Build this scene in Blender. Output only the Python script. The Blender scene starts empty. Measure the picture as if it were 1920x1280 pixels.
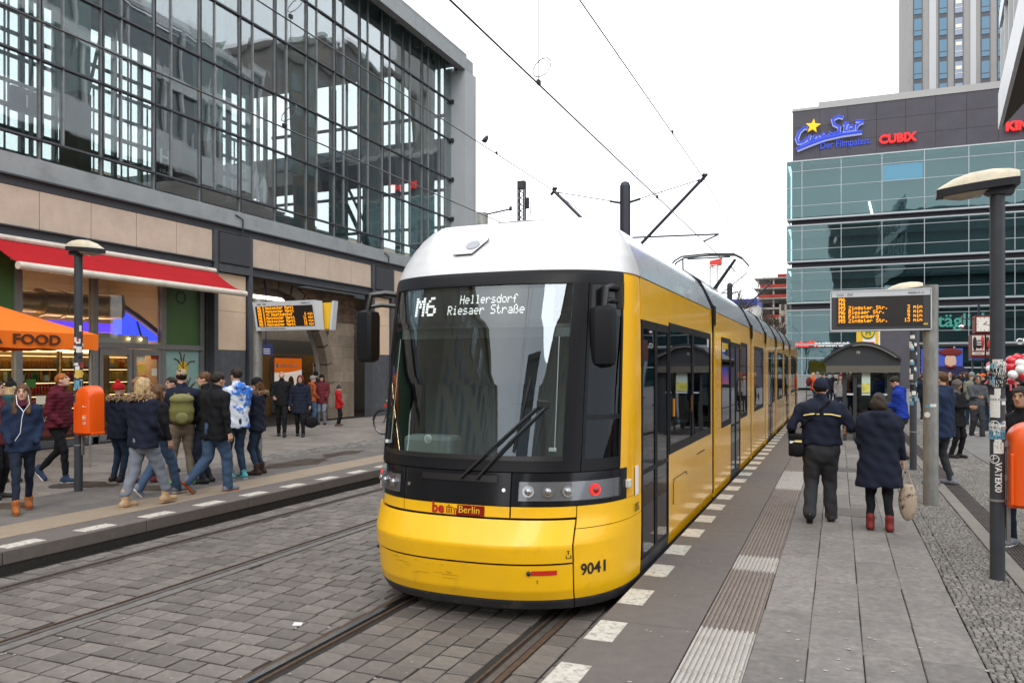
import bpy, math, random
import numpy as np
from mathutils import Vector, Matrix
random.seed(7); rng = np.random.default_rng(7)
R = math.radians
S = bpy.context.scene
COL = S.collection

# ---------------------------------------------------------------- camera, sky, sun, exposure
cam_d = bpy.data.cameras.new('camera'); cam = bpy.data.objects.new('camera', cam_d); COL.objects.link(cam)
cam.location = (0, 0, 2.13); cam.rotation_euler = (R(90), 0, R(22.2))
cam_d.lens = 28.125; cam_d.sensor_width = 36; cam_d.shift_y = 52/1920; cam_d.clip_end = 900; cam_d.clip_start = .05
S.camera = cam
W = bpy.data.worlds.new('World'); S.world = W; W.use_nodes = True
nt = W.node_tree; bg = nt.nodes['Background']
sky = nt.nodes.new('ShaderNodeTexSky'); sky.sky_type = 'NISHITA'; sky.sun_disc = False
sky.sun_elevation = R(38); sky.sun_rotation = R(200); sky.air_density = 1.5; sky.dust_density = 6
mx = nt.nodes.new('ShaderNodeMixRGB'); mx.inputs[0].default_value = .86       # closed cloud layer over the blue
cl = nt.nodes.new('ShaderNodeTexNoise'); cl.inputs['Scale'].default_value = 2.2; cl.inputs['Detail'].default_value = 4
tcw = nt.nodes.new('ShaderNodeTexCoord'); nt.links.new(tcw.outputs['Generated'], cl.inputs['Vector'])
crw = nt.nodes.new('ShaderNodeValToRGB'); crw.color_ramp.elements[0].position = .3; crw.color_ramp.elements[1].position = .7
crw.color_ramp.elements[0].color = (13.4, 13.9, 14.6, 1); crw.color_ramp.elements[1].color = (17.2, 17.4, 17.6, 1)
nt.links.new(cl.outputs['Fac'], crw.inputs[0])
nt.links.new(sky.outputs[0], mx.inputs[1]); nt.links.new(crw.outputs[0], mx.inputs[2])
nt.links.new(mx.outputs[0], bg.inputs[0]); bg.inputs[1].default_value = .1
sd = bpy.data.lights.new('sun', 'SUN'); sd.energy = .9; sd.angle = R(25); sd.color = (1, .96, .9)
sun = bpy.data.objects.new('sun', sd); COL.objects.link(sun); sun.rotation_euler = (R(52), 0, R(20))
S.view_settings.view_transform = 'Standard'; S.view_settings.look = 'None'
S.view_settings.exposure = 0.62; S.view_settings.gamma = 1
S.render.film_transparent = False
try:
    S.cycles.transparent_max_bounces = 24; S.cycles.max_bounces = 8; S.cycles.caustics_reflective = False; S.cycles.caustics_refractive = False
    S.cycles.sample_clamp_indirect = 4
except Exception: pass

# ---------------------------------------------------------------- materials
MATS = {}
def mat(name, col, rough=.7, metal=0, var=.0, scale=8, bump=0, bscale=60, spec=None, coat=0, emis=None, es=1, dirt=None, dscale=1.5, tint=0, coords='Object', stretch=None, dlo=.5, dhi=.75):
    if name in MATS: return MATS[name]
    m = bpy.data.materials.new(name); m.use_nodes = True; MATS[name] = m
    n = m.node_tree.nodes; l = m.node_tree.links; b = n['Principled BSDF']
    b.inputs['Base Color'].default_value = (*col, 1); b.inputs['Roughness'].default_value = rough; b.inputs['Metallic'].default_value = metal
    if spec is None and rough > .4 and not coat and not metal: spec = .22
    if spec is not None: b.inputs['Specular IOR Level'].default_value = spec
    if coat: b.inputs['Coat Weight'].default_value = coat; b.inputs['Coat Roughness'].default_value = .08
    if emis: b.inputs['Emission Color'].default_value = (*emis, 1); b.inputs['Emission Strength'].default_value = es
    vec = None
    if var or bump or dirt:
        tc = n.new('ShaderNodeTexCoord'); vec = tc.outputs[coords]
        if stretch:
            mp = n.new('ShaderNodeMapping'); mp.inputs['Scale'].default_value = stretch; l.new(vec, mp.inputs[0]); vec = mp.outputs[0]
    cur = None
    if var:
        t = n.new('ShaderNodeTexNoise'); t.inputs['Scale'].default_value = scale; t.inputs['Detail'].default_value = 6; t.inputs['Roughness'].default_value = .65
        l.new(vec, t.inputs['Vector'])
        r = n.new('ShaderNodeValToRGB'); r.color_ramp.elements[0].position = .28; r.color_ramp.elements[1].position = .72
        r.color_ramp.elements[0].color = (*[c*(1-var) for c in col], 1); r.color_ramp.elements[1].color = (*[min(1, c*(1+var)) for c in col], 1)
        l.new(t.outputs['Fac'], r.inputs[0]); cur = r.outputs[0]
    if dirt:
        t = n.new('ShaderNodeTexNoise'); t.inputs['Scale'].default_value = dscale; t.inputs['Detail'].default_value = 8; t.inputs['Roughness'].default_value = .7
        l.new(vec, t.inputs['Vector'])
        r = n.new('ShaderNodeValToRGB'); r.color_ramp.elements[0].position = dlo; r.color_ramp.elements[1].position = dhi
        r.color_ramp.elements[0].color = (0, 0, 0, 1); r.color_ramp.elements[1].color = (1, 1, 1, 1)
        l.new(t.outputs['Fac'], r.inputs[0])
        x = n.new('ShaderNodeMixRGB'); l.new(r.outputs[0], x.inputs[0]); x.inputs[2].default_value = (*dirt, 1)
        if cur: l.new(cur, x.inputs[1])
        else: x.inputs[1].default_value = (*col, 1)
        cur = x.outputs[0]
    if tint:
        a = n.new('ShaderNodeAttribute'); a.attribute_name = 'v'
        r = n.new('ShaderNodeMapRange'); r.inputs['To Min'].default_value = 1-tint; r.inputs['To Max'].default_value = 1+tint
        l.new(a.outputs['Fac'], r.inputs[0])
        x = n.new('ShaderNodeMixRGB'); x.blend_type = 'MULTIPLY'; x.inputs[0].default_value = 1
        if cur: l.new(cur, x.inputs[1])
        else: x.inputs[1].default_value = (*col, 1)
        l.new(r.outputs[0], x.inputs[2]); cur = x.outputs[0]
    if cur: l.new(cur, b.inputs['Base Color'])
    if bump:
        t = n.new('ShaderNodeTexNoise'); t.inputs['Scale'].default_value = bscale; t.inputs['Detail'].default_value = 5 if bscale > 6 else 0; l.new(vec, t.inputs['Vector'])
        bp = n.new('ShaderNodeBump'); bp.inputs['Strength'].default_value = bump; bp.inputs['Distance'].default_value = .01
        l.new(t.outputs['Fac'], bp.inputs['Height']); l.new(bp.outputs[0], b.inputs['Normal'])
    return m
def glass(name, tint, refl=.12, rough=.02, gcol=(1, 1, 1), wave=0):
    """thin pane: tinted see-through mixed with a mirror that grows towards grazing"""
    if name in MATS: return MATS[name]
    m = bpy.data.materials.new(name); m.use_nodes = True; MATS[name] = m
    n = m.node_tree.nodes; l = m.node_tree.links; n.remove(n['Principled BSDF']); o = n['Material Output']
    t = n.new('ShaderNodeBsdfTransparent'); t.inputs[0].default_value = (*tint, 1)
    g = n.new('ShaderNodeBsdfGlossy'); g.inputs['Roughness'].default_value = rough; g.inputs[0].default_value = (*gcol, 1)
    f = n.new('ShaderNodeLayerWeight'); f.inputs[0].default_value = .5
    pw = n.new('ShaderNodeMath'); pw.operation = 'POWER'; pw.inputs[1].default_value = 4.2; l.new(f.outputs['Facing'], pw.inputs[0]); f = pw
    a = n.new('ShaderNodeMath'); a.operation = 'MULTIPLY_ADD'; a.inputs[1].default_value = .9; a.inputs[2].default_value = refl*.6; a.use_clamp = True
    mixs = n.new('ShaderNodeMixShader'); l.new(f.outputs[0], a.inputs[0]); l.new(a.outputs[0], mixs.inputs[0])
    l.new(t.outputs[0], mixs.inputs[1]); l.new(g.outputs[0], mixs.inputs[2]); l.new(mixs.outputs[0], o.inputs[0])
    if wave:
        tc = n.new('ShaderNodeTexCoord'); z = n.new('ShaderNodeTexNoise'); z.inputs['Scale'].default_value = .8; z.inputs['Detail'].default_value = 1
        bp = n.new('ShaderNodeBump'); bp.inputs['Strength'].default_value = wave; bp.inputs['Distance'].default_value = .02
        l.new(tc.outputs['Object'], z.inputs['Vector']); l.new(z.outputs['Fac'], bp.inputs['Height']); l.new(bp.outputs[0], g.inputs['Normal']); 
    return m
def emit(name, col, s): return mat(name, tuple(c*.3 for c in col), .5, emis=col, es=s)

# ---------------------------------------------------------------- geometry helpers
class MB:
    def __init__(s): s.v = []; s.f = []; s.m = []; s.t = []
    def add(s, vs, fs, m=0, t=.5):
        b = len(s.v); s.v += [tuple(p) for p in vs]
        for f in fs: s.f.append(tuple(i+b for i in f)); s.m.append(m); s.t.append(t)
        return s
    def box(s, x0, x1, y0, y1, z0, z1, m=0, t=.5):
        if x0 > x1: x0, x1 = x1, x0
        if y0 > y1: y0, y1 = y1, y0
        if z0 > z1: z0, z1 = z1, z0
        return s.add([(x0,y0,z0),(x1,y0,z0),(x1,y1,z0),(x0,y1,z0),(x0,y0,z1),(x1,y0,z1),(x1,y1,z1),(x0,y1,z1)],
            [(0,3,2,1),(4,5,6,7),(0,1,5,4),(1,2,6,5),(2,3,7,6),(3,0,4,7)], m, t)
    def obox(s, c, ax, ay, az, m=0):     # oriented box: centre + half-axis vectors
        c, ax, ay, az = map(Vector, (c, ax, ay, az))
        vs = [c+sx*ax+sy*ay+sz*az for sz in (-1, 1) for sx, sy in ((-1,-1),(1,-1),(1,1),(-1,1))]
        return s.add(vs, [(0,3,2,1),(4,5,6,7),(0,1,5,4),(1,2,6,5),(2,3,7,6),(3,0,4,7)], m)
    def tube(s, pts, r, n=10, m=0, caps=True):
        pts = [Vector(p) for p in pts]; k = len(pts); rs = r if isinstance(r, (list, tuple)) else [r]*k
        b = len(s.v); up = None
        for i, p in enumerate(pts):
            d = (pts[min(i+1, k-1)]-pts[max(i-1, 0)]).normalized()
            if up is None: up = Vector((0,0,1)) if abs(d.z) < .9 else Vector((1,0,0))
            a = d.cross(up).normalized(); c = a.cross(d).normalized(); up = c
            for j in range(n):
                th = 2*math.pi*j/n; s.v.append(tuple(p+rs[i]*(math.cos(th)*a+math.sin(th)*c)))
        for i in range(k-1):
            for j in range(n):
                s.f.append((b+i*n+j, b+i*n+(j+1) % n, b+(i+1)*n+(j+1) % n, b+(i+1)*n+j)); s.m.append(m); s.t.append(.5)
        if caps:
            s.f.append(tuple(b+j for j in range(n-1, -1, -1))); s.m.append(m); s.t.append(.5)
            s.f.append(tuple(b+(k-1)*n+j for j in range(n))); s.m.append(m); s.t.append(.5)
        return s
    def cyl(s, x, y, z0, z1, r, n=16, m=0, r2=None): return s.tube([(x,y,z0),(x,y,z1)], [r, r if r2 is None else r2], n, m)
    def prism(s, poly, axis, a, b, m=0):   # polygon (2D list) extruded along axis 'x','y','z' from a to b
        def P(u, v, w): return {'x': (w,u,v), 'y': (u,w,v), 'z': (u,v,w)}[axis]
        n = len(poly); vs = [P(u,v,a) for u, v in poly]+[P(u,v,b) for u, v in poly]
        fs = [tuple(range(n-1, -1, -1)), tuple(range(n, 2*n))]+[(i, (i+1) % n, n+(i+1) % n, n+i) for i in range(n)]
        return s.add(vs, fs, m)
    def grid(s, fn, us, vs, m=0, t=.5):    # surface patch fn(u,v)
        b = len(s.v); nu = len(us); nv = len(vs)
        for v in vs:
            for u in us: s.v.append(tuple(fn(u, v)))
        for j in range(nv-1):
            for i in range(nu-1):
                s.f.append((b+j*nu+i, b+j*nu+i+1, b+(j+1)*nu+i+1, b+(j+1)*nu+i)); s.m.append(m); s.t.append(t)
        return s
    def ball(s, c, r, nu=14, nv=9, m=0):
        rx, ry, rz = r if isinstance(r, (tuple, list)) else (r, r, r)
        return s.grid(lambda u, v: (c[0]+rx*math.cos(u)*math.sin(v), c[1]+ry*math.sin(u)*math.sin(v), c[2]-rz*math.cos(v)),
            [2*math.pi*i/nu for i in range(nu+1)], [math.pi*(j+.001)/nv if j == 0 else math.pi*j/nv for j in range(nv+1)], m)
    def quad(s, a, b, c, d, m=0): return s.add([a, b, c, d], [(0,1,2,3)], m)
WL = {}
def wl(o): return WL.get(o.name, Vector((0,0,0)))
def mesh_of(mb, name, off=(0,0,0), smooth=False):
    me = bpy.data.meshes.new(name); ox, oy, oz = off
    me.from_pydata([(x-ox, y-oy, z-oz) for x, y, z in mb.v], [], mb.f)
    if any(mb.m): me.polygons.foreach_set('material_index', mb.m)
    if any(t != .5 for t in mb.t):
        a = me.attributes.new('v', 'FLOAT', 'FACE'); a.data.foreach_set('value', mb.t)
    if smooth:
        me.polygons.foreach_set('use_smooth', [True]*len(me.polygons))
        if smooth != 'all':
            try: me.set_sharp_from_angle(angle=R(35))
            except Exception: pass
    me.update(); return me
def obj(name, mb, m, parent=None, smooth=False, label=None, cat=None, group=None, kind=None, bevel=0, loc=None, base=None):
    """mb in world coordinates; a top-level mesh gets its origin at base"""
    off = wl(parent) if parent else (Vector(base) if base else Vector((0,0,0)))
    me = mesh_of(mb, name, off, smooth) if isinstance(mb, MB) else mb
    for q in (m if isinstance(m, (list, tuple)) else [m]):
        if len(me.materials) < (len(m) if isinstance(m, (list, tuple)) else 1): me.materials.append(q)
    o = bpy.data.objects.new(name, me); COL.objects.link(o)
    if parent: o.parent = parent; WL[o.name] = off
    else: o.location = off; WL[o.name] = off
    if loc is not None:
        o.location = Vector(loc)-(wl(parent) if parent else Vector((0,0,0))); WL[o.name] = Vector(loc)
    tag(o, label, cat, group, kind)
    if bevel:
        b = o.modifiers.new('bevel', 'BEVEL'); b.width = bevel; b.segments = 2; b.limit_method = 'ANGLE'; b.angle_limit = R(50)
    return o
def tag(o, label=None, cat=None, group=None, kind=None):
    for k, v in (('label', label), ('category', cat), ('group', group), ('kind', kind)):
        if v: o[k] = v
def thing(name, label, cat, loc, group=None, rz=0):
    o = bpy.data.objects.new(name, None); COL.objects.link(o); o.location = loc; o.rotation_euler = (0,0,rz)
    o.empty_display_size = .2; WL[o.name] = Vector(loc); tag(o, label, cat, group); return o
def inst(name, me, parent, loc, rz=0):
    o = bpy.data.objects.new(name, me); COL.objects.link(o); o.parent = parent
    o.location = Vector(loc)-wl(parent); o.rotation_euler = (0,0,rz); return o
def copytree(o, loc, label=None, group=None, rz=None):
    def rec(a, par):
        c = a.copy(); COL.objects.link(c)
        if par: c.parent = par
        for ch in KIDS.get(a.name, []): rec(ch, c)
        return c
    KIDS = {}
    for q in COL.objects:
        if q.parent: KIDS.setdefault(q.parent.name, []).append(q)
    r = rec(o, None); r.location = loc
    if rz is not None: r.rotation_euler = (0,0,rz)
    if label: r['label'] = label
    if group: r['group'] = group
    return r
def text(s, size, o, right, up, m, name, parent=None, ext=.004, align='LEFT', sx=1, bold=0, **kw):
    c = bpy.data.curves.new('t', 'FONT'); c.body = s; c.size = size; c.extrude = ext; c.align_x = align; c.offset = bold; c.resolution_u = 3
    ob = bpy.data.objects.new('t', c); me = bpy.data.meshes.new_from_object(ob)
    right = Vector(right).normalized(); up = Vector(up).normalized(); nn = right.cross(up); o = Vector(o)
    mb = MB(); mb.v = [tuple(o+right*(v.co.x*sx)+up*v.co.y+nn*v.co.z) for v in me.vertices]
    mb.f = [tuple(p.vertices) for p in me.polygons]; mb.m = [0]*len(mb.f); mb.t = [.5]*len(mb.f)
    bpy.data.objects.remove(ob); bpy.data.curves.remove(c); bpy.data.meshes.remove(me)
    if name is None: return mb
    return obj(name, mb, m, parent, **kw)
FONT = {' ':'0000000000','+':'08083E0808','.':'0060600000','0':'3E5149453E','1':'00427F4000','2':'4261514946','3':'2141454B31','4':'1814127F10','5':'2745454539','6':'3C4A494930','8':'3649494936','9':'064949291E','F':'7F09090901','H':'7F0808087F','M':'7F020C027F','R':'7F09192946','S':'4649494931','U':'3F4040403F','Z':'6151494543','a':'2054545478','b':'7F48444438','c':'3844444420','d':'384444487F','e':'3854545418','f':'087E090102','g':'0C5252523E','h':'7F08040478','i':'00447D4000','k':'7F10284400','l':'00417F4000','m':'7C04180478','n':'7C08040478','o':'3844444438','p':'7C14141408','r':'7C08040408','s':'4854545420','t':'043F444020','u':'3C4040207C','ß':'7E01494E30','7':'0171090503'}
def dots(mb, s, o, fn, px, fill=.8, sy=1):
    """dot-matrix writing: o = (u, v) of top-left, fn(u, v) -> point, px = dot pitch"""
    u = o[0]
    for ch in s:
        g = FONT.get(ch, FONT[' '])
        for c in range(5):
            bits = int(g[2*c:2*c+2], 16)
            for r in range(7):
                if bits >> r & 1:
                    a = u+c*px; b = o[1]-(r+1)*px*sy; e = px*fill; ey = px*sy*fill
                    mb.add([fn(a, b), fn(a+e, b), fn(a+e, b+ey), fn(a, b+ey)], [(0,1,2,3)])
        u += 6*px
    return mb
def lin(a, b, n): return [a+(b-a)*i/(n-1) for i in range(n)]

# camera-model helper used only to turn measured photo directions into true positions on known planes
F_, S_, C_ = 1500., math.sin(R(22.1955)), math.cos(R(22.1955))
def onY(px, Y, py=692):
    r = (px-960)/F_; d = Y/(C_+r*S_); return -d*S_+r*d*C_, 2.13-(py-692)*d/F_
def onX(px, X, py=692):
    r = (px-960)/F_; d = X/(-S_+r*C_); return d*C_+r*d*S_, 2.13-(py-692)*d/F_
def onG(px, py, z=.25):
    d = F_*(2.13-z)/(py-692); l = (px-960)/F_*d; return -d*S_+l*C_, d*C_+l*S_
def atd(px, d):
    l = (px-960)/F_*d; return -d*S_+l*C_, d*C_+l*S_

# shared palette
ASPH = mat('asphalt', (.085,.08,.076), .9, var=.25, scale=6, bump=.5, bscale=140, dirt=(.13,.122,.115), dscale=.7)
SETT = mat('sett_stone', (.146,.13,.117), .6, var=.24, scale=14, bump=.6, bscale=90, tint=.2, dirt=(.085,.076,.072), dscale=.9, spec=.35, coords='Object')
JOINT = mat('joint_sand', (.03,.028,.026), .95, var=.3, scale=30, bump=.6)
SLAB = mat('slab_concrete', (.19,.177,.166), .75, var=.3, scale=17, bump=.6, bscale=130, tint=.16, dirt=(.125,.118,.115), dscale=1.9, dlo=.45, dhi=.75)
SLABL = mat('slab_left', (.2,.178,.158), .75, var=.2, scale=4, bump=.3, bscale=90, tint=.12, dirt=(.12,.108,.1), dscale=1.3)
EDGE = mat('edge_concrete', (.125,.11,.102), .7, var=.12, scale=9, bump=.2, bscale=160, dirt=(.17,.155,.145), dscale=3, dlo=.6, dhi=.9)
KERBF = mat('kerb_face', (.15,.145,.138), .8, var=.25, scale=7, bump=.4, dirt=(.07,.065,.06), dscale=2.5)
WPAINT = mat('white_marking', (.5,.475,.42), .75, var=.14, scale=30, bump=.3, bscale=200, dirt=(.2,.185,.165), dscale=16, dlo=.5, dhi=.66)
STEEL = mat('rail_steel', (.1,.09,.085), .55, metal=.3, var=.3, scale=9)
RAILTOP = mat('rail_top', (.42,.42,.44), .22, metal=1)
RUST = mat('rail_rust', (.085,.055,.038), .8, var=.35, scale=20, bump=.4)
POLE = mat('pole_anthracite', (.04,.044,.053), .5, spec=.3, var=.15, scale=5)
GALV = mat('galvanised', (.24,.24,.23), .5, metal=.5, var=.3, scale=7, stretch=(1,1,.4), dirt=(.13,.12,.11), dscale=3)
DARK = mat('dark_frame', (.028,.03,.036), .45)
BLACK = mat('black_plastic', (.012,.012,.014), .35)
RUBBER = mat('rubber', (.03,.03,.034), .6)
CHROME = mat('chrome', (.6,.6,.62), .18, metal=1)
WHITE = mat('white_print', (.75,.75,.75), .5)
REDP = mat('red_print', (.5,.02,.015), .4)
# ================================================================ SETTING: ground
g = MB(); g.quad((-300,-60,-.03),(300,-60,-.03),(300,700,-.03),(-300,700,-.03)); obj('ground', g, ASPH, kind='structure')
g = MB(); g.box(-8.1,-1.6,-12,90,-.028,-.012); bed = obj('track_road', g, JOINT, kind='structure')
g = MB(); g.box(-7.95,-1.7,36,90,-.012,-.004); obj('far_setts', g, SETT, bed)
# stones: (x0, x1, stone width, course depth, staggered)
def stone(mb, x0, x1, y0, y1, z, t, full=False, c=.012, zj=.0018):
    zs = [z+rng.normal()*zj for _ in range(4)]; j = lambda: rng.normal()*.0025
    o = [(x0+j(),y0+j()),(x1+j(),y0+j()),(x1+j(),y1+j()),(x0+j(),y1+j())]; cx, cy = (x0+x1)/2, (y0+y1)/2
    i = [(px+(c if px < cx else -c), py+(c if py < cy else -c)) for px, py in o]
    lo = z-.016
    vs = [(*p, lo) for p in o]+[(*p, z-.006) for p in o]+[(*p, q) for p, q in zip(i, zs)]
    fs = [(8,9,10,11)]+[(4+k, 4+(k+1) % 4, 8+(k+1) % 4, 8+k) for k in range(4)]+[(k, (k+1) % 4, 4+(k+1) % 4, 4+k) for k in range(4)]
    mb.add(vs, fs, 0, t)
def laid(zones, y0, y1, bias=0):
    out = []
    for (xa, xb, w, dp, mode) in zones:
        if mode == 'course':
            n = 0; y = y0
            while y < y1:
                x = xa-(w*rng.uniform(.1, .9) if n % 2 else w*rng.uniform(0, .3)); 
                while x < xb-.01:
                    ww = w*rng.uniform(.9, 1.1); a, b = max(x, xa), min(x+ww, xb)
                    if b-a > .05: out.append((a+.008, b-.008, y+.009, y+dp-.009))
                    x += ww
                y += dp; n += 1
        else:
            k = max(1, round((xb-xa)/w)); w2 = (xb-xa)/k
            for c in range(k):
                y = y0-rng.uniform(0, dp*.25)
                while y < y1:
                    dd = dp*rng.uniform(.93, 1.07); out.append((xa+c*w2+.009, xa+(c+1)*w2-.009, y+.008, y+dd-.008)); y += dd
    return out
zones = [(-7.95,-7.66,.15,.21,'course'),(-7.45,-6.1,.235,.21,'course'),(-5.85,-3.83,.243,.208,'course'),(-3.6,-2.36,.212,.245,'col'),(-2.13,-1.7,.215,.23,'col')]
setts = laid(zones, 2.9, 36)
def dist(s): x = (s[0]+s[1])/2; y = (s[2]+s[3])/2; return -x*S_+y*C_
def vis(s):
    d = dist(s); 
    if d < .6: return False
    x = (s[0]+s[1])/2; y = (s[2]+s[3])/2; px = 960+F_*(x*C_+y*S_)/d; py = 692+F_*2.13/d
    if not (-60 < px < 1700 and py < 1310): return False
    return not (-4.1 < x < -1.8 and y > 7.6)
order = sorted([s for s in setts if vis(s)], key=dist)
near, far = order[:290], [s for s in order[290:]]
var = {}
for s in near:
    key = (round(s[1]-s[0], 2), round(s[3]-s[2], 2), int(rng.integers(3)))
    if key not in var:
        m_ = MB(); stone(m_, -key[0]/2, key[0]/2, -key[1]/2, key[1]/2, 0, rng.uniform(0, 1)); var[key] = mesh_of(m_, 'sett')
        var[key].materials.append(SETT)
    o = inst('sett', var[key], bed, ((s[0]+s[1])/2, (s[2]+s[3])/2, rng.normal()*.002))
m_ = MB()
for s in far: stone(m_, *s, rng.normal()*.002, rng.uniform(0, 1))
obj('sett_field', m_, SETT, bed, kind='stuff')
# concrete bands beside the rails, rails with groove
g = MB()
for a, b in ((-5.97,-5.86),(-7.66,-7.6),(-7.48,-7.46)): g.box(a,b,-10,90,-.02,.001)
obj('rail_band', g, SLAB, bed)
for X, sgn in ((-7.56, 1), (-6.03, -1), (-3.72, 1), (-2.24, -1)):
    m_ = MB(); m_.box(X-.055, X-.0, -10, 90, -.02, .006) if sgn > 0 else m_.box(X, X+.055, -10, 90, -.02, .006)
    r = obj('rail', m_, RAILTOP if -5 < X < -3 else STEEL, bed)
    m_ = MB(); a, b = (X, X+.04) if sgn > 0 else (X-.04, X)
    m_.box(a, b, -10, 90, -.03, -.018)
    obj('groove', m_, BLACK, r)
    m_ = MB(); a, b = (X+.04, X+.062) if sgn > 0 else (X-.062, X-.04)
    m_.box(a, b, -10, 90, -.02, .003)
    if sgn > 0: m_.box(X-.105, X-.056, -10, 90, -.02, -.002)
    else: m_.box(X+.056, X+.105, -10, 90, -.02, -.002)
    obj('rail_flange', m_, RUST, r)
# ---------------- right platform
g = MB(); g.box(-1.655, 3.0, -12, 46, -.02, .225); g.box(3.0, 40, -12, 160, -.02, .225); g.box(-1.655, 3.0, 46, 160, -.02, .225)
plat = obj('platform', g, JOINT, kind='structure')
me = {}
y = -2.66+.93*-2
k = 0
y = .26
while y < 46:
    if y+1.86 > 2.5:
        m_ = MB(); m_.box(-1.66, -.945, y+.003, y+1.857, .0, .25)
        o = obj('edge_stone', m_, EDGE, plat, bevel=.006 if y < 14 else 0)
        for q in (0, .93):
            m_ = MB(); m_.box(-1.65, -1.445, y+q+.45, y+q+.90, .25, .254)
            obj('white_marking', m_, WPAINT, o)
    y += 1.86
TACW = mat('tactile_white', (.38,.36,.33), .75, var=.12, scale=12, bump=.3, dirt=(.3,.28,.26), dscale=4)
TACB = mat('tactile_brown', (.2,.168,.147), .75, var=.15, scale=12, bump=.3, dirt=(.12,.1,.09), dscale=4)
def ribbed(x0, x1, y0, y1, z, n=11):
    m_ = MB(); w = (x1-x0)/n
    pts = []
    for i in range(n):
        a = x0+i*w; pts += [(a+.12*w, z-.014), (a+.2*w, z+.001), (a+.62*w, z+.001), (a+.7*w, z-.014)]
    pts = [(x0, z-.05), (x0, z-.014)]+pts+[(x1, z-.014), (x1, z-.05)]
    b = [(p[0], y0, p[1]) for p in pts]+[(p[0], y1, p[1]) for p in pts]; k = len(pts)
    m_.add(b, [(i, i+1, k+i+1, k+i) for i in range(k-1)]+[tuple(range(k-1, -1, -1)), tuple(range(k, 2*k))])
    return m_
y = 2.0
while y < 40:
    for s0, s1, mm in ((3.9, 5.84, TACW), (5.84, 7.67, TACB), (7.67, 8.37, TACW), (8.37, 13.2, TACB), (13.2, 14.4, TACW)):
        if s0 <= y+.01 < s1: M_ = mm; break
    else: M_ = TACB if y > 14.4 and int(y/5) % 2 else TACW
    L = .305 if y < 13 else 1.2
    obj('tactile_plate', ribbed(-.94, -.545, y+.003, y+L-.003, .25), M_, plat); y += L
colx = [-.54,-.19,.15,.5,.86]; ys = [2.1, 2.95]
while ys[-1] < 30: ys.append(ys[-1]+[.82, .78, 1.08, .92][len(ys) % 4])
for c in range(4):
    for a, b in zip(ys, ys[1:]):
        m_ = MB(); stone(m_, colx[c]+.0022, colx[c+1]-.0022, a+.002, b-.002, .25+rng.normal()*.001, rng.uniform(0, 1), c=.005, zj=.0006)
        obj('slab', m_, SLAB, plat)
g = MB(); g.box(-.54, .86, ys[-1], 46, .226, .248); g.box(1.83, 3.0, 40, 46, .226, .248); g.box(-1.65, 3.0, 46, 160, .226, .248); obj('far_paving', g, SLAB, plat)
m_ = MB(); COB = mat('mosaic_stone', (.165,.155,.142), .65, var=.22, scale=30, bump=.5, bscale=120, tint=.3, dirt=(.1,.095,.09), dscale=1.2)
def mosaic(x0, x1, y0, y1, s):
    y = y0; n = 0
    while y < y1:
        x = x0+rng.uniform(-.5, 0)*s; 
        while x < x1-.02:
            w = s*rng.uniform(.8, 1.25); a, b = max(x, x0), min(x+w, x1)
            if b-a > .02:
                sh = (.35*s)*math.sin(x*5)*(1 if x > 1.05 else 0)
                stone(m_, a+.003, b-.003, y+sh+.003, y+sh+s-.003, .25+rng.normal()*.0008, rng.uniform(0, 1), c=.005, zj=.0005)
            x += w
        y += s; n += 1
mosaic(.865, 1.0, 4.6, 16, .05); mosaic(1.0, 1.44, 5.0, 16, .047); mosaic(1.83, 2.75, 8.3, 17, .056)
mosaic(.865, 1.44, 16, 26, .1); mosaic(1.83, 2.75, 17, 30, .11)
obj('mosaic_paving', m_, COB, plat, kind='stuff')
g = MB(); g.box(.865,1.44,26,46,.226,.248); g.box(1.83,2.75,30,40,.226,.248); obj('far_mosaic', g, COB, plat)
g = MB()
for q in range(0, 44, 2): g.box(1.45,1.6,q+.004,q+1.996,.2,.252)
obj('gutter_edge', g, mat('gutter', (.19,.175,.155), .8, var=.15, bump=.3, dirt=(.12,.11,.1), dscale=2), plat)
g = MB(); g.box(1.61,1.82,0,44,.2,.244)
dr = obj('drain', g, mat('drain_bed', (.05,.045,.042), .8, var=.2), plat)
g = MB()
for i in range(6): g.box(1.625+i*.033,1.637+i*.033,4,44,.244,.252)
for q in range(0, 80): g.box(1.61,1.82,4+q*.5,4.02+q*.5,.244,.2535)
obj('drain_grate', g, mat('grate_iron', (.085,.07,.065), .6, metal=.4, var=.3), dr)
g = MB(); g.box(2.76, 2.86, 3, 40, .2, .252); g.box(2.86, 40, -12, 90, .226, .25)
obj('plaza_asphalt', g, mat('plaza', (.17,.165,.16), .85, var=.18, scale=2, bump=.4, bscale=120, dirt=(.12,.115,.11), dscale=.8), plat)
g = MB()   # white line and light strip across the plaza
x0, y0 = onG(1790, 790); g.box(2.9, 14, 27.2, 27.38, .25, .2535); obj('painted_line', g, WPAINT, plat)
g = MB(); x, y = onG(1590, 942); g.box(-.1, .45, 11.1, 11.75, .25, .2545); cv = obj('access_cover', g, EDGE, plat)
g = MB(); g.cyl(.1, 16.2, .25, .2555, .3, 20); obj('round_cover', g, mat('cast_iron', (.06,.055,.052), .6, metal=.4, var=.3), plat)
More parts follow.
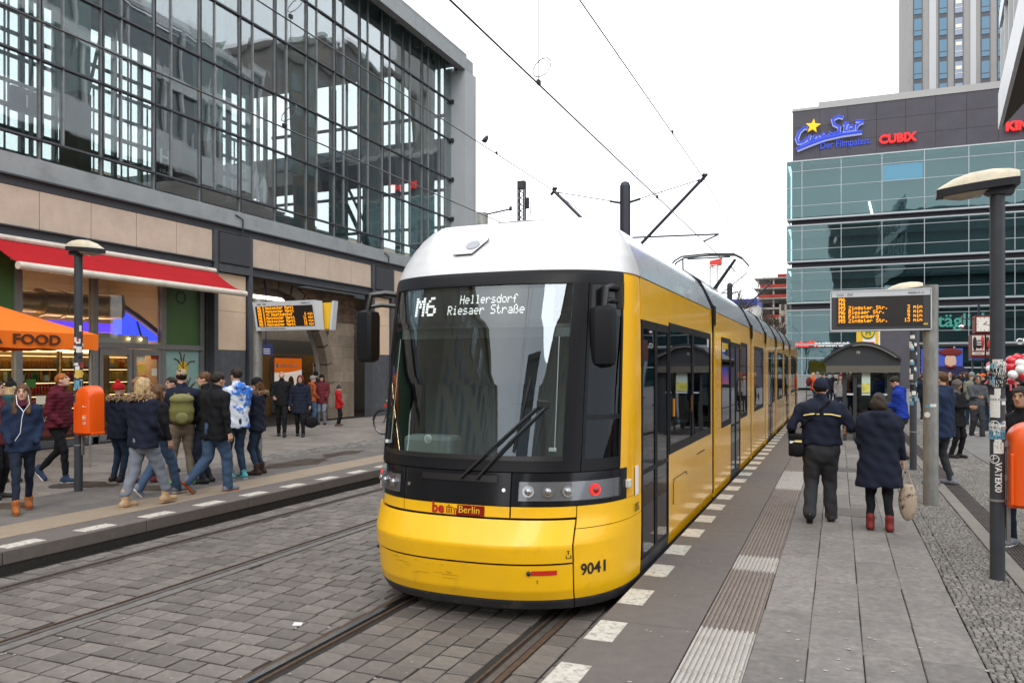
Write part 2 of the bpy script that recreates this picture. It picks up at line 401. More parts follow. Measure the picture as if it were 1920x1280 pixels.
# ---------------- left platform and pavement
g = MB(); g.box(-60, -8.01, -12, 60, -.02, .225); pav = obj('pavement', g, JOINT, kind='structure')
y = -2.0+1.86*0; y = 5.67-1.86*3
while y < 46:
    m_ = MB(); m_.box(-8.62, -8.0, y+.004, y+1.856, .10, .25)
    o = obj('kerb_stone', m_, KERBF if False else EDGE, pav, bevel=.012 if y < 16 else 0)
    m_ = MB(); m_.box(-8.62, -8.03, y+.004, y+1.856, -.02, .099); obj('kerb_base', m_, KERBF, o)
    for q in (.1, 1.03):
        m_ = MB(); m_.box(-8.27, -8.07, y+q, y+q+.45, .25, .254); obj('white_marking', m_, WPAINT, o)
    y += 1.86
g = MB(); g.box(-9.3,-8.625,-4,60,.2,.2505); obj('guide_band', g, mat('beige_band', (.27,.215,.16), .8, var=.12, scale=6, bump=.3, dirt=(.2,.165,.13), dscale=1.5), pav)
g = MB(); g.box(-10.95,-9.3,-4,60,.2,.249); obj('asphalt_strip', g, mat('asphalt_strip', (.12,.112,.108), .85, var=.2, scale=3, bump=.5, bscale=120, dirt=(.19,.17,.15), dscale=.9), pav)
y = -1; row = 0
while y < 40:
    x = -17.2; w = .5 if y < 22 else 1.0
    while x < -10.96:
        L = min(.75, -10.96-x) if y < 22 else 1.0
        if L > .1:
            m_ = MB(); stone(m_, x+.005, x+L-.005, y+.005, y+w-.005, .25+rng.normal()*.002, rng.uniform(0, 1), c=.008); obj('slab', m_, SLABL, pav)
        x += L if x > -17.15 or row % 2 == 0 else .38
    y += w; row += 1
m_ = MB()
def mos2(x0, x1, y0, y1, s):
    y = y0
    while y < y1:
        x = x0
        while x < x1: w = s*rng.uniform(.8, 1.2); stone(m_, x+.008, x+w-.008, y+.008, y+s-.008, .256+rng.normal()*.004, rng.uniform(0, 1)); x += w
        y += s
mos2(-11.6,-10.95,13.5,26,.11); obj('small_cobbles', m_, COB, pav, kind='stuff')
DIRT = mat('dirt_patch', (.06,.045,.035), .95, var=.5, scale=5, bump=.8)
def blob(name, cx, cy, rx, ry, z, m, n=18):
    g = MB(); ps = [(cx+rx*math.cos(2*math.pi*i/n)*rng.uniform(.6, 1.1), cy+ry*math.sin(2*math.pi*i/n)*rng.uniform(.6, 1.1)) for i in range(n)]
    g.add([(cx, cy, z+.012)]+[(*p, z) for p in ps], [(0, 1+i, 1+(i+1) % n) for i in range(n)]); return obj(name, g, m, pav, kind='stuff')
for px, py, rx, ry in ((560,868,.45,1.2),(640,850,.3,.9),(170,908,.6,.35),(20,948,.35,.3),(300,915,.5,.3)): blob('loose_soil', *onG(px, py), rx, ry, .2535, DIRT)
g = MB(); g.cyl(-11.5, 9.3, .25, .2555, .33, 20); obj('manhole_cover', g, MATS['cast_iron'], pav)
# litter and gum: small pale spots, trodden flat
g = MB()
for i in range(240):
    if i % 2: x, y, z = rng.uniform(-1.4, 1.4), 4.5+rng.exponential(4), .2555
    else: x, y, z = rng.uniform(-5.8, -2.4), 4+rng.exponential(4), .006
    r = rng.uniform(.006, .016); g.add([(x+r*math.cos(a)*rng.uniform(.6, 1.3), y+r*math.sin(a)*rng.uniform(.6, 1.3), z) for a in lin(0, 5.3, 6)], [tuple(range(6))])
obj('gum_spots', g, mat('gum', (.33,.31,.29), .8), label='pale gum spots trodden into the platform and the setts', cat='litter', kind='stuff')
x, y = onG(558, 1172, 0); g = MB(); g.obox((x, y, .012), (.035,.01,0), (-.006,.02,.004), (0,0,.004)); obj('paper_scrap', g, WHITE, label='small white paper scrap lying on the setts between the tracks', cat='litter')
# ================================================================ TRAM
TX = -2.95; YS = 7.4
YEL = mat('tram_yellow', (.86,.48,.004), .42, coat=.18, var=.05, scale=3, bump=.02, bscale=3, dirt=(.55,.33,.02), dscale=5, dlo=.58, dhi=.9)
YELS = mat('tram_yellow_gloss', (.9,.47,.003), .16, coat=.55, bump=.06, bscale=1.1, var=.04, scale=2, dirt=(.7,.35,.01), dscale=.7, dlo=.5, dhi=.95)
TWH = mat('tram_white', (.6,.61,.63), .3, coat=.4, var=.05, scale=3, dirt=(.47,.46,.44), dscale=1.4, dlo=.48, dhi=.9, stretch=(2.5,1,.5))
TGR = mat('tram_grey_roof', (.36,.38,.41), .25, coat=.5, var=.06, scale=2, bump=.06, bscale=1.2, dirt=(.28,.28,.28), dscale=1.3, stretch=(1,1.5,.6))
TBK = mat('tram_black_gloss', (.008,.009,.012), .16, spec=.3)
TFR = mat('tram_frame', (.009,.0095,.012), .38, spec=.16)
SKIRT = mat('tram_skirt', (.05,.05,.056), .55, var=.15, scale=8, dirt=(.12,.11,.1), dscale=4, dlo=.5, dhi=.8)
TGL = glass('windshield_glass', (.66,.74,.73), .17, .012, gcol=(.7,.8,.9), wave=.02)
SGL = glass('tram_side_glass', (.2,.22,.22), .1, .015, gcol=(.9,.93,1), wave=.2)
BEL = mat('bellows', (.06,.06,.062), .7)
SEAM = mat('seam', (.012,.01,.008), .7)
tram = thing('tram', 'yellow tram with white roof and M6 Hellersdorf sign standing at the right platform', 'tram', (TX, 7.4, 0))
PR = [(.13,6.16,1.2),(.2,6.1,1.222),(.3,6.05,1.23),(.5,6.02,1.236),(.54,6.02,1.236),(.68,6.0,1.238),(.88,6.12,1.238),(1.0,6.13,1.238),(1.26,6.17,1.238),(1.34,6.19,1.238),(2.0,6.33,1.237),(2.55,6.47,1.232),(2.9,6.57,1.222),(2.97,6.6,1.218),(3.05,6.66,1.2),(3.16,6.76,1.17),(3.3,6.92,1.11),(3.43,7.1,1.03),(3.52,7.28,.94),(3.58,7.395,.8)]
def prof(z):
    for a, b in zip(PR, PR[1:]):
        if z <= b[0]:
            k = max(0, (z-a[0])/(b[0]-a[0])); return a[1]+(b[1]-a[1])*k, a[2]+(b[2]-a[2])*k
    return PR[-1][1:]
def nose(t, z, off=0):
    """t = angle across the front, -90..90 degrees"""
    yf, w = prof(z); n = 2.55; a = R(max(-90, min(90, t)))
    def P(a, z):
        yf, w = prof(z)
        sx = math.copysign(abs(math.sin(a))**(2/n), a); cy = max(0, math.cos(a))**(2/n)
        return Vector((TX+w*sx, YS-(YS-yf)*cy, z))
    p = P(a, z)
    if off:
        e = .02; d1 = P(min(a+e, math.pi/2), z)-P(max(a-e, -math.pi/2), z); d2 = P(a, min(z+.02, 3.57))-P(a, max(z-.02, .13)); n_ = d1.cross(d2)
        if n_.length > 0: p = p+n_.normalized()*off
    return p
def patch(name, t0, t1, z0, z1, m, par, off=0, nt=24, nz=10, thick=.012, **kw):
    g = MB(); ts = lin(t0, t1, nt); zs = lin(z0, z1, nz)
    zs = sorted(set([z for z in zs]+[p[0] for p in PR if z0 < p[0] < z1]))
    g.grid(lambda t, z: nose(t, z, off), ts, zs)
    rim = [(t, zs[0]) for t in ts]+[(ts[-1], z) for z in zs[1:]]+[(t, zs[-1]) for t in ts[::-1][1:]]+[(ts[0], z) for z in zs[::-1][1:]]
    b = len(g.v); g.v += [tuple(nose(t, z, off)) for t, z in rim]+[tuple(nose(t, z, off-thick)) for t, z in rim]; k = len(rim)
    for i in range(k-1): g.f.append((b+i, b+k+i, b+k+i+1, b+i+1)); g.m.append(0); g.t.append(.5)
    return obj(name, g, m, par, smooth=True, **kw)
def tx(xrel):   # angle for a sideways offset from the centre line
    s = min(1, abs(xrel)/1.238); return math.copysign(math.degrees(math.asin(s**(2.55/2))), xrel)
TR = tx(.92)
g = MB(); g.grid(lambda t, z: nose(t, z, -.03), lin(-90, 90, 50), lin(.16, 1.3, 16)); obj('nose_backing', g, SEAM, tram, smooth=True)
patch('skirt', -90, TR-.3, .13, .215, SKIRT, tram, nt=44, thick=.05); patch('skirt', TR+.3, 90, .13, .215, SKIRT, tram, thick=.05)
patch('bumper', -90, TR-.4, .222, .52, YEL, tram, nt=44)
patch('corner_panel', TR+.4, 90, .222, .8, YEL, tram)
patch('corner_panel', TR+.4, 90, .806, .985, YEL, tram, nz=4)
patch('bonnet', -84, TR-.9, .54, .874, YEL, tram, off=.016, nt=44, thick=.035)
patch('corner_panel', -90, -84.4, .53, .885, YEL, tram, nt=4)
L1, L2 = tx(-.62), tx(.42)
for a, b in ((-90, L1-.3), (L1+.3, L2-.3), (L2+.3, TR-.2)): patch('front_band', a, b, .895, .985, YEL, tram, nz=3)
for a, b in ((-76, L1-.3), (L1+.3, L2-.3), (L2+.3, 75)): patch('lamp_mask', a, b, .99, 1.262, TBK, tram, off=.004, nz=5)
patch('corner_strip', 69.5, 90, 1.0, 2.995, YELS, tram, nt=8, nz=14); patch('corner_strip', -90, -69.5, 1.0, 2.995, YELS, tram, nt=8, nz=14)
patch('corner_strip', 75.4, 90, .99, 1.26, YELS, tram, nt=6, nz=3)
for a_, b_ in ((-90, -69), (69, 90)): patch('inner_lining', a_, b_, .5, 2.99, SEAM, tram, off=-.04, nt=8, nz=8)
# windshield: frame ring and panes
GL, GR = tx(-1.03), tx(.81); FL, FR = -68.5, tx(.93); SR = 69
fr = patch('windshield_frame', FL, FR, 1.27, 1.36, TFR, tram, off=.012, nz=3, nt=30, thick=.06)
patch('frame_top', FL, SR, 2.88, 2.995, TFR, fr, off=.012, nz=4, nt=34, thick=.06)
patch('frame_post', FL, GL, 1.36, 2.88, TFR, fr, off=.012, nt=5, thick=.06); patch('frame_post', GR, FR, 1.36, 2.88, TFR, fr, off=.012, nt=5, thick=.06)
patch('frame_inner', GL, GR, 1.36, 1.40, BLACK, fr, off=.004, nz=2, nt=30)
patch('frame_bar', GL, GR, 2.5, 2.53, BLACK, fr, off=-.012, nz=2, nt=30)
ws = patch('windshield', GL, GR, 1.40, 2.88, TGL, tram, off=0, nt=34, nz=16, thick=.006)
sf = patch('cab_window_frame', FR+.6, SR, 1.27, 1.37, TFR, tram, off=.008, nz=3, nt=8, thick=.06)
patch('frame_post', FR+.6, FR+2.2, 1.37, 2.88, TFR, sf, off=.008, nt=3); patch('frame_post', SR-1.6, SR, 1.37, 2.88, TFR, sf, off=.008, nt=3)
patch('frame_bar', FR+2.2, SR-1.6, 1.70, 1.74, TFR, sf, off=.008, nz=2, nt=8)
patch('frame_panel', FR+2.2, SR-1.6, 2.6, 2.88, TBK, sf, off=.004, nz=4, nt=8)
CG = glass('cab_side_glass', (.12,.14,.16), .05, .015, gcol=(.6,.65,.72))
patch('cab_window', FR+2.2, SR-1.6, 1.37, 1.70, CG, tram, off=0, nt=8, nz=4, thick=.006); patch('cab_window', FR+2.2, SR-1.6, 1.74, 2.6, CG, tram, off=0, nt=8, nz=8, thick=.006)
patch('roof_cap', -90, 90, 3.0, 3.58, TWH, tram, off=.014, nt=56, nz=20, thick=.05)
# front of roof: hatch with round lamp
hc = nose(tx(-.30), 3.27, .022); n_ = (nose(tx(-.3), 3.27, .3)-nose(tx(-.3), 3.27)).normalized(); ux = (nose(tx(-.16), 3.27)-nose(tx(-.44), 3.27)).normalized(); uz = n_.cross(ux); uz = -uz if uz.z < 0 else uz
g = MB(); pl = [(-.14,-.13),(.06,-.13),(.15,.1),(.13,.14),(-.01,.14)]
g.add([hc+ux*a+uz*b for a, b in pl]+[hc+ux*a+uz*b+n_*.012 for a, b in pl], [(5,6,7,8,9)]+[(i, (i+1) % 5, 5+(i+1) % 5, 5+i) for i in range(5)])
ht = obj('hatch', g, mat('hatch_white', (.6,.61,.63), .3), tram)
g = MB(); c0 = hc+ux*.02+uz*.01; g.tube([c0+n_*.01, c0+n_*.02], .068, 24); obj('round_sensor', g, mat('sensor_grey', (.3,.31,.35), .3), ht)
g = MB()
for i in range(5): a = hc+ux*pl[i][0]+uz*pl[i][1]+n_*.006; b = hc+ux*pl[(i+1) % 5][0]+uz*pl[(i+1) % 5][1]+n_*.006; g.tube([a, b], .005, 5)
obj('hatch_seam', g, SEAM, ht)
# destination sign inside the glass
TDW = emit('display_white', (1,.98,.95), 1.1)
dp = patch('destination_display', tx(-.97), tx(.66), 2.54, 2.86, mat('display_black', (.006,.006,.007), .3), tram, off=-.035, nt=30, nz=4, thick=.03)
def DS(u, v): return nose(tx(u), v, -.028)
def dots_on(mb, s, u0, v0, px, sy=1.0, bold=False):
    u = u0
    for ch in s:
        gph = FONT.get(ch, FONT[' '])
        for c in range(5):
            bits = int(gph[2*c:2*c+2], 16)
            for r in range(7):
                if bits >> r & 1:
                    a = u+c*px; b = v0-(r+1)*px*sy; e = px*(1.25 if bold else .86); f = px*sy*.8
                    mb.add([DS(a, b), DS(a+e, b), DS(a+e, b+f), DS(a, b+f)], [(0,1,2,3)])
        u += 6*px
    return mb
obj('route_number', dots_on(MB(), 'M6', -.76, 2.81, .023, 1.12, True), TDW, dp)
obj('destination_text', dots_on(MB(), 'Hellersdorf', -.24, 2.81, .0088, 1.3), TDW, dp)
obj('destination_text', dots_on(MB(), 'Riesaer Straße', -.36, 2.715, .0092, 1.3), TDW, dp)
# lamps
LG = glass('lamp_cover', (.9,.92,.95), .1, .05)
HOUS = mat('lamp_housing', (.2,.205,.22), .3, metal=.6)
def lampset(t0, t1, reds, name='headlight_cluster'):
    r = patch(name, t0, t1, 1.035, 1.19, HOUS, tram, off=.010, nt=16, nz=4, thick=.03)
    for tq, rad, m_, lab in reds:
        c = nose(tq, 1.112, .012); d = (nose(tq, 1.112, .2)-nose(tq, 1.112)).normalized()
        g = MB(); g.tube([c-d*.0, c+d*.014], rad, 20); q = obj(lab, g, m_[0], r, smooth=True)
        g = MB(); g.ball(c+d*.008, rad*.66, 14, 8); obj('lens', g, m_[1], q, smooth='all')
    patch('lamp_cover', t0, t1, 1.033, 1.192, LG, r, off=.03, nt=16, nz=4, thick=.01)
    return r
RL = (CHROME, mat('lens_glass', (.35,.37,.4), .08, metal=.7)); RED = (emit('tail_ring', (1,.015,.01), 1.3), mat('tail_core', (.25,.03,.03), .3))
lampset(tx(.42)+3, tx(1.165), [(tx(.56), .05, RL, 'headlight'), (tx(.71), .048, RL, 'headlight'), (tx(.85), .05, RL, 'headlight'), (tx(1.03), .05, RED, 'tail_light')])
lampset(-84, tx(-.68), [(tx(-.76), .048, RL, 'headlight'), (tx(-.9), .048, RL, 'headlight'), (tx(-1.02), .044, RL, 'headlight'), (tx(-1.14), .05, RED, 'tail_light')])
c = nose(tx(1.205), 1.115, .01); g = MB(); g.box(c.x-.035, c.x+.03, c.y-.02, c.y+.05, c.z-.035, c.z+.04); obj('side_indicator', g, mat('indicator_white', (.6,.58,.52), .25), tram, bevel=.01)
REDR = mat('reflector_red', (.55,.03,.02), .2)
for tq, sgn in ((tx(.62), 1), (tx(-1.13), -1)):
    p1 = nose(tq, .46, .006); p2 = nose(tq+sgn*6, .46, .006); g = MB()
    g.grid(lambda t, z: nose(t, z, .004), lin(tq, tq+11*sgn if sgn > 0 else tq+5, 6), [.44,.48]); rr = obj('reflector', g, REDR, tram)
    c = nose(tq-1 if sgn > 0 else tq+6, .46, .006); g = MB(); g.ball(c, .02, 10, 6); obj('tow_cap', g, BLACK, rr, smooth='all')
for tq in (tx(-.56), tx(.36)):
    c = nose(tq, 1.12, .006); d = (nose(tq, 1.12, .2)-nose(tq, 1.12)).normalized(); g = MB(); g.tube([c, c+d*.008], .016, 12); obj('lock', g, CHROME, tram)
patch('wiper_recess', tx(-.42), tx(.3), 1.18, 1.235, BLACK, tram, off=.012, nz=2)
# wiper: two arms from the recess to the pivot at upper right
g = MB()
pa, pb, pc = nose(tx(-.03), 1.2, .03), nose(tx(.62), 1.83, .055), nose(tx(.12), 1.2, .03)
g.tube([pa, (pa+pb)/2+Vector((0,-.02,0)), pb], .012, 6); g.tube([pc, (pc+pb)/2+Vector((.02,-.02,0)), pb+Vector((.05,0,-.02))], .012, 6); g.obox(pb+Vector((.02,0,0)), (.05,.01,-.005), (0,.02,0), (.0,0,.025))
wp = obj('wiper', g, BLACK, tram)
g = MB(); q0, q1 = nose(tx(.42), 1.43, .02), nose(tx(.52), 2.06, .02); g.tube([q0, nose(tx(.47), 1.75, .022), q1], .011, 6); obj('wiper_blade', g, BLACK, wp)
# mirrors
def mirror(tq, z, sgn):
    a = nose(tq, z, .0); out = Vector((sgn*.27, -.16, 0)) if sgn < 0 else Vector((-.07, -.2, 0))
    a = nose(tq, z); g = MB(); g.tube([a+Vector((0,0,.02)), a+out*.6+Vector((0,0,.04)), a+out*1.05+Vector((0,0,.02)), a+out*1.15+Vector((0,0,-.14))], [.03,.032,.034,.03], 10); g.tube([a+Vector((0,0,-.1)), a+out*.7+Vector((0,0,-.08)), a+out*1.1+Vector((0,0,-.1))], .022, 8); g.obox(a+Vector((0,0,-.03)), (.03,0,0), (0,.05,0), (0,0,.12))
    r = obj('mirror_arm', g, BLACK, tram, smooth=True)
    c = a+out*1.15+Vector((0,0,-.4)); g = MB(); fw = Vector((sgn*.25, -1, 0)).normalized(); sd_ = Vector((fw.y, -fw.x, 0))
    ring = [(-.5,-.35),(-.35,-.5),(.35,-.5),(.5,-.35),(.5,.35),(.35,.5),(-.35,.5),(-.5,.35)]
    rows = [(-.2,.8),(-.225,.5),(-.185,1.0),(.16,1.04),(.2,.85),(.215,.4)]
    rows = [(-.215,.55),(-.195,.9),(-.15,1.0),(.16,1.02),(.195,.9),(.21,.5)]
    b = []
    for zz, s_ in rows: b += [c+sd_*(u*.215*s_)+fw*(v*.17*s_)+Vector((0,0,zz*1.25)) for u, v in ring]
    fs = [(i*8+j, i*8+(j+1) % 8, (i+1)*8+(j+1) % 8, (i+1)*8+j) for i in range(5) for j in range(8)]+[tuple(range(7, -1, -1)), tuple(range(40, 48))]
    g.add(b, fs); obj('mirror_housing', g, mat('mirror_black', (.012,.013,.016), .5, spec=.15), r, smooth=True)
    g = MB(); mc = c-fw*.088; g.add([mc+sd_*a_*.08+Vector((0,0,b_*.18)) for a_, b_ in ((-1,-1),(1,-1),(1,1),(-1,1))], [(0,1,2,3)]); obj('mirror_glass', g, CHROME, r)
mirror(-83, 2.87, -1); mirror(66, 2.82, 1)
# grab handles / marks on the front
def on_nose(mb, t_c, zc, off, m, name, par):   # wrap a flat drawing (x = metres across, y = metres up) on the nose
    g = MB(); sx0 = t_c
    g.v = [tuple(nose(tx(sx0+x), zc+y, off+z*0)) for x, y, z in mb.v]; g.f = mb.f; g.m = mb.m; g.t = mb.t
    return obj(name, g, m, par)
DRED = mat('logo_red', (.42,.015,.012), .4)
def flat(s, size, **k): return text(s, size, (0,0,0), (1,0,0), (0,1,0), None, None, ext=0, **k)
lg = on_nose(flat('be', .125, bold=.004), -.30, .905, .006, DRED, 'slogan', tram)
g = MB()
for i in range(3): g.box(0+i*.022, .01+i*.022, 0, .04, 0, 0)
g.box(-.006, .062, .047, .055, 0, 0); g.box(.018,.032,.06,.07,0,0)
for i in range(2): g.box(.072+i*.022, .082+i*.022, -.02, .03, 0, 0)
g.box(.066,.12,.036,.044,0,0)
on_nose(g, -.155, .905, .006, DRED, 'gate_emblem', lg)
g = MB(); [g.box(a, a+.05, 0, .084, 0, 0) for a in lin(0, .2, 5)]; on_nose(g, -.05, .897, .006, DRED, 'logo_field', lg)
on_nose(flat('Berlin', .085), -.04, .915, .009, mat('logo_yellow', (.8,.5,.02), .4), 'logo_text', lg)
on_nose(flat('9041', .135, sx=.6, bold=.003), .965, .42, .005, BLACK, 'fleet_number', tram)
on_nose(flat('5', .04), .655, .375, .006, BLACK, 'hose_mark', tram)
g = MB(); g.box(0,.035,0,.006,0,0); g.box(0,.005,0,.03,0,0); g.box(.03,.035,0,.03,0,0); g.box(.014,.02,.035,.065,0,0); g.box(.008,.026,.062,.067,0,0); on_nose(g, .865, .575, .02, BLACK, 'jacking_mark', tram)
g = MB(); [g.box(-.0+a, a+.05, 0, .115, 0, 0) for a in lin(0, .1, 3)]; st = on_nose(g, -1.2, .56, .016, mat('sticker_grey', (.5,.5,.52), .4), 'sticker', tram)
g = MB(); g.box(0,.05,0,.12,0,0); on_nose(g, -1.08, .555, .016, WHITE, 'sticker', tram)
g = MB(); g.add([(0,.03,0),(.015,0,0),(.03,.03,0),(.028,.05,0),(.002,.05,0)], [(0,1,2,3,4)]); on_nose(g, -1.07, .6, .018, MATS['logo_yellow'], 'crest', tram)
g = MB(); 
for i in range(16):
    a = rng.uniform(-.7,-.1); z = rng.uniform(.36,.5); g.box(a, a+rng.uniform(.02,.16), z, z+.0025, 0, 0)
on_nose(g, 0, 0, .003, mat('scuff', (.42,.25,.02), .7), 'scuff_marks', tram)
for tq, z in ((-.98, 1.44), (.74, 1.44)):
    p = nose(tx(tq), z, -.02); g = MB(); g.box(p.x-.04,p.x+.02,p.y-.01,p.y+.01,z,z+.03); g.box(p.x-.015,p.x-.005,p.y,p.y+.005,z,z+.03); g.tube([p+Vector((0,.02,0)), nose(tx(tq*.98), 2.42, -.03)], .004, 5)
    obj('blind_cord', g, WHITE, tram)
p = nose(tx(-.42), 1.52, -.03); g = MB(); g.tube([p, p+Vector((-.003,-.012,0))], .04, 18); q = obj('round_light', g, WHITE, tram); g = MB(); g.tube([p+Vector((0,-.012,0)), p+Vector((-.004,-.02,0))], .028, 16); obj('light_lens', g, mat('pale_lens', (.55,.6,.6), .2), q)
# ---------------- side walls
JN = [12.1, 17.65, 21.2, 24.9, 28.4, 32.2, 39.5]
def wallpt(y, z, sgn, off=0):
    zs = [(.2,1.225),(.35,1.238),(2.6,1.236),(3.0,1.22)]
    x = 1.238
    for a, b in zip(zs, zs[1:]):
        if a[0] <= z <= b[0]: x = a[1]+(b[1]-a[1])*(z-a[0])/(b[0]-a[0])
    if z > 3.0: x = 1.22
    return Vector((TX+sgn*(x+off), y, z))
def wall(name, y0, y1, z0, z1, m, par, sgn, off=0, th=.03, **kw):
    zs = sorted({z0, z1} | {z for z in (.35, 2.6, 3.0) if z0 < z < z1}); ys = [y0, (y0+y1)/2, y1]
    g = MB(); A = [[wallpt(y, z, sgn, off) for y in ys] for z in zs]; B = [[wallpt(y, z, sgn, off-th) for y in ys] for z in zs]
    nz = len(zs); b = [p for r in A for p in r]+[p for r in B for p in r]; N = nz*3; fs = []
    for j in range(nz-1):
        for i in range(2): fs += [(j*3+i, j*3+i+1, (j+1)*3+i+1, (j+1)*3+i), (N+j*3+i+1, N+j*3+i, N+(j+1)*3+i, N+(j+1)*3+i+1)]
    for i in range(2): fs += [(i+1, i, N+i, N+i+1), ((nz-1)*3+i, (nz-1)*3+i+1, N+(nz-1)*3+i+1, N+(nz-1)*3+i)]
    for j in range(nz-1): fs += [(j*3, (j+1)*3, N+(j+1)*3, N+j*3), ((j+1)*3+2, j*3+2, N+j*3+2, N+(j+1)*3+2)]
    if sgn < 0: fs = [f[::-1] for f in fs]
    g.add(b, fs); return obj(name, g, m, par, **kw)
def section(y0, y1, items, first=False):
    """items: (kind, ya, yb) kind in door / window; the rest is panel"""
    a0, b0 = (y0 if first else y0+.13), y1-.13
    g = MB(); zs = [(1.225,3.002),(1.18,3.12),(1.1,3.3),(1.02,3.43),(.93,3.52),(.8,3.585),(0,3.61)]
    prof_ = [(TX+x, z) for x, z in zs]+[(TX-x, z) for x, z in zs[::-1][1:]]
    k = len(prof_); vs = [(x, a0, z) for x, z in prof_]+[(x, b0, z) for x, z in prof_]
    g.add(vs, [(i, k+i, k+i+1, i+1) for i in range(k-1)]+[tuple(range(k-1,-1,-1)), tuple(range(k, 2*k))]); rf = obj('roof', g, TGR, tram, smooth=True)
    for sgn in (1, -1):
        its = sorted(items, key=lambda q: q[1]); cur = a0
        for kind, ya, yb in its+[('end', b0, b0)]:
            if ya-cur > .02: wall('side_panel', cur+.002, ya-.002, .22, 2.995, YELS, tram, sgn)
            if kind == 'window':
                wall('side_panel', ya, yb, .22, 1.2, YELS, tram, sgn); wall('side_panel', ya, yb, 2.64, 2.995, YELS, tram, sgn)
                w = thing_child = wall('window_frame', ya, yb, 1.2, 1.29, TFR, tram, sgn, .006)
                wall('frame_rail', ya, yb, 2.56, 2.64, TFR, w, sgn, .006)
                n = max(1, round((yb-ya)/1.55)); st_ = (yb-ya)/n
                for i in range(n+1):
                    c = ya+i*st_; e = .05; wall('frame_post', max(ya, c-e), min(yb, c+e), 1.29, 2.56, TFR, w, sgn, .006)
                    if i < n:
                        wall('pane', c+e, c+st_-e, 1.29, 2.56, SGL, tram, sgn, -.004, th=.008)
                        if i % 2 == 0 and sgn > 0: wall('vent_rail', c+e, c+st_-e, 2.18, 2.2, TFR, w, sgn, .002)
            elif kind == 'door':
                wall('door_header', ya, yb, 2.6, 2.995, YELS, tram, sgn); mid = (ya+yb)/2
                wall('door_sill', ya, yb, .22, .33, SKIRT, tram, sgn)
                for p, q in ((ya+.01, mid-.006), (mid+.006, yb-.01)):
                    d = wall('door_leaf', p, q, .34, .36, TFR, tram, sgn, .002)
                    for r0, r1, s0, s1 in ((p, p+.05, .36, 2.6), (q-.05, q, .36, 2.6), (p+.05, q-.05, 2.52, 2.6), (p+.05, q-.05, 1.13, 1.17)): wall('door_rim', r0, r1, s0, s1, TFR, d, sgn, .002)
                    wall('door_pane', p+.05, q-.05, .36, 1.13, SGL, d, sgn, -.006, th=.008); wall('door_pane', p+.05, q-.05, 1.17, 2.52, SGL, d, sgn, -.006, th=.008)
            cur = max(cur, yb)
        wall('side_skirt', a0, b0, .12, .215, SKIRT, tram, sgn, -.02)
    # floor, seats, poles
    g = MB(); g.box(TX-1.18, TX+1.18, a0, b0, .36, .4); g.box(TX-1.18, TX+1.18, a0, b0, 2.66, 2.7); obj('cabin_floor', g, mat('cabin_grey', (.16,.16,.17), .6), tram)
    g = MB(); y = a0+.8
    while y < b0-.7:
        if not any(k == 'door' and ya-.3 < y < yb+.2 for k, ya, yb in items):
            for sx_ in (-.95, -.5, .62, 1.0): g.box(TX+sx_-.2, TX+sx_+.2, y, y+.42, .78, .86); g.box(TX+sx_-.2, TX+sx_+.2, y+.4, y+.48, .8, 1.5)
        y += .95
    if g.v: obj('seats', g, mat('seat_cloth', (.3,.1,.04), .8), tram)
    g = MB(); y = a0+.5
    while y < b0-.3: g.cyl(TX+.55, y, .4, 2.66, .017, 6); g.cyl(TX-.3, y+.3, .4, 2.66, .017, 6); y += 1.3
    obj('grab_poles', g, mat('pole_yellow', (.6,.4,.03), .35), tram)
section(7.4, 12.1, [('door', 7.42, 8.72), ('window', 8.74, 11.78)], True)
section(12.1, 17.65, [('window', 12.95, 14.1), ('door', 14.14, 15.6), ('window', 15.64, 16.8)])
section(17.65, 21.2, [('window', 18.3, 20.55)])
section(21.2, 24.9, [('door', 22.1, 23.5), ('window', 23.55, 24.3)])
section(24.9, 28.4, [('window', 25.5, 27.8)])
section(28.4, 32.2, [('window', 28.9, 29.7), ('door', 29.8, 31.2)])
section(32.2, 38.4, [('window', 33.0, 36.0), ('door', 36.2, 37.4)])
for j in JN[:-1]:
    g = MB(); rr = [(TX+1.16,.25),(TX+1.18,2.95),(TX+1.0,3.4),(TX+.78,3.55),(TX-.78,3.55),(TX-1.0,3.4),(TX-1.18,2.95),(TX-1.16,.25)]
    g.prism(rr, 'y', j-.13, j+.13); bl = obj('bellows', g, BEL, tram)
    g = MB(); g.box(TX+1.17, TX+1.235, j-.03, j+.03, .3, 2.9); g.box(TX+1.12, TX+1.26, j-.09, j+.09, 2.78, 3.06); g.tube([(TX+1.22,j,3.05),(TX+1.02,j,3.45),(TX+.8,j,3.6),(TX-.8,j,3.6)], .03, 6); obj('bellows_strap', g, TFR, bl)
g = MB(); g.prism([(TX+1.2,.25),(TX+1.2,3.0),(TX+.9,3.5),(TX-.9,3.5),(TX-1.2,3.0),(TX-1.2,.25)], 'y', 38.28, 39.3); obj('rear_end', g, YELS, tram)
for y in (9.8, 11.2, 19, 20.3, 26, 27.2, 34, 36):
    g = MB()
    for sx_ in (-.72, .72): g.tube([(TX+sx_-.06,y,.3),(TX+sx_+.06,y,.3)], .3, 20)
    g.box(TX-.66, TX+.66, y-.05, y+.05, .25, .35); obj('wheelset', g, SKIRT, tram)
wall('crest_sticker', 7.15, 7.27, .985, 1.25, WHITE, tram, 1, .006, th=.004); text('BVG', .11, (TX+1.246, 7.13, .84), (0,1,0), (0,0,1), BLACK, 'operator_mark', tram, ext=.001, sx=.75)
g = MB(); g.tube([(TX+1.246,y,z) for y, z in ((8.95,.62),(8.95,.86),(9.0,.9),(9.75,.9),(9.8,.86))], .004, 4); g.box(TX+1.24,TX+1.246,10.6,11.2,1.02,1.028); obj('hatch_line', g, SEAM, tram)
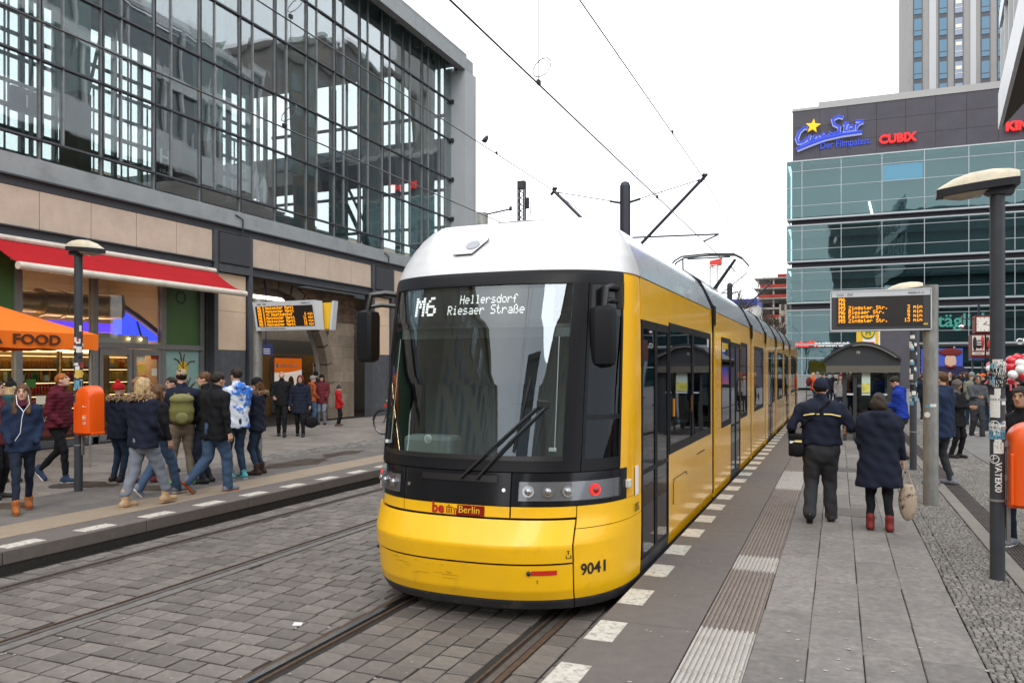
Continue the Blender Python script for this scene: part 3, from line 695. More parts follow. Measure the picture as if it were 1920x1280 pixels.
for q in (8.98, 10.2): wall('window_sticker', q, q+.09, 1.6, 1.8, emit('orange_sticker', (.9,.35,.03), .1), tram, 1, .003, th=.003)
wall('paper_notice', 10.25, 10.55, 2.1, 2.4, WHITE, tram, 1, -.012, th=.002)
# cab interior
g = MB(); g.box(TX-1.1, TX+1.1, 7.5, 7.56, .4, 2.7); obj('cab_wall', g, mat('cab_wall', (.12,.14,.15), .6), tram)
g = MB(); g.box(TX-1.0, TX+.95, 6.45, 7.0, .9, 1.26); g.box(TX-.8,TX-.3,6.5,6.75,1.26,1.52); obj('dashboard', g, mat('dashboard', (.2,.23,.22), .6), tram, bevel=.04)
g = MB(); g.box(TX-.25, TX+.3, 7.0, 7.4, .9, 1.05); g.box(TX-.22, TX+.27, 7.32, 7.45, 1.0, 1.75); g.box(TX-.1, TX+.15, 7.33, 7.44, 1.78, 1.98); obj('driver_seat', g, mat('driver_seat', (.05,.06,.08), .8), tram, bevel=.05)
g = MB(); g.box(TX-.95, TX+.9, 6.75, 6.8, 2.42, 2.52); obj('sun_blind', g, mat('blind_grey', (.25,.28,.28), .6), tram)
# pantograph
pg = MB(); bx, by = TX, 19.6
pg.tube([(bx-.1,by-.2,3.66),(bx+.1,by+.1,3.95),(bx+.62,by+.5,4.8)], [.07,.05,.035], 8); pg.tube([(bx+.15,by-.1,3.75),(bx+.85,by+.9,4.5)], .013, 5); pg.tube([(bx-.62,by+.35,4.85),(bx-.6,by+.35,3.7)], .02, 6)
pg.box(bx-.4,bx+.4,by-.5,by+.3,3.6,3.68); pt = obj('pantograph', pg, TFR, tram)
g = MB()
for dy in (.2, .5): g.tube([(bx-.95,by+dy,4.62),(bx-.8,by+dy,4.8),(bx-.62,by+dy,4.9),(bx,by+dy,4.93),(bx+.62,by+dy,4.9),(bx+.8,by+dy,4.8),(bx+.95,by+dy,4.62)], .022, 6)
g.tube([(bx-.5,by+.2,4.86),(bx-.5,by+.5,4.86)], .015, 5); g.tube([(bx+.5,by+.2,4.86),(bx+.5,by+.5,4.86)], .015, 5); g.tube([(bx-.5,by+.35,4.85),(bx+.5,by+.35,4.85)], .02, 5)
obj('contact_bow', g, BLACK, pt)
g = MB()
for a, b in ((14, 16.5), (22, 24), (29, 31)): g.box(TX-.7, TX+.7, a, b, 3.6, 3.72)
obj('roof_equipment', g, TGR, tram, bevel=.03)
# ================================================================ STATION HALL (left)
HX = -17.2
FASC = mat('fascia_paint', (.27,.29,.30), .55, var=.1, scale=2, dirt=(.16,.17,.17), dscale=1.2, dlo=.5, dhi=.85)
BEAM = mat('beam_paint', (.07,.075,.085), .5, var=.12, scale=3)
BEIGE = mat('beige_panel', (.52,.42,.34), .75, var=.1, scale=2.5, bump=.15, dirt=(.42,.34,.27), dscale=.9, dlo=.45, dhi=.85)
CREAM = mat('cream_panel', (.6,.45,.33), .7, var=.06, scale=3, bump=.1, dirt=(.5,.38,.28), dscale=1.2)
GRAN = mat('dark_granite', (.075,.08,.09), .6, var=.2, scale=4, dirt=(.11,.11,.115), dscale=1.4)
MULL = mat('mullion', (.2,.21,.215), .5, metal=.1, var=.2, scale=5)
HGL = glass('hall_glass', (.8,.86,.85), .3, .01, gcol=(.92,.96,1), wave=.15)
HGL2 = glass('far_hall_glass', (.93,.95,.95), .02, .02)
INT = mat('hall_column', (.2,.255,.24), .55, var=.15, scale=1.5)
INTD = mat('hall_dark', (.13,.15,.165), .7, var=.2, scale=.8)
hall = thing('station_hall', 'glazed railway station hall above a beige panelled ground floor, running along the left', 'station', (HX, 20, .25))
cols = [6.4+1.672*k-.0 for k in range(-3, 18)]
cols = [13.08+1.675*k for k in range(-7, 14)]           # main mullions, last one closes the glazing
rows = [7.0, 7.45, 9.32, 11.2, 13.07, 14.92, 16.8]
LEDG = 34.9
cols = [c for c in cols if c < LEDG-.5]+[LEDG]
for i in range(len(cols)-1):
    a, b = cols[i], cols[i+1]
    sub = [a, a+.59, b] if b-a > 1 else [a, b]
    for p, q in zip(sub, sub[1:]):
        for r in range(6):
            if r == 0 and p == a and q != b: q_ = b
            elif r == 0: continue
            else: q_ = q
            g = MB(); g.box(HX-.012, HX+.0, p+.025, q_-.025, rows[r]+.03, rows[r+1]-.03)
            g.v = [(x+(.004*math.sin(y*2.1+z)), y, z) for x, y, z in g.v]
            obj('pane', g, HGL, hall)
for c in cols:
    g = MB(); g.box(HX-.08, HX+.045, c-.028, c+.028, 6.98, 16.8)
    m_ = obj('mullion', g, MULL, hall)
    g = MB(); g.box(HX+.045, HX+.07, c-.014, c+.014, 7, 16.8); obj('mullion_cap', g, DARK, m_)
for a, b in zip(cols, cols[1:]):
    if b-a > 1:
        g = MB(); g.box(HX-.06, HX+.04, a+.59-.018, a+.59+.018, 7.45, 16.8); obj('thin_mullion', g, MULL, hall)
for r in rows[1:-1]:
    g = MB(); g.box(HX-.06, HX+.07, cols[0], LEDG, r-.024, r+.024); obj('transom', g, BEAM, hall)
# roof frame and end pier (stand proud of the glass)
g = MB(); g.box(HX+.4, HX+.75, cols[0], 35.3, 16.4, 17.0); g.box(HX-13, HX+.4, cols[0], 35.3, 16.96, 17.06); rfh = obj('roof_slab', g, FASC, hall)
g = MB(); g.box(HX-13, HX+.6, cols[0], 34.9, 17.06, 17.3); obj('roof_edge', g, MULL, rfh)
g = MB(); g.box(HX-.1, HX+.1, cols[0], LEDG, 16.76, 16.95); obj('roof_recess', g, BEAM, rfh)
for c in lin(14, 34, 9):
    g = MB(); g.box(HX+.1, HX+.42, c-.07, c+.07, 16.5, 16.95); obj('roof_bracket', g, MULL, rfh)
g = MB(); g.box(HX-.3, HX+.752, 34.42, 35.302, .25, 16.39); obj('end_pier', g, mat('end_wall', (.36,.38,.4), .6, var=.06, scale=1), hall)
g = MB(); g.box(HX-.8, HX+.2, 35.31, 36.83, .25, 16.9); g.box(HX-13,HX-.8,36.5,36.83,.25,6.9); obj('end_wall', g, mat('end_wall', (.4,.42,.44), .6, var=.06, scale=1), hall)
for r in rows[1:]:
    g = MB(); g.box(HX+.04, HX+.16, 34.3, 34.42, r-.08, r+.08); obj('bracket', g, DARK, hall)
# interior frames: leaning portal columns, far glazing, truss, platform, stairs
FX = -29.5
def clip_box(name, *a, m=INT, par=hall):
    g = MB(); g.box(*a); return obj(name, g, m, par)
clip_box('platform_slab', HX-12.4, HX-.35, -2, 34.9, 6.5, 6.85, m=INTD)
for k, c in enumerate([5.2, 9.9, 14.6, 19.3, 24.0, 28.7, 33.2]):
    g = MB()
    g.prism([(HX-1.0,6.85),(HX-.45,6.85),(HX-.3,16.5),(HX-1.6,16.5),(HX-1.35,13.5)], 'y', c-.18, c+.18)
    g.prism([(HX-1.0,13.5),(HX-1.3,15.0),(HX-3.4,16.9),(HX-.4,16.9)], 'y', c-.12, c+.12)
    cm = obj('portal_column', g, INT, hall)
    g = MB(); g.box(HX-1.05, HX-.4, c-.2, c+.2, 6.86, 9.1); obj('column_base', g, mat('column_base', (.07,.065,.052), .7, var=.1), cm)
    for q in (1.2, 2.0): g = MB(); g.tube([(HX-1.3,c+.3,7),(HX-1.9,c+q,12.5)], .05, 6); obj('stay', g, INTD, cm)
for c in lin(3, 36, 24):
    if int(c*10) % 2: clip_box('light_bar', HX-6.05, HX-5.95, c-.05, c+.05, 7, 17, m=INT)
    clip_box('far_mullion', FX-.1, FX+.1, c-.08, c+.08, 7, 17.3, m=INT)
    if c > 4: clip_box('thin_bar', FX-.04, FX+.04, c-.7, c-.66, 7, 17.3, m=INTD); clip_box('thin_bar', FX-.04, FX+.04, c-1.05, c-1.02, 9, 14.3, m=INTD); clip_box('thin_bar', FX-.04, FX+.04, c-.55, c-.5, 11.4, 17.2, m=INTD)
for z in (7.1, 7.9, 8.7, 9.6, 10.5, 11.4, 12.3, 13.2, 14.2, 15.1, 16.0, 17.2):
    clip_box('far_transom', FX-.1, FX+.1, -2, 34.9, z-(.09 if z in (9.6,12.3,16.0) else .045), z+.05, m=INTD)
for a, b, z0, z1 in ((2,12,7,17.3),(12,24,7,17.3),(24,34.9,7,17.3)): clip_box('far_pane', FX-.2, FX-.18, a+.02, b-.02, z0, z1, m=HGL2)
# dark hanging volume (reflected hall edge): kiosk and canopies on the platform
for q_ in (7.5, 9.4, 11.3, 13.2, 15.1): clip_box('gable_transom', HX-12.3, HX-.8, 36.5, 36.7, q_-.06, q_+.06, m=INTD)
for q_ in (2.2,4.2,6.2,8.2,10.2): clip_box('gable_mullion', HX-q_-.08, HX-q_+.08, 36.45, 36.75, 6.9, 17.3, m=INT)
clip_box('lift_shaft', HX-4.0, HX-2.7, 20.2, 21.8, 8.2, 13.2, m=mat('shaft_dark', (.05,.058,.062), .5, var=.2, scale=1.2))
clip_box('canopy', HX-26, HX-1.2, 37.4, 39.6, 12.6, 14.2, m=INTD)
for q_ in (4, 9, 14, 19, 24): clip_box('canopy_post', HX-q_-.3, HX-q_+.3, 38, 38.5, 0, 12.6, m=INT)


for a, b in ((-9,-6),(-14,-16.5),(-19,-16.5),(-24,-21.5)):
    g = MB(); g.tube([(HX+a, 38, 12.6), (HX+b, 38, 7)], .12, 6); g.tube([(HX+a+.6, 38, 12.6), (HX+b+.6, 38, 7)], .08, 6); obj('stay', g, INTD, hall)
for k in range(9):
    clip_box('stair_tread', HX-3.6, HX-1.6, 22+k*.95, 23.1+k*.95, 7.9-k*.1, 7.97-k*.1, m=mat('stair_pale', (.34,.4,.44), .4))
clip_box('bench', HX-3.4, HX-2.9, 20.4, 22.8, 7.55, 7.75, m=mat('bench_blue', (.03,.07,.2), .5))
for a, b in ((-2, 8), (8.2, 15.5)):
    g = MB()
    for z in (16.2, 15.2): g.box(HX-6.1, HX-5.9, a, b, z-.07, z+.07)
    y = a
    while y < b-.8: g.tube([(HX-6,y,15.2),(HX-6,y+.6,16.2)], .04, 5); y += .8
    obj('truss', g, INTD, hall)
ht_ = thing('platform_sign', 'dark stop sign with a white H hanging inside the glass hall', 'sign', (HX-1.6, 16.6, 9.0))
x, z = HX-1.5, 0
yh, zh = onX(310, HX-1.5, 290)
g = MB(); g.box(HX-1.62, HX-1.55, yh-.3, yh+.35, zh-.75, zh+.45); g.box(HX-1.6,HX-1.57,yh,yh+.03,zh+.45,14); WL[ht_.name] = Vector((HX-1.6,16.6,9.0)); obj('board', g, DARK, ht_)
text('H', .62, (HX-1.54, yh-.2, zh-.28), (0,1,0), (0,0,1), WHITE, 'letter', ht_, bold=.01); text('110 m', .16, (HX-1.54, yh-.2, zh-.55), (0,1,0), (0,0,1), WHITE, 'letter', ht_)
y1, z1 = onX(38, HX-1.5, 188); s1 = thing('platform_number_sign', 'dark blue platform number 1 sign inside the hall at the far left', 'sign', (HX-1.5, y1, z1))
g = MB(); g.box(HX-1.55, HX-1.45, y1-.25, y1+.45, z1-.3, z1+.3); g.box(HX-1.52,HX-1.48,y1,y1+.03,z1+.3,14); obj('board', g, mat('sign_navy', (.01,.015,.05), .5), s1); text('1', .45, (HX-1.44, y1+.02, z1-.15), (0,1,0), (0,0,1), WHITE, 'digit', s1)
# beige block of offices seen through the hall
bo = thing('office_block', 'beige stone office block seen through the glass hall', 'building', (-75, 75, 0))
STONEB = mat('office_stone', (.4,.33,.24), .85, var=.1, scale=.6)
g = MB(); g.box(-95,-70,55,150,0,21.5); obj('wall', g, STONEB, bo)
g = MB(); g.box(-95,-69.4,54.5,150.5,21.5,22.3); obj('cornice', g, STONEB, bo)
WPAN = mat('office_window', (.13,.19,.19), .2); WFR = mat('office_frame', (.6,.6,.56), .6)
g0 = MB(); g0.box(-70.02,-69.9,-1.0,1.0,-1.25,1.25); wm = mesh_of(g0, 'window_frame'); wm.materials.append(WFR)
g0 = MB()
for a in (-.9,-.28,.34): g0.box(-69.9,-69.86,a,a+.56,-1.1,1.1)
wm2 = mesh_of(g0, 'window'); wm2.materials.append(WPAN)
for fl in range(5):
    for k in range(19):
        y = 58.5+k*4.8
        o = bpy.data.objects.new('window', wm); COL.objects.link(o); o.parent = bo; o.location = (75, y-75, 3.4+fl*4.0)
        o2 = bpy.data.objects.new('pane', wm2); COL.objects.link(o2); o2.parent = o; 
for o in list(COL.objects):
    pass
# ---------------- ground-floor facade
g = MB(); g.box(HX-.25, HX+.10, -2, 34.95, 6.5, 6.97); obj('fascia_beam', g, FASC, hall)
g = MB(); g.box(HX-.2, HX+.02, -2, 34.95, 6.27, 6.5); g.box(HX-.2, HX+.14, -2, 34.95, 6.46, 6.5); obj('recess_beam', g, BEAM, hall)  # set-back beam in the same dark paint as the others
def ibeam(name, y0, y1, z0, z1, x=HX):
    g = MB(); g.box(x-.2, x+.02, y0, y1, z0+.03, z1-.03); g.box(x-.2, x+.12, y0, y1, z1-.03, z1); g.box(x-.2, x+.12, y0, y1, z0, z0+.03); return obj(name, g, BEAM, hall)
ibeam('lower_beam', -2, 18.58, 5.06, 5.35); ibeam('lower_beam', 20.28, 27.28, 5.06, 5.35); ibeam('lower_beam', 28.95, 34.95, 5.06, 5.35)
pj = [-2,1.2,4.2,7.3,10.4]+[onX(p, HX)[0] for p in (72,169,254,329)]+[18.58]
for a, b in zip(pj, pj[1:]):
    g = MB(); g.box(HX-.1, HX+.03, a+.008, b-.008, 5.37, 6.25); obj('beige_panel', g, BEIGE, hall)
pj = [20.3]+[onX(p, HX)[0] for p in (523,571,616,657)]+[27.26]
for a, b in zip(pj, pj[1:]):
    g = MB(); g.box(HX-.1, HX+.03, a+.008, b-.008, 5.37, 6.25); obj('beige_panel', g, BEIGE, hall)
for a, b in ((29.0,31),(31,33),(33,34.9)):
    g = MB(); g.box(HX-.1, HX+.03, a+.008, b-.008, 5.37, 6.25); obj('beige_panel', g, BEIGE, hall)
def pier(y0, y1):
    for p in (y0, y1-.16):
        g = MB(); g.box(HX-.25, HX+.02, p+.03, p+.13, .25, 6.27); g.box(HX+.02, HX+.10, p, p+.16, .25, 6.27); g.box(HX-.28,HX-.2,p,p+.16,.25,6.27); obj('steel_post', g, BEAM, hall)
    g = MB(); g.box(HX-.3, HX+.16, y0+.2, y1-.2, 5.32, 6.22); b = obj('speaker_box', g, mat('box_grey', (.05,.052,.06), .55), hall, bevel=.01)
    g = MB(); g.tube([(HX+.12, y1-.5, 6.2),(HX+.14,y1-.5,6.75),(HX+.12,y1-.8,6.85)], .02, 6); obj('cable', g, BLACK, hall)
    g = MB(); g.box(HX-.15, HX-.02, y0+.2, y1-.2, 3.9, 5.03); obj('cream_panel', g, CREAM, hall)
    g = MB(); g.box(HX-.15, HX-.02, y0+.2, y1-.2, 2.72, 3.89); obj('cream_panel', g, CREAM, hall)
    g = MB(); g.box(HX-.16, HX-.03, y0+.2, y1-.2, .25, 2.71); obj('granite_panel', g, GRAN, hall)
    g = MB(); g.box(HX-.2,HX+.12,y0+.18,y1-.18,5.06,5.3); obj('lower_beam', g, BEAM, hall)
pier(18.6, 20.28); pier(27.3, 28.95)
g = MB(); g.box(HX-.2, HX-.03, 29.0, 34.9, .25, 5.0); obj('granite_panel', g, GRAN, hall)
# ---- arch recess
g = MB()
BX = HX-.75
def brk(name, x0, x1, y0, y1, z0, z1, m): g = MB(); g.box(x0,x1,y0,y1,z0,z1); return obj(name, g, m, hall)
SAND = mat('sandstone', (.24,.19,.145), .85, var=.2, scale=3, bump=.4, bscale=20, dirt=(.15,.12,.095), dscale=1.1, tint=.2)
BRICK = mat('old_brick', (.16,.105,.075), .9, var=.3, scale=6, bump=.6, bscale=40, dirt=(.08,.06,.05), dscale=1.5, tint=.25)
# stone pier right of the passage: coursed blocks
yA, yB = 25.45, 27.25
z = .25; r_ = 0
while z < 3.5:
    h = [.42,.5,.46][r_ % 3]; y = yA+(.1 if r_ % 2 else 0)
    while y < yB-.05:
        w = min([.9,.7,1.1][(r_+int(y*3)) % 3], yB-y); g = MB(); g.box(BX-.3, BX+rng.uniform(.0,.012), y+.004, y+w-.004, z+.003, z+h-.003, 0, rng.uniform(0,1)); obj('stone', g, SAND, hall); y += w
    z += h; r_ += 1
# brick spandrel above: arch ring + wall field
cy, cz, rad = 22.15, 1.6, 3.3
for k in range(15):
    a0, a1 = math.pi*k/15, math.pi*(k+1)/15
    g = MB(); P = [(cy+q*math.cos(a), cz+q*math.sin(a)) for q, a in ((rad,a0+.012),(rad,a1-.012),(rad+.38,a1-.012),(rad+.38,a0+.012))]
    g.prism([(p[0], p[1]) for p in P], 'x', BX-.3, BX+.06+.01*(k % 2)); obj('voussoir', g, SAND, hall)
bw = MB(); z = 2.6
while z < 5.05:
    y = 18.9+(.13 if int(z/.08) % 2 else 0)
    while y < 27.2:
        if math.hypot(y+.12-cy, z+.03-cz) > rad+.42 and not (y > yA-.3 and z < 3.5): bw.box(BX-.1, BX+rng.uniform(-.004,.006), y, y+.24, z, z+.068, 0, rng.uniform(0,1))
        y += .255
    z += .08
obj('brickwork', bw, BRICK, hall, kind='stuff')
n_ = 20; g = MB(); pts = [(18.6,.25),(18.6,5.1),(27.3,5.1),(27.3,1.4),(cy+rad+.05,1.4),(cy+rad+.05,cz)]+[(cy+(rad+.05)*math.cos(math.pi*k/n_), cz+(rad+.05)*math.sin(math.pi*k/n_)) for k in range(1,n_)]+[(cy-rad-.05,cz),(18.75,.25)]
g.prism(pts, 'x', BX-.35, BX-.12); obj('arch_backing', g, SAND, hall)
g = MB()     # vault soffit behind the arch
g.grid(lambda a, x: (x, cy+(rad+.02)*math.cos(a), cz+(rad+.02)*math.sin(a)), lin(0, math.pi, 17), [BX-.3, BX-.5]); obj('vault', g, mat('vault_plaster', (.3,.28,.26), .85, var=.1, dirt=(.2,.18,.16), dscale=.8), hall, smooth='all')
g = MB(); g.box(BX-3.7, BX-3.6, 18.9, 32, 3.35, 5.2); g.box(BX-3.62,BX-.4,18.95,32,4.98,5.04); obj('passage_ceiling', g, MATS['vault_plaster'], hall)
g = MB(); g.box(BX-3.3,BX-2.7,24,31,4.92,4.98); obj('passage_fill', g, emit('passage_fill_glow', (1,.88,.72), 3), hall)  # invented ceiling glow, added to lighten the passage
g = MB(); g.box(BX-3.7, BX-3.58, 18.9, 32, 2.75, 3.35); g.box(BX-3.6,BX-.4,31.9,32,.25,4.98); obj('passage_lintel', g, mat('lintel_grey', (.13,.135,.14), .7), hall)
g = MB(); g.box(BX-3.7, BX-3.55, 18.9, 32, .25, 2.75); obj('passage_wall', g, mat('ochre_tile_wall', (.36,.2,.08), .6, var=.15, scale=4), hall)
tl = MB()
for i in range(34):
    for j in range(28):
        y = 27.75+i*.125; z = .3+j*.085
        if y < 31.8: tl.box(BX-3.55, BX-3.53, y, y+.12, z, z+.08, 0, rng.uniform(0,1))
obj('wall_tiles', tl, mat('ochre_tile', (.42,.235,.085), .5, tint=.2, var=.1), hall, kind='stuff')
g = MB(); g.box(BX-3.5, BX-.3, 18.9, 19.8, .25, 4.3); obj('passage_cheek', g, GRAN, hall)
# poster case, timetable, blue sign
PX = BX-3.4
yl, _ = onX(511, PX); yr, _ = onX(568, PX); _, zt = onX(540, PX, 667); zb_ = .6
pc_ = thing('poster_case', 'lit poster case with an orange Lieferando.de poster in the passage', 'advertisement', (PX, (yl+yr)/2, .25))
g = MB(); g.box(PX-.1, PX, yl, yr, .35, zt); obj('case_frame', g, mat('case_alu', (.35,.36,.37), .4, metal=.6), pc_)
PO = emit('poster_orange', (.85,.16,.01), .35); PW = emit('poster_pale', (.8,.7,.62), .4)
g = MB(); g.box(PX, PX+.01, yl+.12, yr-.1, zt-.7, zt-.1); po = obj('poster', g, PO, pc_)
g = MB(); g.box(PX, PX+.01, yl+.12, yr-.1, .6, zt-.7); g.add([(PX+.012, yl+.12+a*(yr-yl-.22), zt-.7+b) for a, b in ((0,0),(1,0),(1,.12),(0,-.1))], [(0,1,2,3)]); obj('poster_body', g, PW, pc_)
text('Lieferando.de', .26, (PX+.015, yl+.42, zt-.48), (0,1,0), (0,0,1), WHITE, 'poster_text', pc_, sx=.85)
g = MB(); g.prism([(yl+.2,zt-.5),(yl+.2,zt-.36),(yl+.28,zt-.27),(yl+.36,zt-.36),(yl+.36,zt-.5)], 'x', PX+.01, PX+.016); obj('poster_logo', g, WHITE, pc_)
g = MB(); g.ball((PX+.03, (yl+yr)/2+.15, 1.55), (.02,.2,.3)); obj('poster_face', g, mat('poster_skin', (.3,.16,.09), .6), pc_, smooth='all')
y1, _ = onX(590, PX); y2, _ = onX(612, PX); _, z1 = onX(600, PX, 681); _, z2 = onX(600, PX, 712)
tb = thing('notice_board', 'white timetable notice with a dark red header on the ochre wall', 'notice', (PX, y1, 1.5)); g = MB(); g.box(PX-.1, PX-.06, y1, y2, z2, z1); obj('sheet', g, WHITE, tb); g = MB(); g.box(PX-.06, PX-.05, y1, y2, z1-.13, z1); obj('header', g, mat('header_red', (.3,.02,.04), .5), tb)
g = MB()
for k in range(9): g.box(PX-.06, PX-.055, y1+.08, y2-.08, z1-.24-k*.05, z1-.222-k*.05)
obj('print_lines', g, DARK, tb)
y1, z1 = onX(491, HX-.4, 645); y2, z2 = onX(507, HX-.4, 666)
sgb = thing('blue_sign', 'small dark blue direction sign hanging in the station passage', 'sign', (HX-.4, y1, z2)); g = MB(); g.box(HX-.45, HX-.38, y1, y2+.1, z2, z1); g.box(HX-.42,HX-.4,y1+.2,y1+.23,z1,5); obj('board', g, mat('blue_board', (.02,.03,.13), .4), sgb)
g = MB()
for k in range(3): g.box(HX-.38, HX-.377, y1+.05, y2-.05, z2+.05+k*.07, z2+.075+k*.07)
obj('print_lines', g, WHITE, sgb)
# ---- shop front
ALU = mat('shop_alu', (.2,.2,.2), .45, metal=.4, var=.1)
SHG = glass('shop_glass', (.85,.88,.86), .06, .01)
shop = thing('shop', 'lit snack shop with red awning, green panels and shelves of bottles', 'shop', (HX-.3, 13, .25))
SXX = HX-.3
fr_y = [2.0, 5.0, 8.0, 10.4, 12.74, 14.78, 17.0, 18.45]
for y in fr_y: g = MB(); g.box(SXX-.08, SXX+.08, y-.08, y+.08, .25, 5.06); obj('post', g, ALU, shop)
g = MB(); g.box(SXX-.08, SXX+.12, 2, 18.45, 2.68, 2.82); obj('transom', g, ALU, shop)
g = MB(); g.box(SXX-.08, SXX+.08, 2, 18.45, .25, .42); obj('plinth', g, GRAN, shop)
GREEN = mat('green_film', (.05,.12,.035), .35, var=.12, scale=1.5); GREENB = mat('pale_green_film', (.22,.36,.34), .35, var=.15, scale=2)
for a, b in zip(fr_y, fr_y[1:]):
    up = GREEN if a in (10.4, 17.0, 2.0, 5.0, 8.0) else SHG
    g = MB(); g.box(SXX-.01, SXX+.01, a+.08, b-.08, 2.82, 5.06); obj('upper_pane', g, up, shop)
    lo = GREENB if a == 17.0 else SHG
    g = MB(); g.box(SXX-.01, SXX+.01, a+.08, b-.08, .42, 2.68); obj('pane', g, lo, shop)
# food print on glass left, pineapple print right
g = MB()
FP = [mat('print_green', (.13,.22,.07), .5, var=.5, scale=3), mat('print_orange', (.5,.12,.02), .5, var=.5, scale=3), mat('print_cream', (.4,.35,.15), .5, var=.4, scale=4)]
for k in range(26):
    y, z = rng.uniform(8.2, 12.5), rng.uniform(.6, 2.6); s_ = rng.uniform(.15, .45); g.ball((SXX-.06, y, z), (.04, s_, s_*.7), 9, 6, m=int(rng.integers(3)))
obj('food_print', g, FP, shop, smooth='all')
g = MB(); g.ball((SXX+.02, 17.75, 2.15), (.015,.2,.22)); pp = obj('fruit_print', g, mat('print_yellow', (.6,.4,.04), .5), shop, smooth='all')
g = MB()
for a, b in ((-.25,.25),(.05,.35),(.35,.2),(-.1,.4)): g.tube([(SXX+.02,17.75,2.15),(SXX+.02,17.75+a*.8,2.15+b),(SXX+.02,17.75+a*1.3,2.1+b*1.3)], .02, 5)
for k in range(12): g.tube([(SXX+.02,17.8,1.35),(SXX+.02,17.8+math.cos(k)*.45,1.4+abs(math.sin(k*1.7))*.5)], .02, 4)
obj('stem_print', g, mat('print_brown', (.1,.05,.02), .6), pp)
text('O', .55, (SXX+.012, 17.45, 4.0), (0,1,0), (0,0,1), mat('film_line', (.02,.06,.02), .5), 'ring_print', shop, bold=-.005)
# interior
WW = mat('shop_wall', (.16,.11,.075), .8)
g = MB(); g.box(SXX-3.6, SXX-3.5, 2, 18.4, .25, 5.06); g.box(SXX-3.5, SXX-.1, 2, 18.4, .2, .26); g.box(SXX-3.5, SXX-.1, 18.35, 18.45, .26, 5.06); g.box(SXX-3.5,SXX-.1,2,2.1,.26,5.06); obj('inner_wall', g, WW, shop)
g = MB(); g.box(SXX-3.5, SXX-.1, 2, 18.4, 5.07, 5.12); obj('ceiling', g, mat('shop_ceiling', (.1,.075,.07), .8), shop)
g = MB(); g.box(SXX-2.2,SXX-1.7,12.9,18.2,5.0,5.04); obj('upper_fill_glow', g, emit('upper_fill_glow', (1,.75,.55), .8), shop)  # added glow under the ceiling to brighten the upper panes
SHELF = mat('shelf', (.2,.14,.08), .6); BT = [mat('bottle_amber', (.45,.17,.02), .15), mat('bottle_green', (.04,.12,.03), .15), mat('bottle_red', (.4,.03,.02), .3), mat('pack_yellow', (.6,.4,.06), .5), mat('pack_white', (.6,.55,.45), .5)]
WARM = emit('warm_tube', (1,.62,.28), 2.4)
def shelf(y0, y1, x, seed):
    r = random.Random(seed); t_ = thing('shelf_unit', f'lit shelf of drinks and packets {["left of the lamp post","behind the wide shop pane","left of the shop door","right of the shop door"][seed]}', 'shelf', (x, y0, .25))
    g = MB(); g.box(x-.35, x-.32, y0, y1, .3, 2.6); g.box(x-.35,x,y0,y0+.03,.3,2.6); g.box(x-.35,x,y1-.03,y1,.3,2.6)
    for z in lin(.45, 2.15, 6): g.box(x-.33, x, y0+.03, y1-.03, z, z+.03)
    obj('rack', g, SHELF, t_)
    g = MB()
    for z in lin(.45, 2.15, 6): g.box(x-.05, x-.03, y0+.05, y1-.05, z+.3, z+.315)
    g.box(x-.3,x-.05,y0+.03,y1-.03,2.56,2.6)
    obj('shelf_light', g, WARM, t_)
    for zi, z in enumerate(lin(.48, 2.18, 6)):
        g = MB(); y = y0+.07; kind = r.random()
        while y < y1-.1:
            q = r.randrange(5) if kind > .5 else int(kind*8) % 5
            if q < 3: g.tube([(x-.12,y,z),(x-.12,y,z+.15),(x-.12,y,z+.2),(x-.12,y,z+.26)], [.032,.032,.014,.014], 7, m=q); y += .085
            else: w = r.uniform(.07,.14); g.box(x-.2, x-.06, y-.03, y-.03+w, z, z+r.uniform(.1,.24), m=q); y += w+.02
        obj('goods_row', g, BT, t_, kind='stuff')
    return t_
shelf(12.95, 14.6, SXX-1.0, 0); shelf(14.9, 15.9, SXX-1.3, 1); shelf(15.95, 16.4, SXX-.9, 2) if False else None
shelf(15.0, 16.0, SXX-.75, 2) if False else None
shelf(16.1, 17.0, SXX-1.0, 3)
# double door between the posts
for a, b in ((14.9, 15.9), (15.95, 16.9)):
    d = None
    g = MB(); g.box(SXX+.02,SXX+.09,a,a+.1,.3,2.66); g.box(SXX+.02,SXX+.09,b-.1,b,.3,2.66); g.box(SXX+.02,SXX+.09,a+.1,b-.1,2.5,2.66); g.box(SXX+.02,SXX+.09,a+.1,b-.1,.3,.45)
    d = obj('door', g, ALU, shop); g = MB(); g.box(SXX+.09,SXX+.13,b-.07 if a < 15 else a+.03,b-.03 if a < 15 else a+.07,1.0,1.6); obj('handle', g, CHROME, d)
for k, (y, z, m_) in enumerate(((16.15,2.35,'pack_white'),(16.15,2.05,'pack_yellow'),(16.6,2.4,'bottle_red'),(16.62,1.95,'pack_white'),(16.2,1.75,'bottle_red'),(16.65,1.5,'pack_yellow'),(16.2,1.4,'bottle_green'),(13.2,1.3,'pack_white'),(12.95,1.7,'bottle_green'))):
    g = MB(); g.box(SXX+.015, SXX+.022, y, y+.24, z, z+.2); obj('window_poster', g, MATS[m_], shop)
g = MB(); g.box(SXX-.5, SXX-.42, 12.9, 14.5, .5, 1.15); fs_ = obj('counter_board', g, mat('board_red', (.3,.02,.015), .5), shop); text('BRATWURST', .2, (SXX-.41, 13.2, .85), (0,1,0), (0,0,1), WHITE, 'board_text', shop)
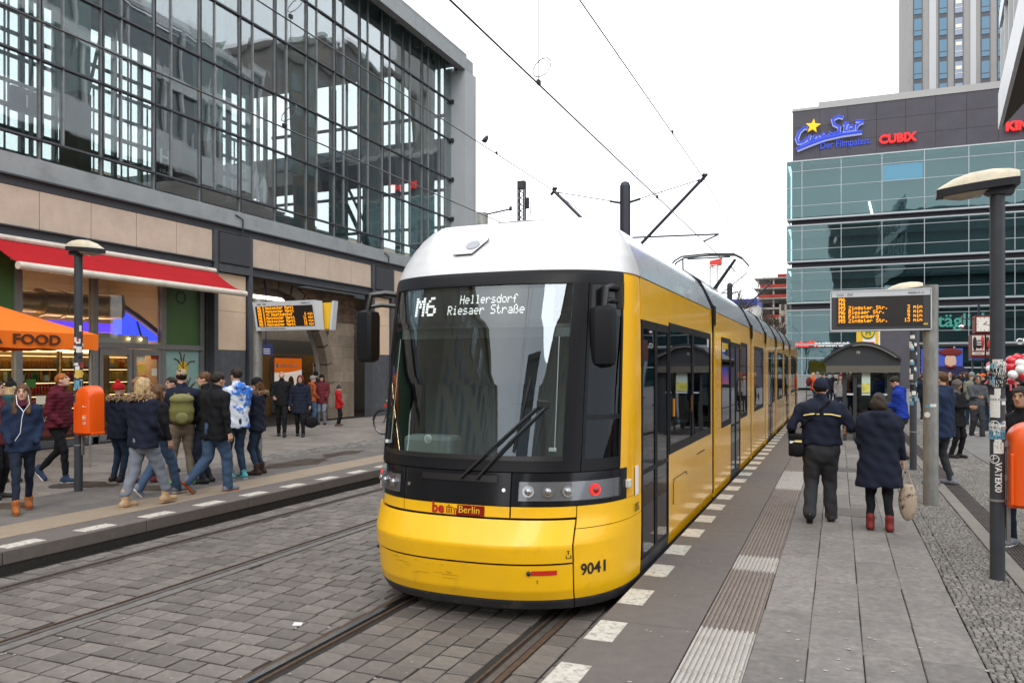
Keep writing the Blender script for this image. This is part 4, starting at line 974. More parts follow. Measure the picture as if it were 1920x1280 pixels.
# vent duct with grille, blue lit arch, lamps
g = MB(); g.tube([(SXX-1.0,9.5,3.8),(SXX-1.0,14.0,3.8)], .27, 18); g.tube([(SXX-1.0,14.0,3.8),(SXX-.95,15.0,3.8),(SXX-.85,15.8,3.8),(SXX-.75,16.15,3.82)], .33, 20)
for y in (13.2, 14.0, 14.6, 15.2): g.tube([(SXX-.98,y,3.8),(SXX-.98,y+.06,3.8)], .36, 20)
du = obj('air_duct', g, mat('duct_metal', (.45,.32,.2), .35, metal=.8, var=.2), shop, smooth=True)
g = MB(); c = Vector((SXX-.68, 16.25, 3.83)); n_ = Vector((.7,.55,0)).normalized(); u_ = Vector((-n_.y, n_.x, 0))
g.tube([c-n_*.12, c+n_*.02], .33, 24); gr = obj('duct_end', g, mat('duct_rim', (.2,.2,.19), .4, metal=.6), du)
g = MB()
for k in range(-5, 6):
    h = math.sqrt(max(.004, .28**2-(k*.05)**2)); g.obox(c+n_*.04+Vector((0,0,k*.05)), u_*h, n_*.012, (0,0,.015))
obj('duct_grille', g, BLACK, du)
BLU = emit('blue_neon', (.03,.05,1), 1.8)
g = MB(); g.prism([(16.6,2.95),(16.6,3.5),(16.9,3.72),(17.4,3.45),(18.2,3.0),(18.2,2.95)], 'x', SXX-1.4, SXX-1.2); obj('blue_light_panel', g, BLU, shop)
g = MB(); g.tube([(SXX-1.15,16.5,4.0),(SXX-1.15,17.2,3.68),(SXX-1.15,18.3,3.05)], .06, 6); g.tube([(SXX-1.15,17.2,3.5),(SXX-1.15,17.4,2.95)], .03, 6); obj('arch_rib', g, DARK, shop)
g = MB(); g.box(SXX-1.5, SXX-1.4, 13.9, 16.6, 3.15, 3.4); obj('blue_strip', g, emit('violet_neon', (.1,.04,.8), 1.5), shop)
g = MB(); g.box(SXX-.5, SXX-.3, 15.1, 16.8, 2.84, 3.05); obj('window_sill_boxes', g, mat('pale_box', (.5,.45,.38), .6), shop)
g = MB(); [g.ball((SXX-.25, y, 2.95), .035, 8, 6) for y in (16.1, 16.5)]; obj('spot_lamp', g, emit('spot', (1,.7,.3), 6), shop)
g = MB(); g.box(SXX-2.5, SXX-1.8, 12.8, 18.2, 2.62, 2.66); g.box(SXX-2.5, SXX-1.8, 4, 12, 2.62, 2.66); obj('ceiling_lamp', g, emit('shop_lamp', (1,.66,.34), 12), shop)
# awning
aw = thing('awning', 'red fabric awning with white front bar over the snack shop', 'awning', (HX, 14, 4.9))
AR = mat('awning_red', (.36,.006,.011), .75, var=.1, scale=1.5, bump=.1)
ya, yb, zt, zb = 11.7, 18.55, 5.0, 4.36; XO = -15.98
js = lin(ya, yb, 9)
for a, b in zip(js, js[1:]):
    g = MB(); g.grid(lambda y, k: (HX+.15+(XO-HX-.15)*k, y, zt+(zb-zt)*k-.05*math.sin(math.pi*k)), lin(a+.002, b-.002, 3), lin(0, 1, 7)); k = len(g.v)
    g.v += [(x, y, z-.012) for x, y, z in g.v[:k]]; g.f += [tuple(q+k for q in f[::-1]) for f in g.f[:]]; g.m = [0]*len(g.f); g.t = [.5]*len(g.f)
    obj('fabric', g, AR, aw, smooth='all')
AW = mat('awning_bar', (.62,.57,.5), .45, var=.08, dirt=(.4,.36,.3), dscale=2)
g = MB(); g.tube([(XO, ya-.05, zb-.04), (XO, yb+.08, zb-.04)], .085, 12); obj('front_bar', g, AW, aw, smooth=True)
g = MB(); g.tube([(HX+.16, ya, zt+.03), (HX+.16, yb, zt+.03)], .075, 10); obj('roller_case', g, AW, aw, smooth=True)
for y in (ya+.6, yb-.9, (ya+yb)/2): g = MB(); g.tube([(HX+.1,y,4.6),(HX+.7,y+.5,4.45),(XO+.02,y+.1,zb-.08)], .03, 6); obj('folding_arm', g, AW, aw)
# orange market tent
tent = thing('market_tent', 'orange pointed market tent lettered A FOOD in front of the shop', 'tent', (-14.7, 9.7, .25))
OR = mat('tent_orange', (.8,.16,.012), .7, var=.06, scale=2, bump=.08)
x0, x1, y0, y1 = -16.3, -13.2, 7.6, 11.26; zc, zv, ap = 2.79, 2.5, (-14.75, 9.43, 3.62)
g = MB()
def roofpt(u, v):
    p = Vector((x0+(x1-x0)*u, y0+(y1-y0)*v, 0)); k = max(abs(u-.5), abs(v-.5))*2; p.z = ap[2]+(zc-ap[2])*(k**.82); return p
g.grid(roofpt, lin(0, 1, 13), lin(0, 1, 13)); obj('roof', g, OR, tent, smooth=True)
g = MB(); n = 14
per = [(x1, y) for y in lin(y0, y1, n)]
def skirt(pts):
    g = MB(); b = []
    for i, (x, y) in enumerate(pts): b += [(x, y, zc+.004), (x+.012*math.sin(i*1.9), y, zv+.01*math.sin(i*2.3))]
    g.add(b, [(2*i, 2*i+2, 2*i+3, 2*i+1) for i in range(len(pts)-1)]); return obj('valance', g, OR, tent, smooth=True)
v1 = skirt(per); skirt([(x, y1) for x in lin(x0, x1, n)]); skirt([(x, y0) for x in lin(x0, x1, n)]); skirt([(x0, y) for y in lin(y0, y1, n)])
yD = onX(113, x1)[0]
text('A  FOOD', .245, (x1+.02, yD, zv+.075), (0,1,0), (0,0,1), mat('tent_brown', (.08,.03,.015), .6), 'lettering', tent, bold=.006, sx=1.33, align='RIGHT')
for x, y in ((x0+.1,y0+.1),(x1-.1,y0+.1),(x0+.1,y1-.1),(x1-.1,y1-.1)): g = MB(); g.cyl(x,y,.25,zc,.02,8); obj('tent_leg', g, GALV, tent)
# ================================================================ CINEMA BUILDING
CY = 87.0
def cx(px): return onY(px, CY)[0]
def cz(px, py): return onY(px, CY, py)[1]
CG1 = glass('cinema_glass', (.6,.78,.78), .16, .02, gcol=(.56,.72,.76), wave=.3)
CDK = mat('cinema_dark_wall', (.064,.061,.075), .7, var=.12, scale=.6, dirt=(.07,.066,.075), dscale=.4)
CAL = mat('cinema_alu', (.3,.33,.35), .4, metal=.4)
CIN = mat('cinema_interior', (.2,.36,.36), .7, var=.5, scale=.25)
cin = thing('cinema_building', 'dark grey cinema block with bands of green glass, CineStar and CUBIX signs', 'cinema', (8, CY, .25))
XL, XR = cx(1476), 27.0
top = cz(1485, 210)
g = MB(); g.box(cx(1484), XR+14, CY+.9, CY+34, .25, cz(1484, 303)+.3); obj('core', g, CDK, cin)
# upper wall from separate cladding panels
zu0, zu1 = cz(1500, 303), top
xs = lin(cx(1486), XR, 13)
for i in range(12):
    for j in range(3):
        a, b = zu0+(zu1-zu0)*j/3, zu0+(zu1-zu0)*(j+1)/3
        g = MB(); g.box(xs[i]+.012, xs[i+1]-.012, CY+.02, CY+.5, a+.012, b-.012); obj('wall_panel', g, CDK, cin)
g = MB(); g.box(cx(1486), XR, CY+.3, CY+33, zu0, zu1-.05); obj('upper_core', g, CDK, cin)
g = MB(); g.box(cx(1486)-.05, XR, CY-.05, CY+.6, zu1, zu1+.25); g.box(cx(1533), XR, CY+3, CY+3.5, zu1, zu1+1.6); obj('parapet', g, mat('parapet', (.3,.3,.3), .6), cin)
# glass bands
mull = [XL]+[cx(p) for p in (1504, 1577, 1653, 1732, 1814.6)]; st = mull[-1]-mull[-2]
while mull[-1]+st < XR: mull.append(mull[-1]+st)
mull.append(XR)
bands = [([cz(1504, y) for y in (410, 388, 354.6, 323.6, 306)]), ([cz(1504, y) for y in (489, 469, 434.7, 426)]), ([cz(1504, y) for y in (566, 546, 513, 505.5)]), ([cz(1504, y) for y in (644, 624, 592, 584)])]
random.seed(3)
for bi, zs in enumerate(bands):
    yb = CY-.6; z0, z1 = zs[0], zs[-1]
    g = MB(); g.box(XL, XR, yb-.02, CY+1.0, z0-.22, z0-.05); g.box(XL, XR, yb-.02, CY+1.0, z1+.02, z1+.15); obj('band_edge', g, CAL, cin)
    g = MB(); g.box(XL+.4, XR, CY+.1, CY+1.0, z0-2.0, z0-.23); obj('spandrel', g, CDK, cin)
    g = MB(); g.box(XL+.3, XR, CY+6.5, CY+6.6, z0, z1); g.box(XL+.3,XR,yb+.1,CY+6.5,z0-.06,z0-.02); g.box(XL+.3,XR,yb+.1,CY+6.5,z1-.06,z1); obj('interior', g, CIN, cin)
    for i, (a, b) in enumerate(zip(mull, mull[1:])):
        skip = bi == 3 and (cx(1648) < (a+b)/2 < cx(1722))
        if skip: continue
        for r, (c, d) in enumerate(zip(zs, zs[1:])):
            g = MB(); g.box(a+.03, b-.03, yb, yb+.02, c+.03, d-.03); obj('pane', g, CG1, cin)
            if bi == 0 and r == 2 and i == 3: g = MB(); g.box(a+.1, b-.1, yb+.4, yb+.45, c+.05, d-.05); obj('blue_blind', g, emit('cin_blue', (.05,.3,.6), .5), cin)
        g = MB(); g.box(a-.03, a+.03, yb-.05, yb+.04, z0, z1)
        for q in zs[1:-1]: g.box(a, b, yb-.04, yb+.04, q-.025, q+.025)
        obj('mullion', g, CAL, cin)
    for r in range(len(zs)-1):
        g = MB(); g.box(XL, XL+.02, yb+.05, CY+6, zs[r]+.03, zs[r+1]-.03); obj('side_pane', g, CG1, cin)
    x = XL+2
    g = MB(); g2 = MB()
    while x < XR-1:
        w = random.uniform(.8, 2.4) if bi else .9; h = random.uniform(.9, 1.4); 
        if random.random() < .75: g.box(x, x+w, CY+1.2, CY+1.5, z0, z0+h)
        if random.random() < .3: g2.box(x, x+.5, CY+2, CY+2.4, z0, z1)
        x += w+random.uniform(1.2, 3.5)
    obj('furniture', g, mat('pale_counter', (.35,.5,.44), .6), cin, kind='stuff')
    if g2.v: obj('interior_column', g2, mat('cin_col', (.28,.38,.34), .6), cin)
g = MB(); x, z = cx(1633), cz(1633, 390); g.obox((x, CY+.4, z), (.1,0,0), (0,.05,0), (-.15,0,.7)); obj('tube_lamp', g, emit('tube_lamp', (1,.9,.7), 4), cin)
# ground storey
xa, xb = cx(1650), cx(1722)
g = MB(); g.box(xa, xb, CY-1.0, CY+.9, .25, cz(1650, 560)); obj('stair_block', g, CDK, cin)
zg = cz(1504, 652)
g = MB(); g.box(XL, xa, CY-.55, CY+.5, zg, cz(1504, 644)-.1); g.box(xb, XR, CY-.55, CY+.5, cz(1504, 652), cz(1504, 641)-.1); obj('sign_band', g, mat('band_black', (.02,.02,.026), .4), cin)
text('restaurant', .78, (cx(1527), CY-.6, zg+.12), (1,0,0), (0,0,1), WHITE, 'sign_text', cin, bold=.02)
text('mbar', .75, (cx(1491), CY-.6, zg+.12), (1,0,0), (0,0,1), emit('sign_red', (1,.05,.03), .9), 'sign_text', cin, bold=.03, sx=.9)
g = MB(); x = cx(1508); g.prism([(x,zg+.15),(x+.6,zg+.75),(x+.7,zg+.45),(x+1.0,zg+.7),(x+1.4,zg+.1),(x+.7,zg+.2)], 'y', CY-.6, CY-.57); obj('sign_mark', g, MATS['sign_red'], cin)
text('CUBIX', .75, (cx(1902), CY-.6, zg+.15), (1,0,0), (0,0,1), WHITE, 'sign_text', cin, bold=.02)
for a, b in zip([m for m in mull if m < xa+.1], [m for m in mull[1:] if m < xa+st]):
    b = min(b, xa)
    g = MB(); g.box(a+.03,b-.03,CY-.5,CY-.48,1.6,zg-.02); obj('pane', g, CG1, cin); g = MB(); g.box(a-.05,a+.05,CY-.55,CY-.4,.25,zg); g.box(a,b,CY-.54,CY-.42,1.5,1.6); g.box(a,b,CY-.54,CY-.42,cz(1504,672),cz(1504,672)+.1); obj('mullion', g, CAL, cin)
g = MB(); g.box(XL, xa, CY-.5, CY-.3, .25, 1.5); obj('plinth', g, mat('plinth_grey', (.2,.22,.22), .7), cin)
g = MB(); g.box(XL, xa, CY+2.8, CY+2.9, .3, zg); obj('cafe_back', g, mat('cafe_brown', (.06,.035,.02), .7), cin)
g = MB(); g.box(cx(1495), cx(1570), CY+1.2, CY+1.3, cz(1500,686), cz(1500,675)); obj('cafe_lights', g, emit('cafe_cool', (.5,.6,1), .9), cin)
g = MB(); g.box(cx(1515), cx(1565), CY+1.4, CY+1.5, cz(1500,690), cz(1500,686)); obj('cafe_strip', g, emit('cafe_warm', (1,.55,.1), .8), cin)
for a in range(5):
    g = MB(); x = cx(1722)+a*st*.8; g.box(x-.06,x+.06,CY-.6,CY-.4,.25,zg); g.box(x,x+st*.8,CY-.58,CY-.45,cz(1800,690),cz(1800,690)+.12); obj('mullion', g, CAL, cin)
    g = MB(); g.box(x+.06,x+st*.8-.06,CY-.5,CY-.48,.3,zg); obj('pane', g, CG1, cin)
g = MB(); g.box(xb, XR, CY+2.8, CY+2.9, .25, zg); obj('foyer_back', g, MATS['cafe_brown'], cin)
tg = emit('letter_green', (.25,.62,.52), .55); text('täglich', 1.75, (cx(1758), CY+.0, cz(1770, 612)), (1,0,0), (0,0,1), tg, 'window_lettering', cin, bold=.03)
# film poster (plain stand-in: night-blue sheet with a figure in dark coat and red hat)
x0, x1, z0, z1 = cx(1725), cx(1803), cz(1800,722), cz(1800,653)
po = obj('film_poster', MB().box(x0, x1, CY-.72, CY-.66, z0, z1), mat('poster_night', (.03,.06,.3), .5), cin)
m_ = MATS['poster_night'].node_tree; tc = m_.nodes.new('ShaderNodeTexCoord'); sp = m_.nodes.new('ShaderNodeSeparateXYZ'); rp = m_.nodes.new('ShaderNodeValToRGB'); m_.links.new(tc.outputs['Generated'], sp.inputs[0]); m_.links.new(sp.outputs[2], rp.inputs[0]); m_.links.new(rp.outputs[0], m_.nodes['Principled BSDF'].inputs['Base Color'])
rp.color_ramp.elements[0].color = (.4,.12,.18,1); rp.color_ramp.elements[1].color = (.03,.08,.4,1); e = rp.color_ramp.elements.new(.45); e.color = (.05,.07,.36,1)
xc = cx(1780); H_ = z1-z0
g = MB(); g.prism([(xc-1.7,z0),(xc-1.6,z0+H_*.42),(xc-.9,z0+H_*.52),(xc+.9,z0+H_*.52),(xc+1.5,z0+H_*.42),(xc+1.6,z0)], 'y', CY-.78, CY-.73); obj('poster_coat', g, mat('poster_coat', (.015,.012,.05), .6), po)
g = MB(); g.ball((xc, CY-.79, z0+H_*.65), (.5,.03,.75)); obj('poster_head', g, mat('poster_skin2', (.45,.3,.22), .6), po, smooth='all')
g = MB(); g.ball((xc, CY-.82, z0+H_*.9), (1.0,.03,.36)); g.prism([(xc-.4,z0+H_*.48),(xc,z0+H_*.43),(xc+.4,z0+H_*.48),(xc+.4,z0+H_*.56),(xc,z0+H_*.51),(xc-.4,z0+H_*.56)], 'y', CY-.84, CY-.8); obj('poster_hat', g, mat('poster_red', (.12,.012,.012), .6), po, smooth='all')
# big signs on the upper wall
CBL = emit('sign_blue', (.05,.09,.65), .55); CHL = emit('sign_halo', (.45,.5,.85), .5)
def stroke(name, pts, r, m, y=CY-.15, par=None):
    g = MB(); g.tube([(cx(a), y, cz(a, b)) for a, b in pts], r, 8); return obj(name, g, m, par or cin, smooth=True)
sg = None
CR = {'C': [(1514,242),(1508,241),(1499,249),(1494,262),(1497,270),(1506,268),(1514,260)], 'i': [(1519,255),(1516,266),(1521,267),(1525,262)], 'n': [(1527,255),(1525,266),(1530,256),(1534,256),(1534,264),(1540,261)], 'e': [(1541,259),(1548,254),(1545,250),(1540,256),(1543,263),(1553,258)],
 'S': [(1581,222),(1572,220),(1561,226),(1564,235),(1574,240),(1573,248),(1562,254),(1554,251)], 't': [(1587,230),(1583,248),(1589,247)], 'a': [(1599,237),(1591,239),(1591,247),(1597,246),(1600,237),(1601,246)], 'r': [(1606,235),(1606,245),(1608,236),(1616,231),(1619,232)], 'bar': [(1580,235),(1592,233)], 'tbar': [(1604,229),(1619,228)]}
for k, p in CR.items():
    stroke('sign_letter_edge', p, .16 if k not in 'CS' else .2, CHL, CY-.05); stroke('sign_letter', p, .10 if k not in 'CS' else .13, CBL, CY-.42)
for off, r in ((0, .22),):
    stroke('underline_edge', [(1494,282),(1518,272),(1545,262),(1580,254),(1616,249)], .24, CHL, CY-.05); stroke('underline', [(1494,282),(1518,272),(1545,262),(1580,254),(1616,249)], .15, CBL, CY-.45)
stroke('underline', [(1500,276),(1520,267),(1550,257),(1580,250)], .07, CBL, CY-.4)
cxs, czs = cx(1524.5), cz(1524.5, 239); g = MB()
pl = [(cxs+(1.0 if k % 2 == 0 else .42)*.72*math.cos(R(82+36*k)), czs+(1.0 if k % 2 == 0 else .42)*.72*math.sin(R(82+36*k))) for k in range(10)]
g.add([(a, CY-.6, b) for a, b in pl]+[(a, CY-.3, b) for a, b in pl]+[(cxs, CY-.62, czs)], [(i, (i+1) % 10, 20) for i in range(10)]+[(i, 10+i, 10+(i+1) % 10, (i+1) % 10) for i in range(10)]); obj('star', g, emit('sign_yellow', (1,.62,.03), .6), cin)
text('Der Filmpalast.', .95, (cx(1537), CY-.05, cz(1537, 280)), (1,0,.02), (0,0,1), CBL, 'sign_text', cin, bold=.01, ext=.05, sx=.82)
text('CUBIX', 1.12, (cx(1648), CY-.3, cz(1648, 271)), (1,0,0), (0,0,1), emit('sign_red2', (.95,.03,.03), .75), 'sign_text', cin, bold=.04, ext=.12, sx=.98)
text('KINO', 1.12, (cx(1884), CY-.3, cz(1884, 247)), (1,0,0), (0,0,1), MATS['sign_red2'], 'sign_text', cin, bold=.05, ext=.12)
# ================================================================ TOWER
TY = 130.0
def ox(px): return onY(px, TY)[0]
def oz(px, py): return onY(px, TY, py)[1]
tw = thing('hotel_tower', 'grey hotel tower with columns of blue windows behind the cinema', 'tower', (40, TY, 0))
TWL = mat('tower_wall', (.24,.235,.235), .8, var=.06, scale=.3); TWD = mat('tower_spandrel', (.07,.075,.09), .6); TWB = mat('tower_glass', (.03,.12,.2), .1, spec=.9)
TL = ox(1703); g = MB(); g.box(TL, TL+34, TY, TY+20, 0, 75); obj('wall', g, TWL, tw)
TP = mat('tower_pale', (.38,.39,.41), .6); SHL = mat('shade_white', (.6,.58,.5), .6)
colsT = [(1713.6,1728,'w'),(1742,1755,'p'),(1761,1775,'w'),(1790,1804.5,'l'),(1819,1830,'p'),(1840,1855,'w'),(1870.7,1885.7,'w'),(1899,1911,'p'),(1920,1934,'w')]
for p, q, k in colsT:
    a, b = ox(p), ox(q)
    if k == 'p': g = MB(); g.box(a, b, TY-.12, TY, oz(p, 150)-1.5, 74); obj('pale_panel', g, TP, tw); continue
    g = MB(); g.box(a-.1, b+.1, TY-.08, TY, 25, 74.5); obj('window_strip', g, TWD, tw)
    for i in range(15):
        z = oz(p, 190)+i*3.13
        g = MB(); g.box(a, b, TY-.16, TY-.08, z, z+2.45); w = obj('window', g, TWB if k == 'w' else mat('lit_window', (.2,.24,.32), .2), tw)
        g = MB(); g.box(a, b, TY-.2, TY-.16, z+.7, z+.78)
        if k == 'l': g.box(a+.1, b-.1, TY-.2, TY-.16, z+1.0+(i % 3)*.3, z+1.5+(i % 3)*.3)
        obj('sash', g, SHL if k == 'l' else TWD, w)
# ================================================================ right overhanging building
ov = thing('overhanging_block', 'white edged glass block overhanging the street at the upper right corner', 'building', (15, 35, .25))
WE = mat('white_cladding', (.62,.63,.64), .5, var=.05, scale=.5); OG = mat('grey_cladding', (.3,.31,.32), .6)
th_ = R(5.9); e1 = Vector((math.sin(th_), math.cos(th_), 0)); e2 = Vector((math.cos(th_), -math.sin(th_), 0)); P0 = Vector((8.52, 52, 0))
def ob(name, s0, s1, t0, t1, z0, z1, m):   # s back along the facade from the far corner, t into the block
    g = MB(); c = P0-e1*((s0+s1)/2)+e2*((t0+t1)/2)+Vector((0,0,(z0+z1)/2)); g.obox(c, e1*((s1-s0)/2), e2*((t1-t0)/2), (0,0,(z1-z0)/2)); return obj(name, g, m, ov)
OVL = 26
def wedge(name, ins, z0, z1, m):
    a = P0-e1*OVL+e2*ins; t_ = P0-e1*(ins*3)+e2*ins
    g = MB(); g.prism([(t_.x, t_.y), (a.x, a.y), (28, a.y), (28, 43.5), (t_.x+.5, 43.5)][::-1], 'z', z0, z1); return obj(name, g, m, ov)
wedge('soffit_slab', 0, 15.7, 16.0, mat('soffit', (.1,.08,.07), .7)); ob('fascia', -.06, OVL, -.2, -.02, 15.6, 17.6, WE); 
ob('fascia', 0, OVL, -.15, 0, 21.3, 22.2, WE); ob('fascia', 0, OVL, -.15, 0, 25.3, 25.9, WE)
for k in range(9): ob('fin', k*3.0, k*3.0+.18, -.1, .1, 17.6, 25.3, WE)
OGL = mat('block_glass', (.07,.09,.1), .08, spec=1)
for k in range(8):
    for z0, z1 in ((17.7,21.2),(22.3,25.3)): ob('window', k*3+.25, k*3+2.95, .12, .2, z0, z1, OGL)
wedge('upper_core', .3, 16.05, 25.4, OG); ob('lower_core', 9, OVL, 6, 24, .25, 15.6, mat('lower_core', (.16,.15,.14), .7, var=.3, scale=.4))
# ================================================================ background: construction site, crane, bare tree, far street
con = thing('construction_shell', 'concrete building shell with red scaffold nets beyond the tram', 'building', (-10, 170, 0))
QY = 170.0
def qx(px): return onY(px, QY)[0]
def qz(px, py): return onY(px, QY, py)[1]
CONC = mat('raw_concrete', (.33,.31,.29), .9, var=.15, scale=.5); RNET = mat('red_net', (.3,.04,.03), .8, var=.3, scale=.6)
g = MB()
for k in range(11):
    z = qz(1440, 520)-k*2.05; g = MB(); g.box(qx(1414 if k < 8 else 1408), qx(1500), QY, QY+14, z-.28, z); obj('floor_slab', g, CONC, con)
    g = MB()
    for j in range(6): x = qx(1421)+j*3.0; g.box(x-.15, x+.15, QY+.5, QY+.9, z-1.9, z-.28)
    obj('column', g, CONC, con, kind='stuff')
    if k % 2 == 0 or k < 3:
        g = MB(); a = qx(1440)+random.uniform(-3,3); g.box(a, qx(1478), QY-.1, QY-.04, z, z+.6); obj('guard_net', g, RNET, con)
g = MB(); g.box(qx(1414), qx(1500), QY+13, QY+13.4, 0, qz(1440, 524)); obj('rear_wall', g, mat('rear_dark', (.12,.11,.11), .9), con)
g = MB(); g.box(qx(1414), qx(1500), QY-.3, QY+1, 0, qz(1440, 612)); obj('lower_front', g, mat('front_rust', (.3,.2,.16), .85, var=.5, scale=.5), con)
nb = thing('pale_house', 'narrow cream house wall left of the cinema', 'building', (-10, 120, 0)); g = MB(); x0, _ = onY(1461, 120); x1, _ = onY(1482, 120); g.box(x0, x1, 120, 130, 0, onY(1470, 120, 570)[1]); obj('wall', g, mat('house_cream', (.5,.44,.36), .8, var=.1), nb)
g = MB()
for k in range(6): g.box(x0+.25, x0+.7, 119.93, 120, 2+k*1.7, 2.9+k*1.7); g.box(x0+1.0, x0+1.4, 119.93, 120, 2+k*1.7, 2.9+k*1.7)
obj('window', g, TWD, nb, kind='stuff')
bb = thing('blue_roof_hall', 'low white building with a blue roof beyond the tram', 'building', (-20, 150, 0)); a, _ = onY(1372, 150); b, _ = onY(1420, 150); g = MB(); g.box(a, b, 150, 160, 0, onY(1390, 150, 572)[1]); obj('wall', g, mat('pale_wall', (.5,.5,.5), .8), bb)
g = MB(); g.box(a, b, 149.5, 160, onY(1390,150,572)[1], onY(1390,150,561)[1]); obj('roof', g, mat('blue_roof', (.03,.05,.3), .5), bb)
# crane
cr = thing('tower_crane', 'red and white tower crane in the far distance', 'crane', (onY(1338, 230)[0], 230, 0)); x, _ = onY(1338, 230); zt = onY(1338, 230, 498)[1]
CRW = mat('crane_white', (.6,.58,.56), .6); CRR = mat('crane_red', (.5,.05,.04), .6)
g = MB()
for dx in (-1,1):
    for dy in (-1,1): g.tube([(x+dx,230+dy,0),(x+dx,230+dy,zt)], .16, 4)
for k in range(18): z = zt-k*2; g.tube([(x-1,229,z),(x+1,229,z-2)], .1, 4); g.tube([(x+1,229,z),(x-1,229,z)], .1, 4)
obj('mast', g, CRW, cr); g = MB(); g.obox((x+.6, 230, zt+.8), (1.6,0,.3), (0,.8,0), (0,0,.8)); obj('jib_root', g, CRR, cr)
g = MB(); 
for s_ in (-1, 1): g.tube([(x-5,230,zt+1+s_*.6),(x+9,230,zt-2+s_*.4)], .14, 4)
for k in range(7): g.tube([(x-5+k*2,230,zt+1.6-k*.45),(x-4+k*2,230,zt+.2-k*.42)], .1, 4)
obj('jib', g, CRW, cr)
# trees (bare)
BARK = mat('bark', (.09,.07,.055), .9, var=.3, scale=10)
def bare_tree(x, y, h, seed, label, spread=.55, px=None):
    r = random.Random(seed); t = thing('bare_tree', label, 'tree', (x, y, 0)); tr = MB(); cr_ = MB()
    def grow(p, d, L, rad, lv):
        n = 3; pts = [p]; q = p
        for i in range(n): d = (d+Vector((r.gauss(0,.12), r.gauss(0,.12), r.gauss(.03,.06)))).normalized(); q = q+d*L/n; pts.append(q)
        (tr if lv < 1 else cr_).tube(pts, [max(.03, rad*(1-.4*i/n)) for i in range(n+1)], 5 if lv < 3 else 3, caps=False)
        if lv < 6:
            for k in range(3 if lv < 4 else 2):
                a = r.uniform(0, 6.28); s_ = r.uniform(.3, .8)*spread*1.6; nd = (d+Vector((math.cos(a)*s_, math.sin(a)*s_, r.uniform(-.1,.2)))).normalized(); grow(pts[-1-(k % 2)], nd, L*r.uniform(.62,.82), rad*.58, lv+1)
    grow(Vector((x, y, 0)), Vector((0,0,1)), h*.3, h*.03, 0)
    obj('trunk', tr, BARK, t); obj('crown', cr_, BARK, t, kind='stuff'); return t
x, _ = onY(1375, 95); bare_tree(x, 95, 14.5, 5, 'bare leafless tree rising behind the pantograph of the tram')
x, _ = onY(1428, 118); bare_tree(x, 118, 12, 8, 'bare reddish tree in front of the construction shell')
x, _ = onY(1452, 110); bare_tree(x, 110, 9.5, 11, 'small bare tree beside the pale cream house wall')
# far street end and buildings used by reflections (street side and behind the camera)
def slab_building(name, label, x0, x1, y0, y1, h, m, wm_, fl, face='x0', step=3.2, cat='building'):
    t = thing(name, label, cat, ((x0+x1)/2, (y0+y1)/2, 0)); g = MB(); g.box(x0,x1,y0,y1,0,h); g.box(x0-.4,x1+.4,y0-.4,y1+.4,h,h+.8); obj('wall', g, m, t)
    g = MB(); n = int(h/fl)
    for f in range(n-1):
        z = 4.2+f*fl
        if 'x' in face:
            xx = x0 if face == 'x0' else x1; s_ = -1 if face == 'x0' else 1; y = y0+1.5
            while y < y1-1.5: g.box(xx+s_*.08, xx-s_*.05, y, y+1.5, z, z+fl*.55); y += step
        else:
            yy = y1 if face == 'y1' else y0; s_ = 1 if face == 'y1' else -1; x = x0+1.5
            while x < x1-1.5: g.box(x, x+1.5, yy+s_*.08, yy-s_*.05, z, z+fl*.55); x += step
    obj('window', g, wm_, t, kind='stuff'); return t
TOWD = mat('dark_stone', (.17,.15,.14), .8, var=.2, scale=.3); WDK = mat('reflect_window', (.1,.13,.14), .2)
slab_building('stone_tower', 'dark stone tower block beyond the right edge of the street', 30, 52, 92, 118, 47, TOWD, WDK, 3.6)
slab_building('stone_tower', 'lower wing of the dark stone tower block', 27, 50, 76, 92, 40, TOWD, WDK, 3.6)
slab_building('street_block', 'pale office block behind the photographer on the right', 14, 34, -60, -14, 26, STONEB, WDK, 3.6)
slab_building('street_block', 'brown stone office tower far behind the photographer', -2, 12, -95, -75, 44, TOWD, WDK, 3.4, 'y1')
slab_building('street_block', 'long pale block behind the photographer on the left', -50, -19, -95, -10, 22, STONEB, WDK, 3.6, 'x1')
slab_building('far_block', 'grey street block far beyond the hall on the left', -60, -30, 175, 200, 14, mat('far_grey', (.4,.4,.4), .8), WDK, 3.4, 'y0')
# ================================================================ OVERHEAD LINE
POLED = mat('mast_dark', (.03,.032,.045), .5, metal=.3)
def mast(px, topz, label):
    X = -4.85; Y, _ = onX(px, X); t = thing('catenary_mast', label, 'mast', (X, Y, 0))
    g = MB(); g.cyl(X, Y, 0, topz-.12, .13, 16); g.tube([(X,Y,topz-.12),(X,Y,topz-.04),(X,Y,topz)], [.13,.1,.03], 16); obj('pole', g, POLED, t, smooth=True)
    zt = topz-.1
    for sgn, xa in ((1, -2.95), (-1, -6.7)):
        g = MB(); g.tube([(xa, Y, zt+.02), (X+sgn*.1, Y, zt-1.75)], .04, 8); a = obj('bracket_arm', g, POLED, t, smooth=True)
        g = MB(); g.tube([(xa, Y, zt), (X+sgn*.1, Y, zt-.42)], .012, 5); g.tube([(X+sgn*.13, Y, zt-.42), (X+sgn*.38, Y, zt-.36)], .03, 6); obj('stay_wire', g, POLED, a)
        g = MB(); g.tube([(xa-.08,Y,zt-.08),(xa+.08,Y,zt+.1)], .035, 6); g.ball((xa,Y,zt+.08), .045, 8, 6); g.ball((xa-sgn*.12,Y,zt-.04), .035, 8, 6); obj('insulator', g, BLACK, a)
        g = MB(); g.tube([(X+sgn*.1, Y, 5.35), (xa+sgn*.35, Y, 5.3), (xa, Y, 5.15)], .022, 6); obj('registration_arm', g, POLED, a)
    return Y
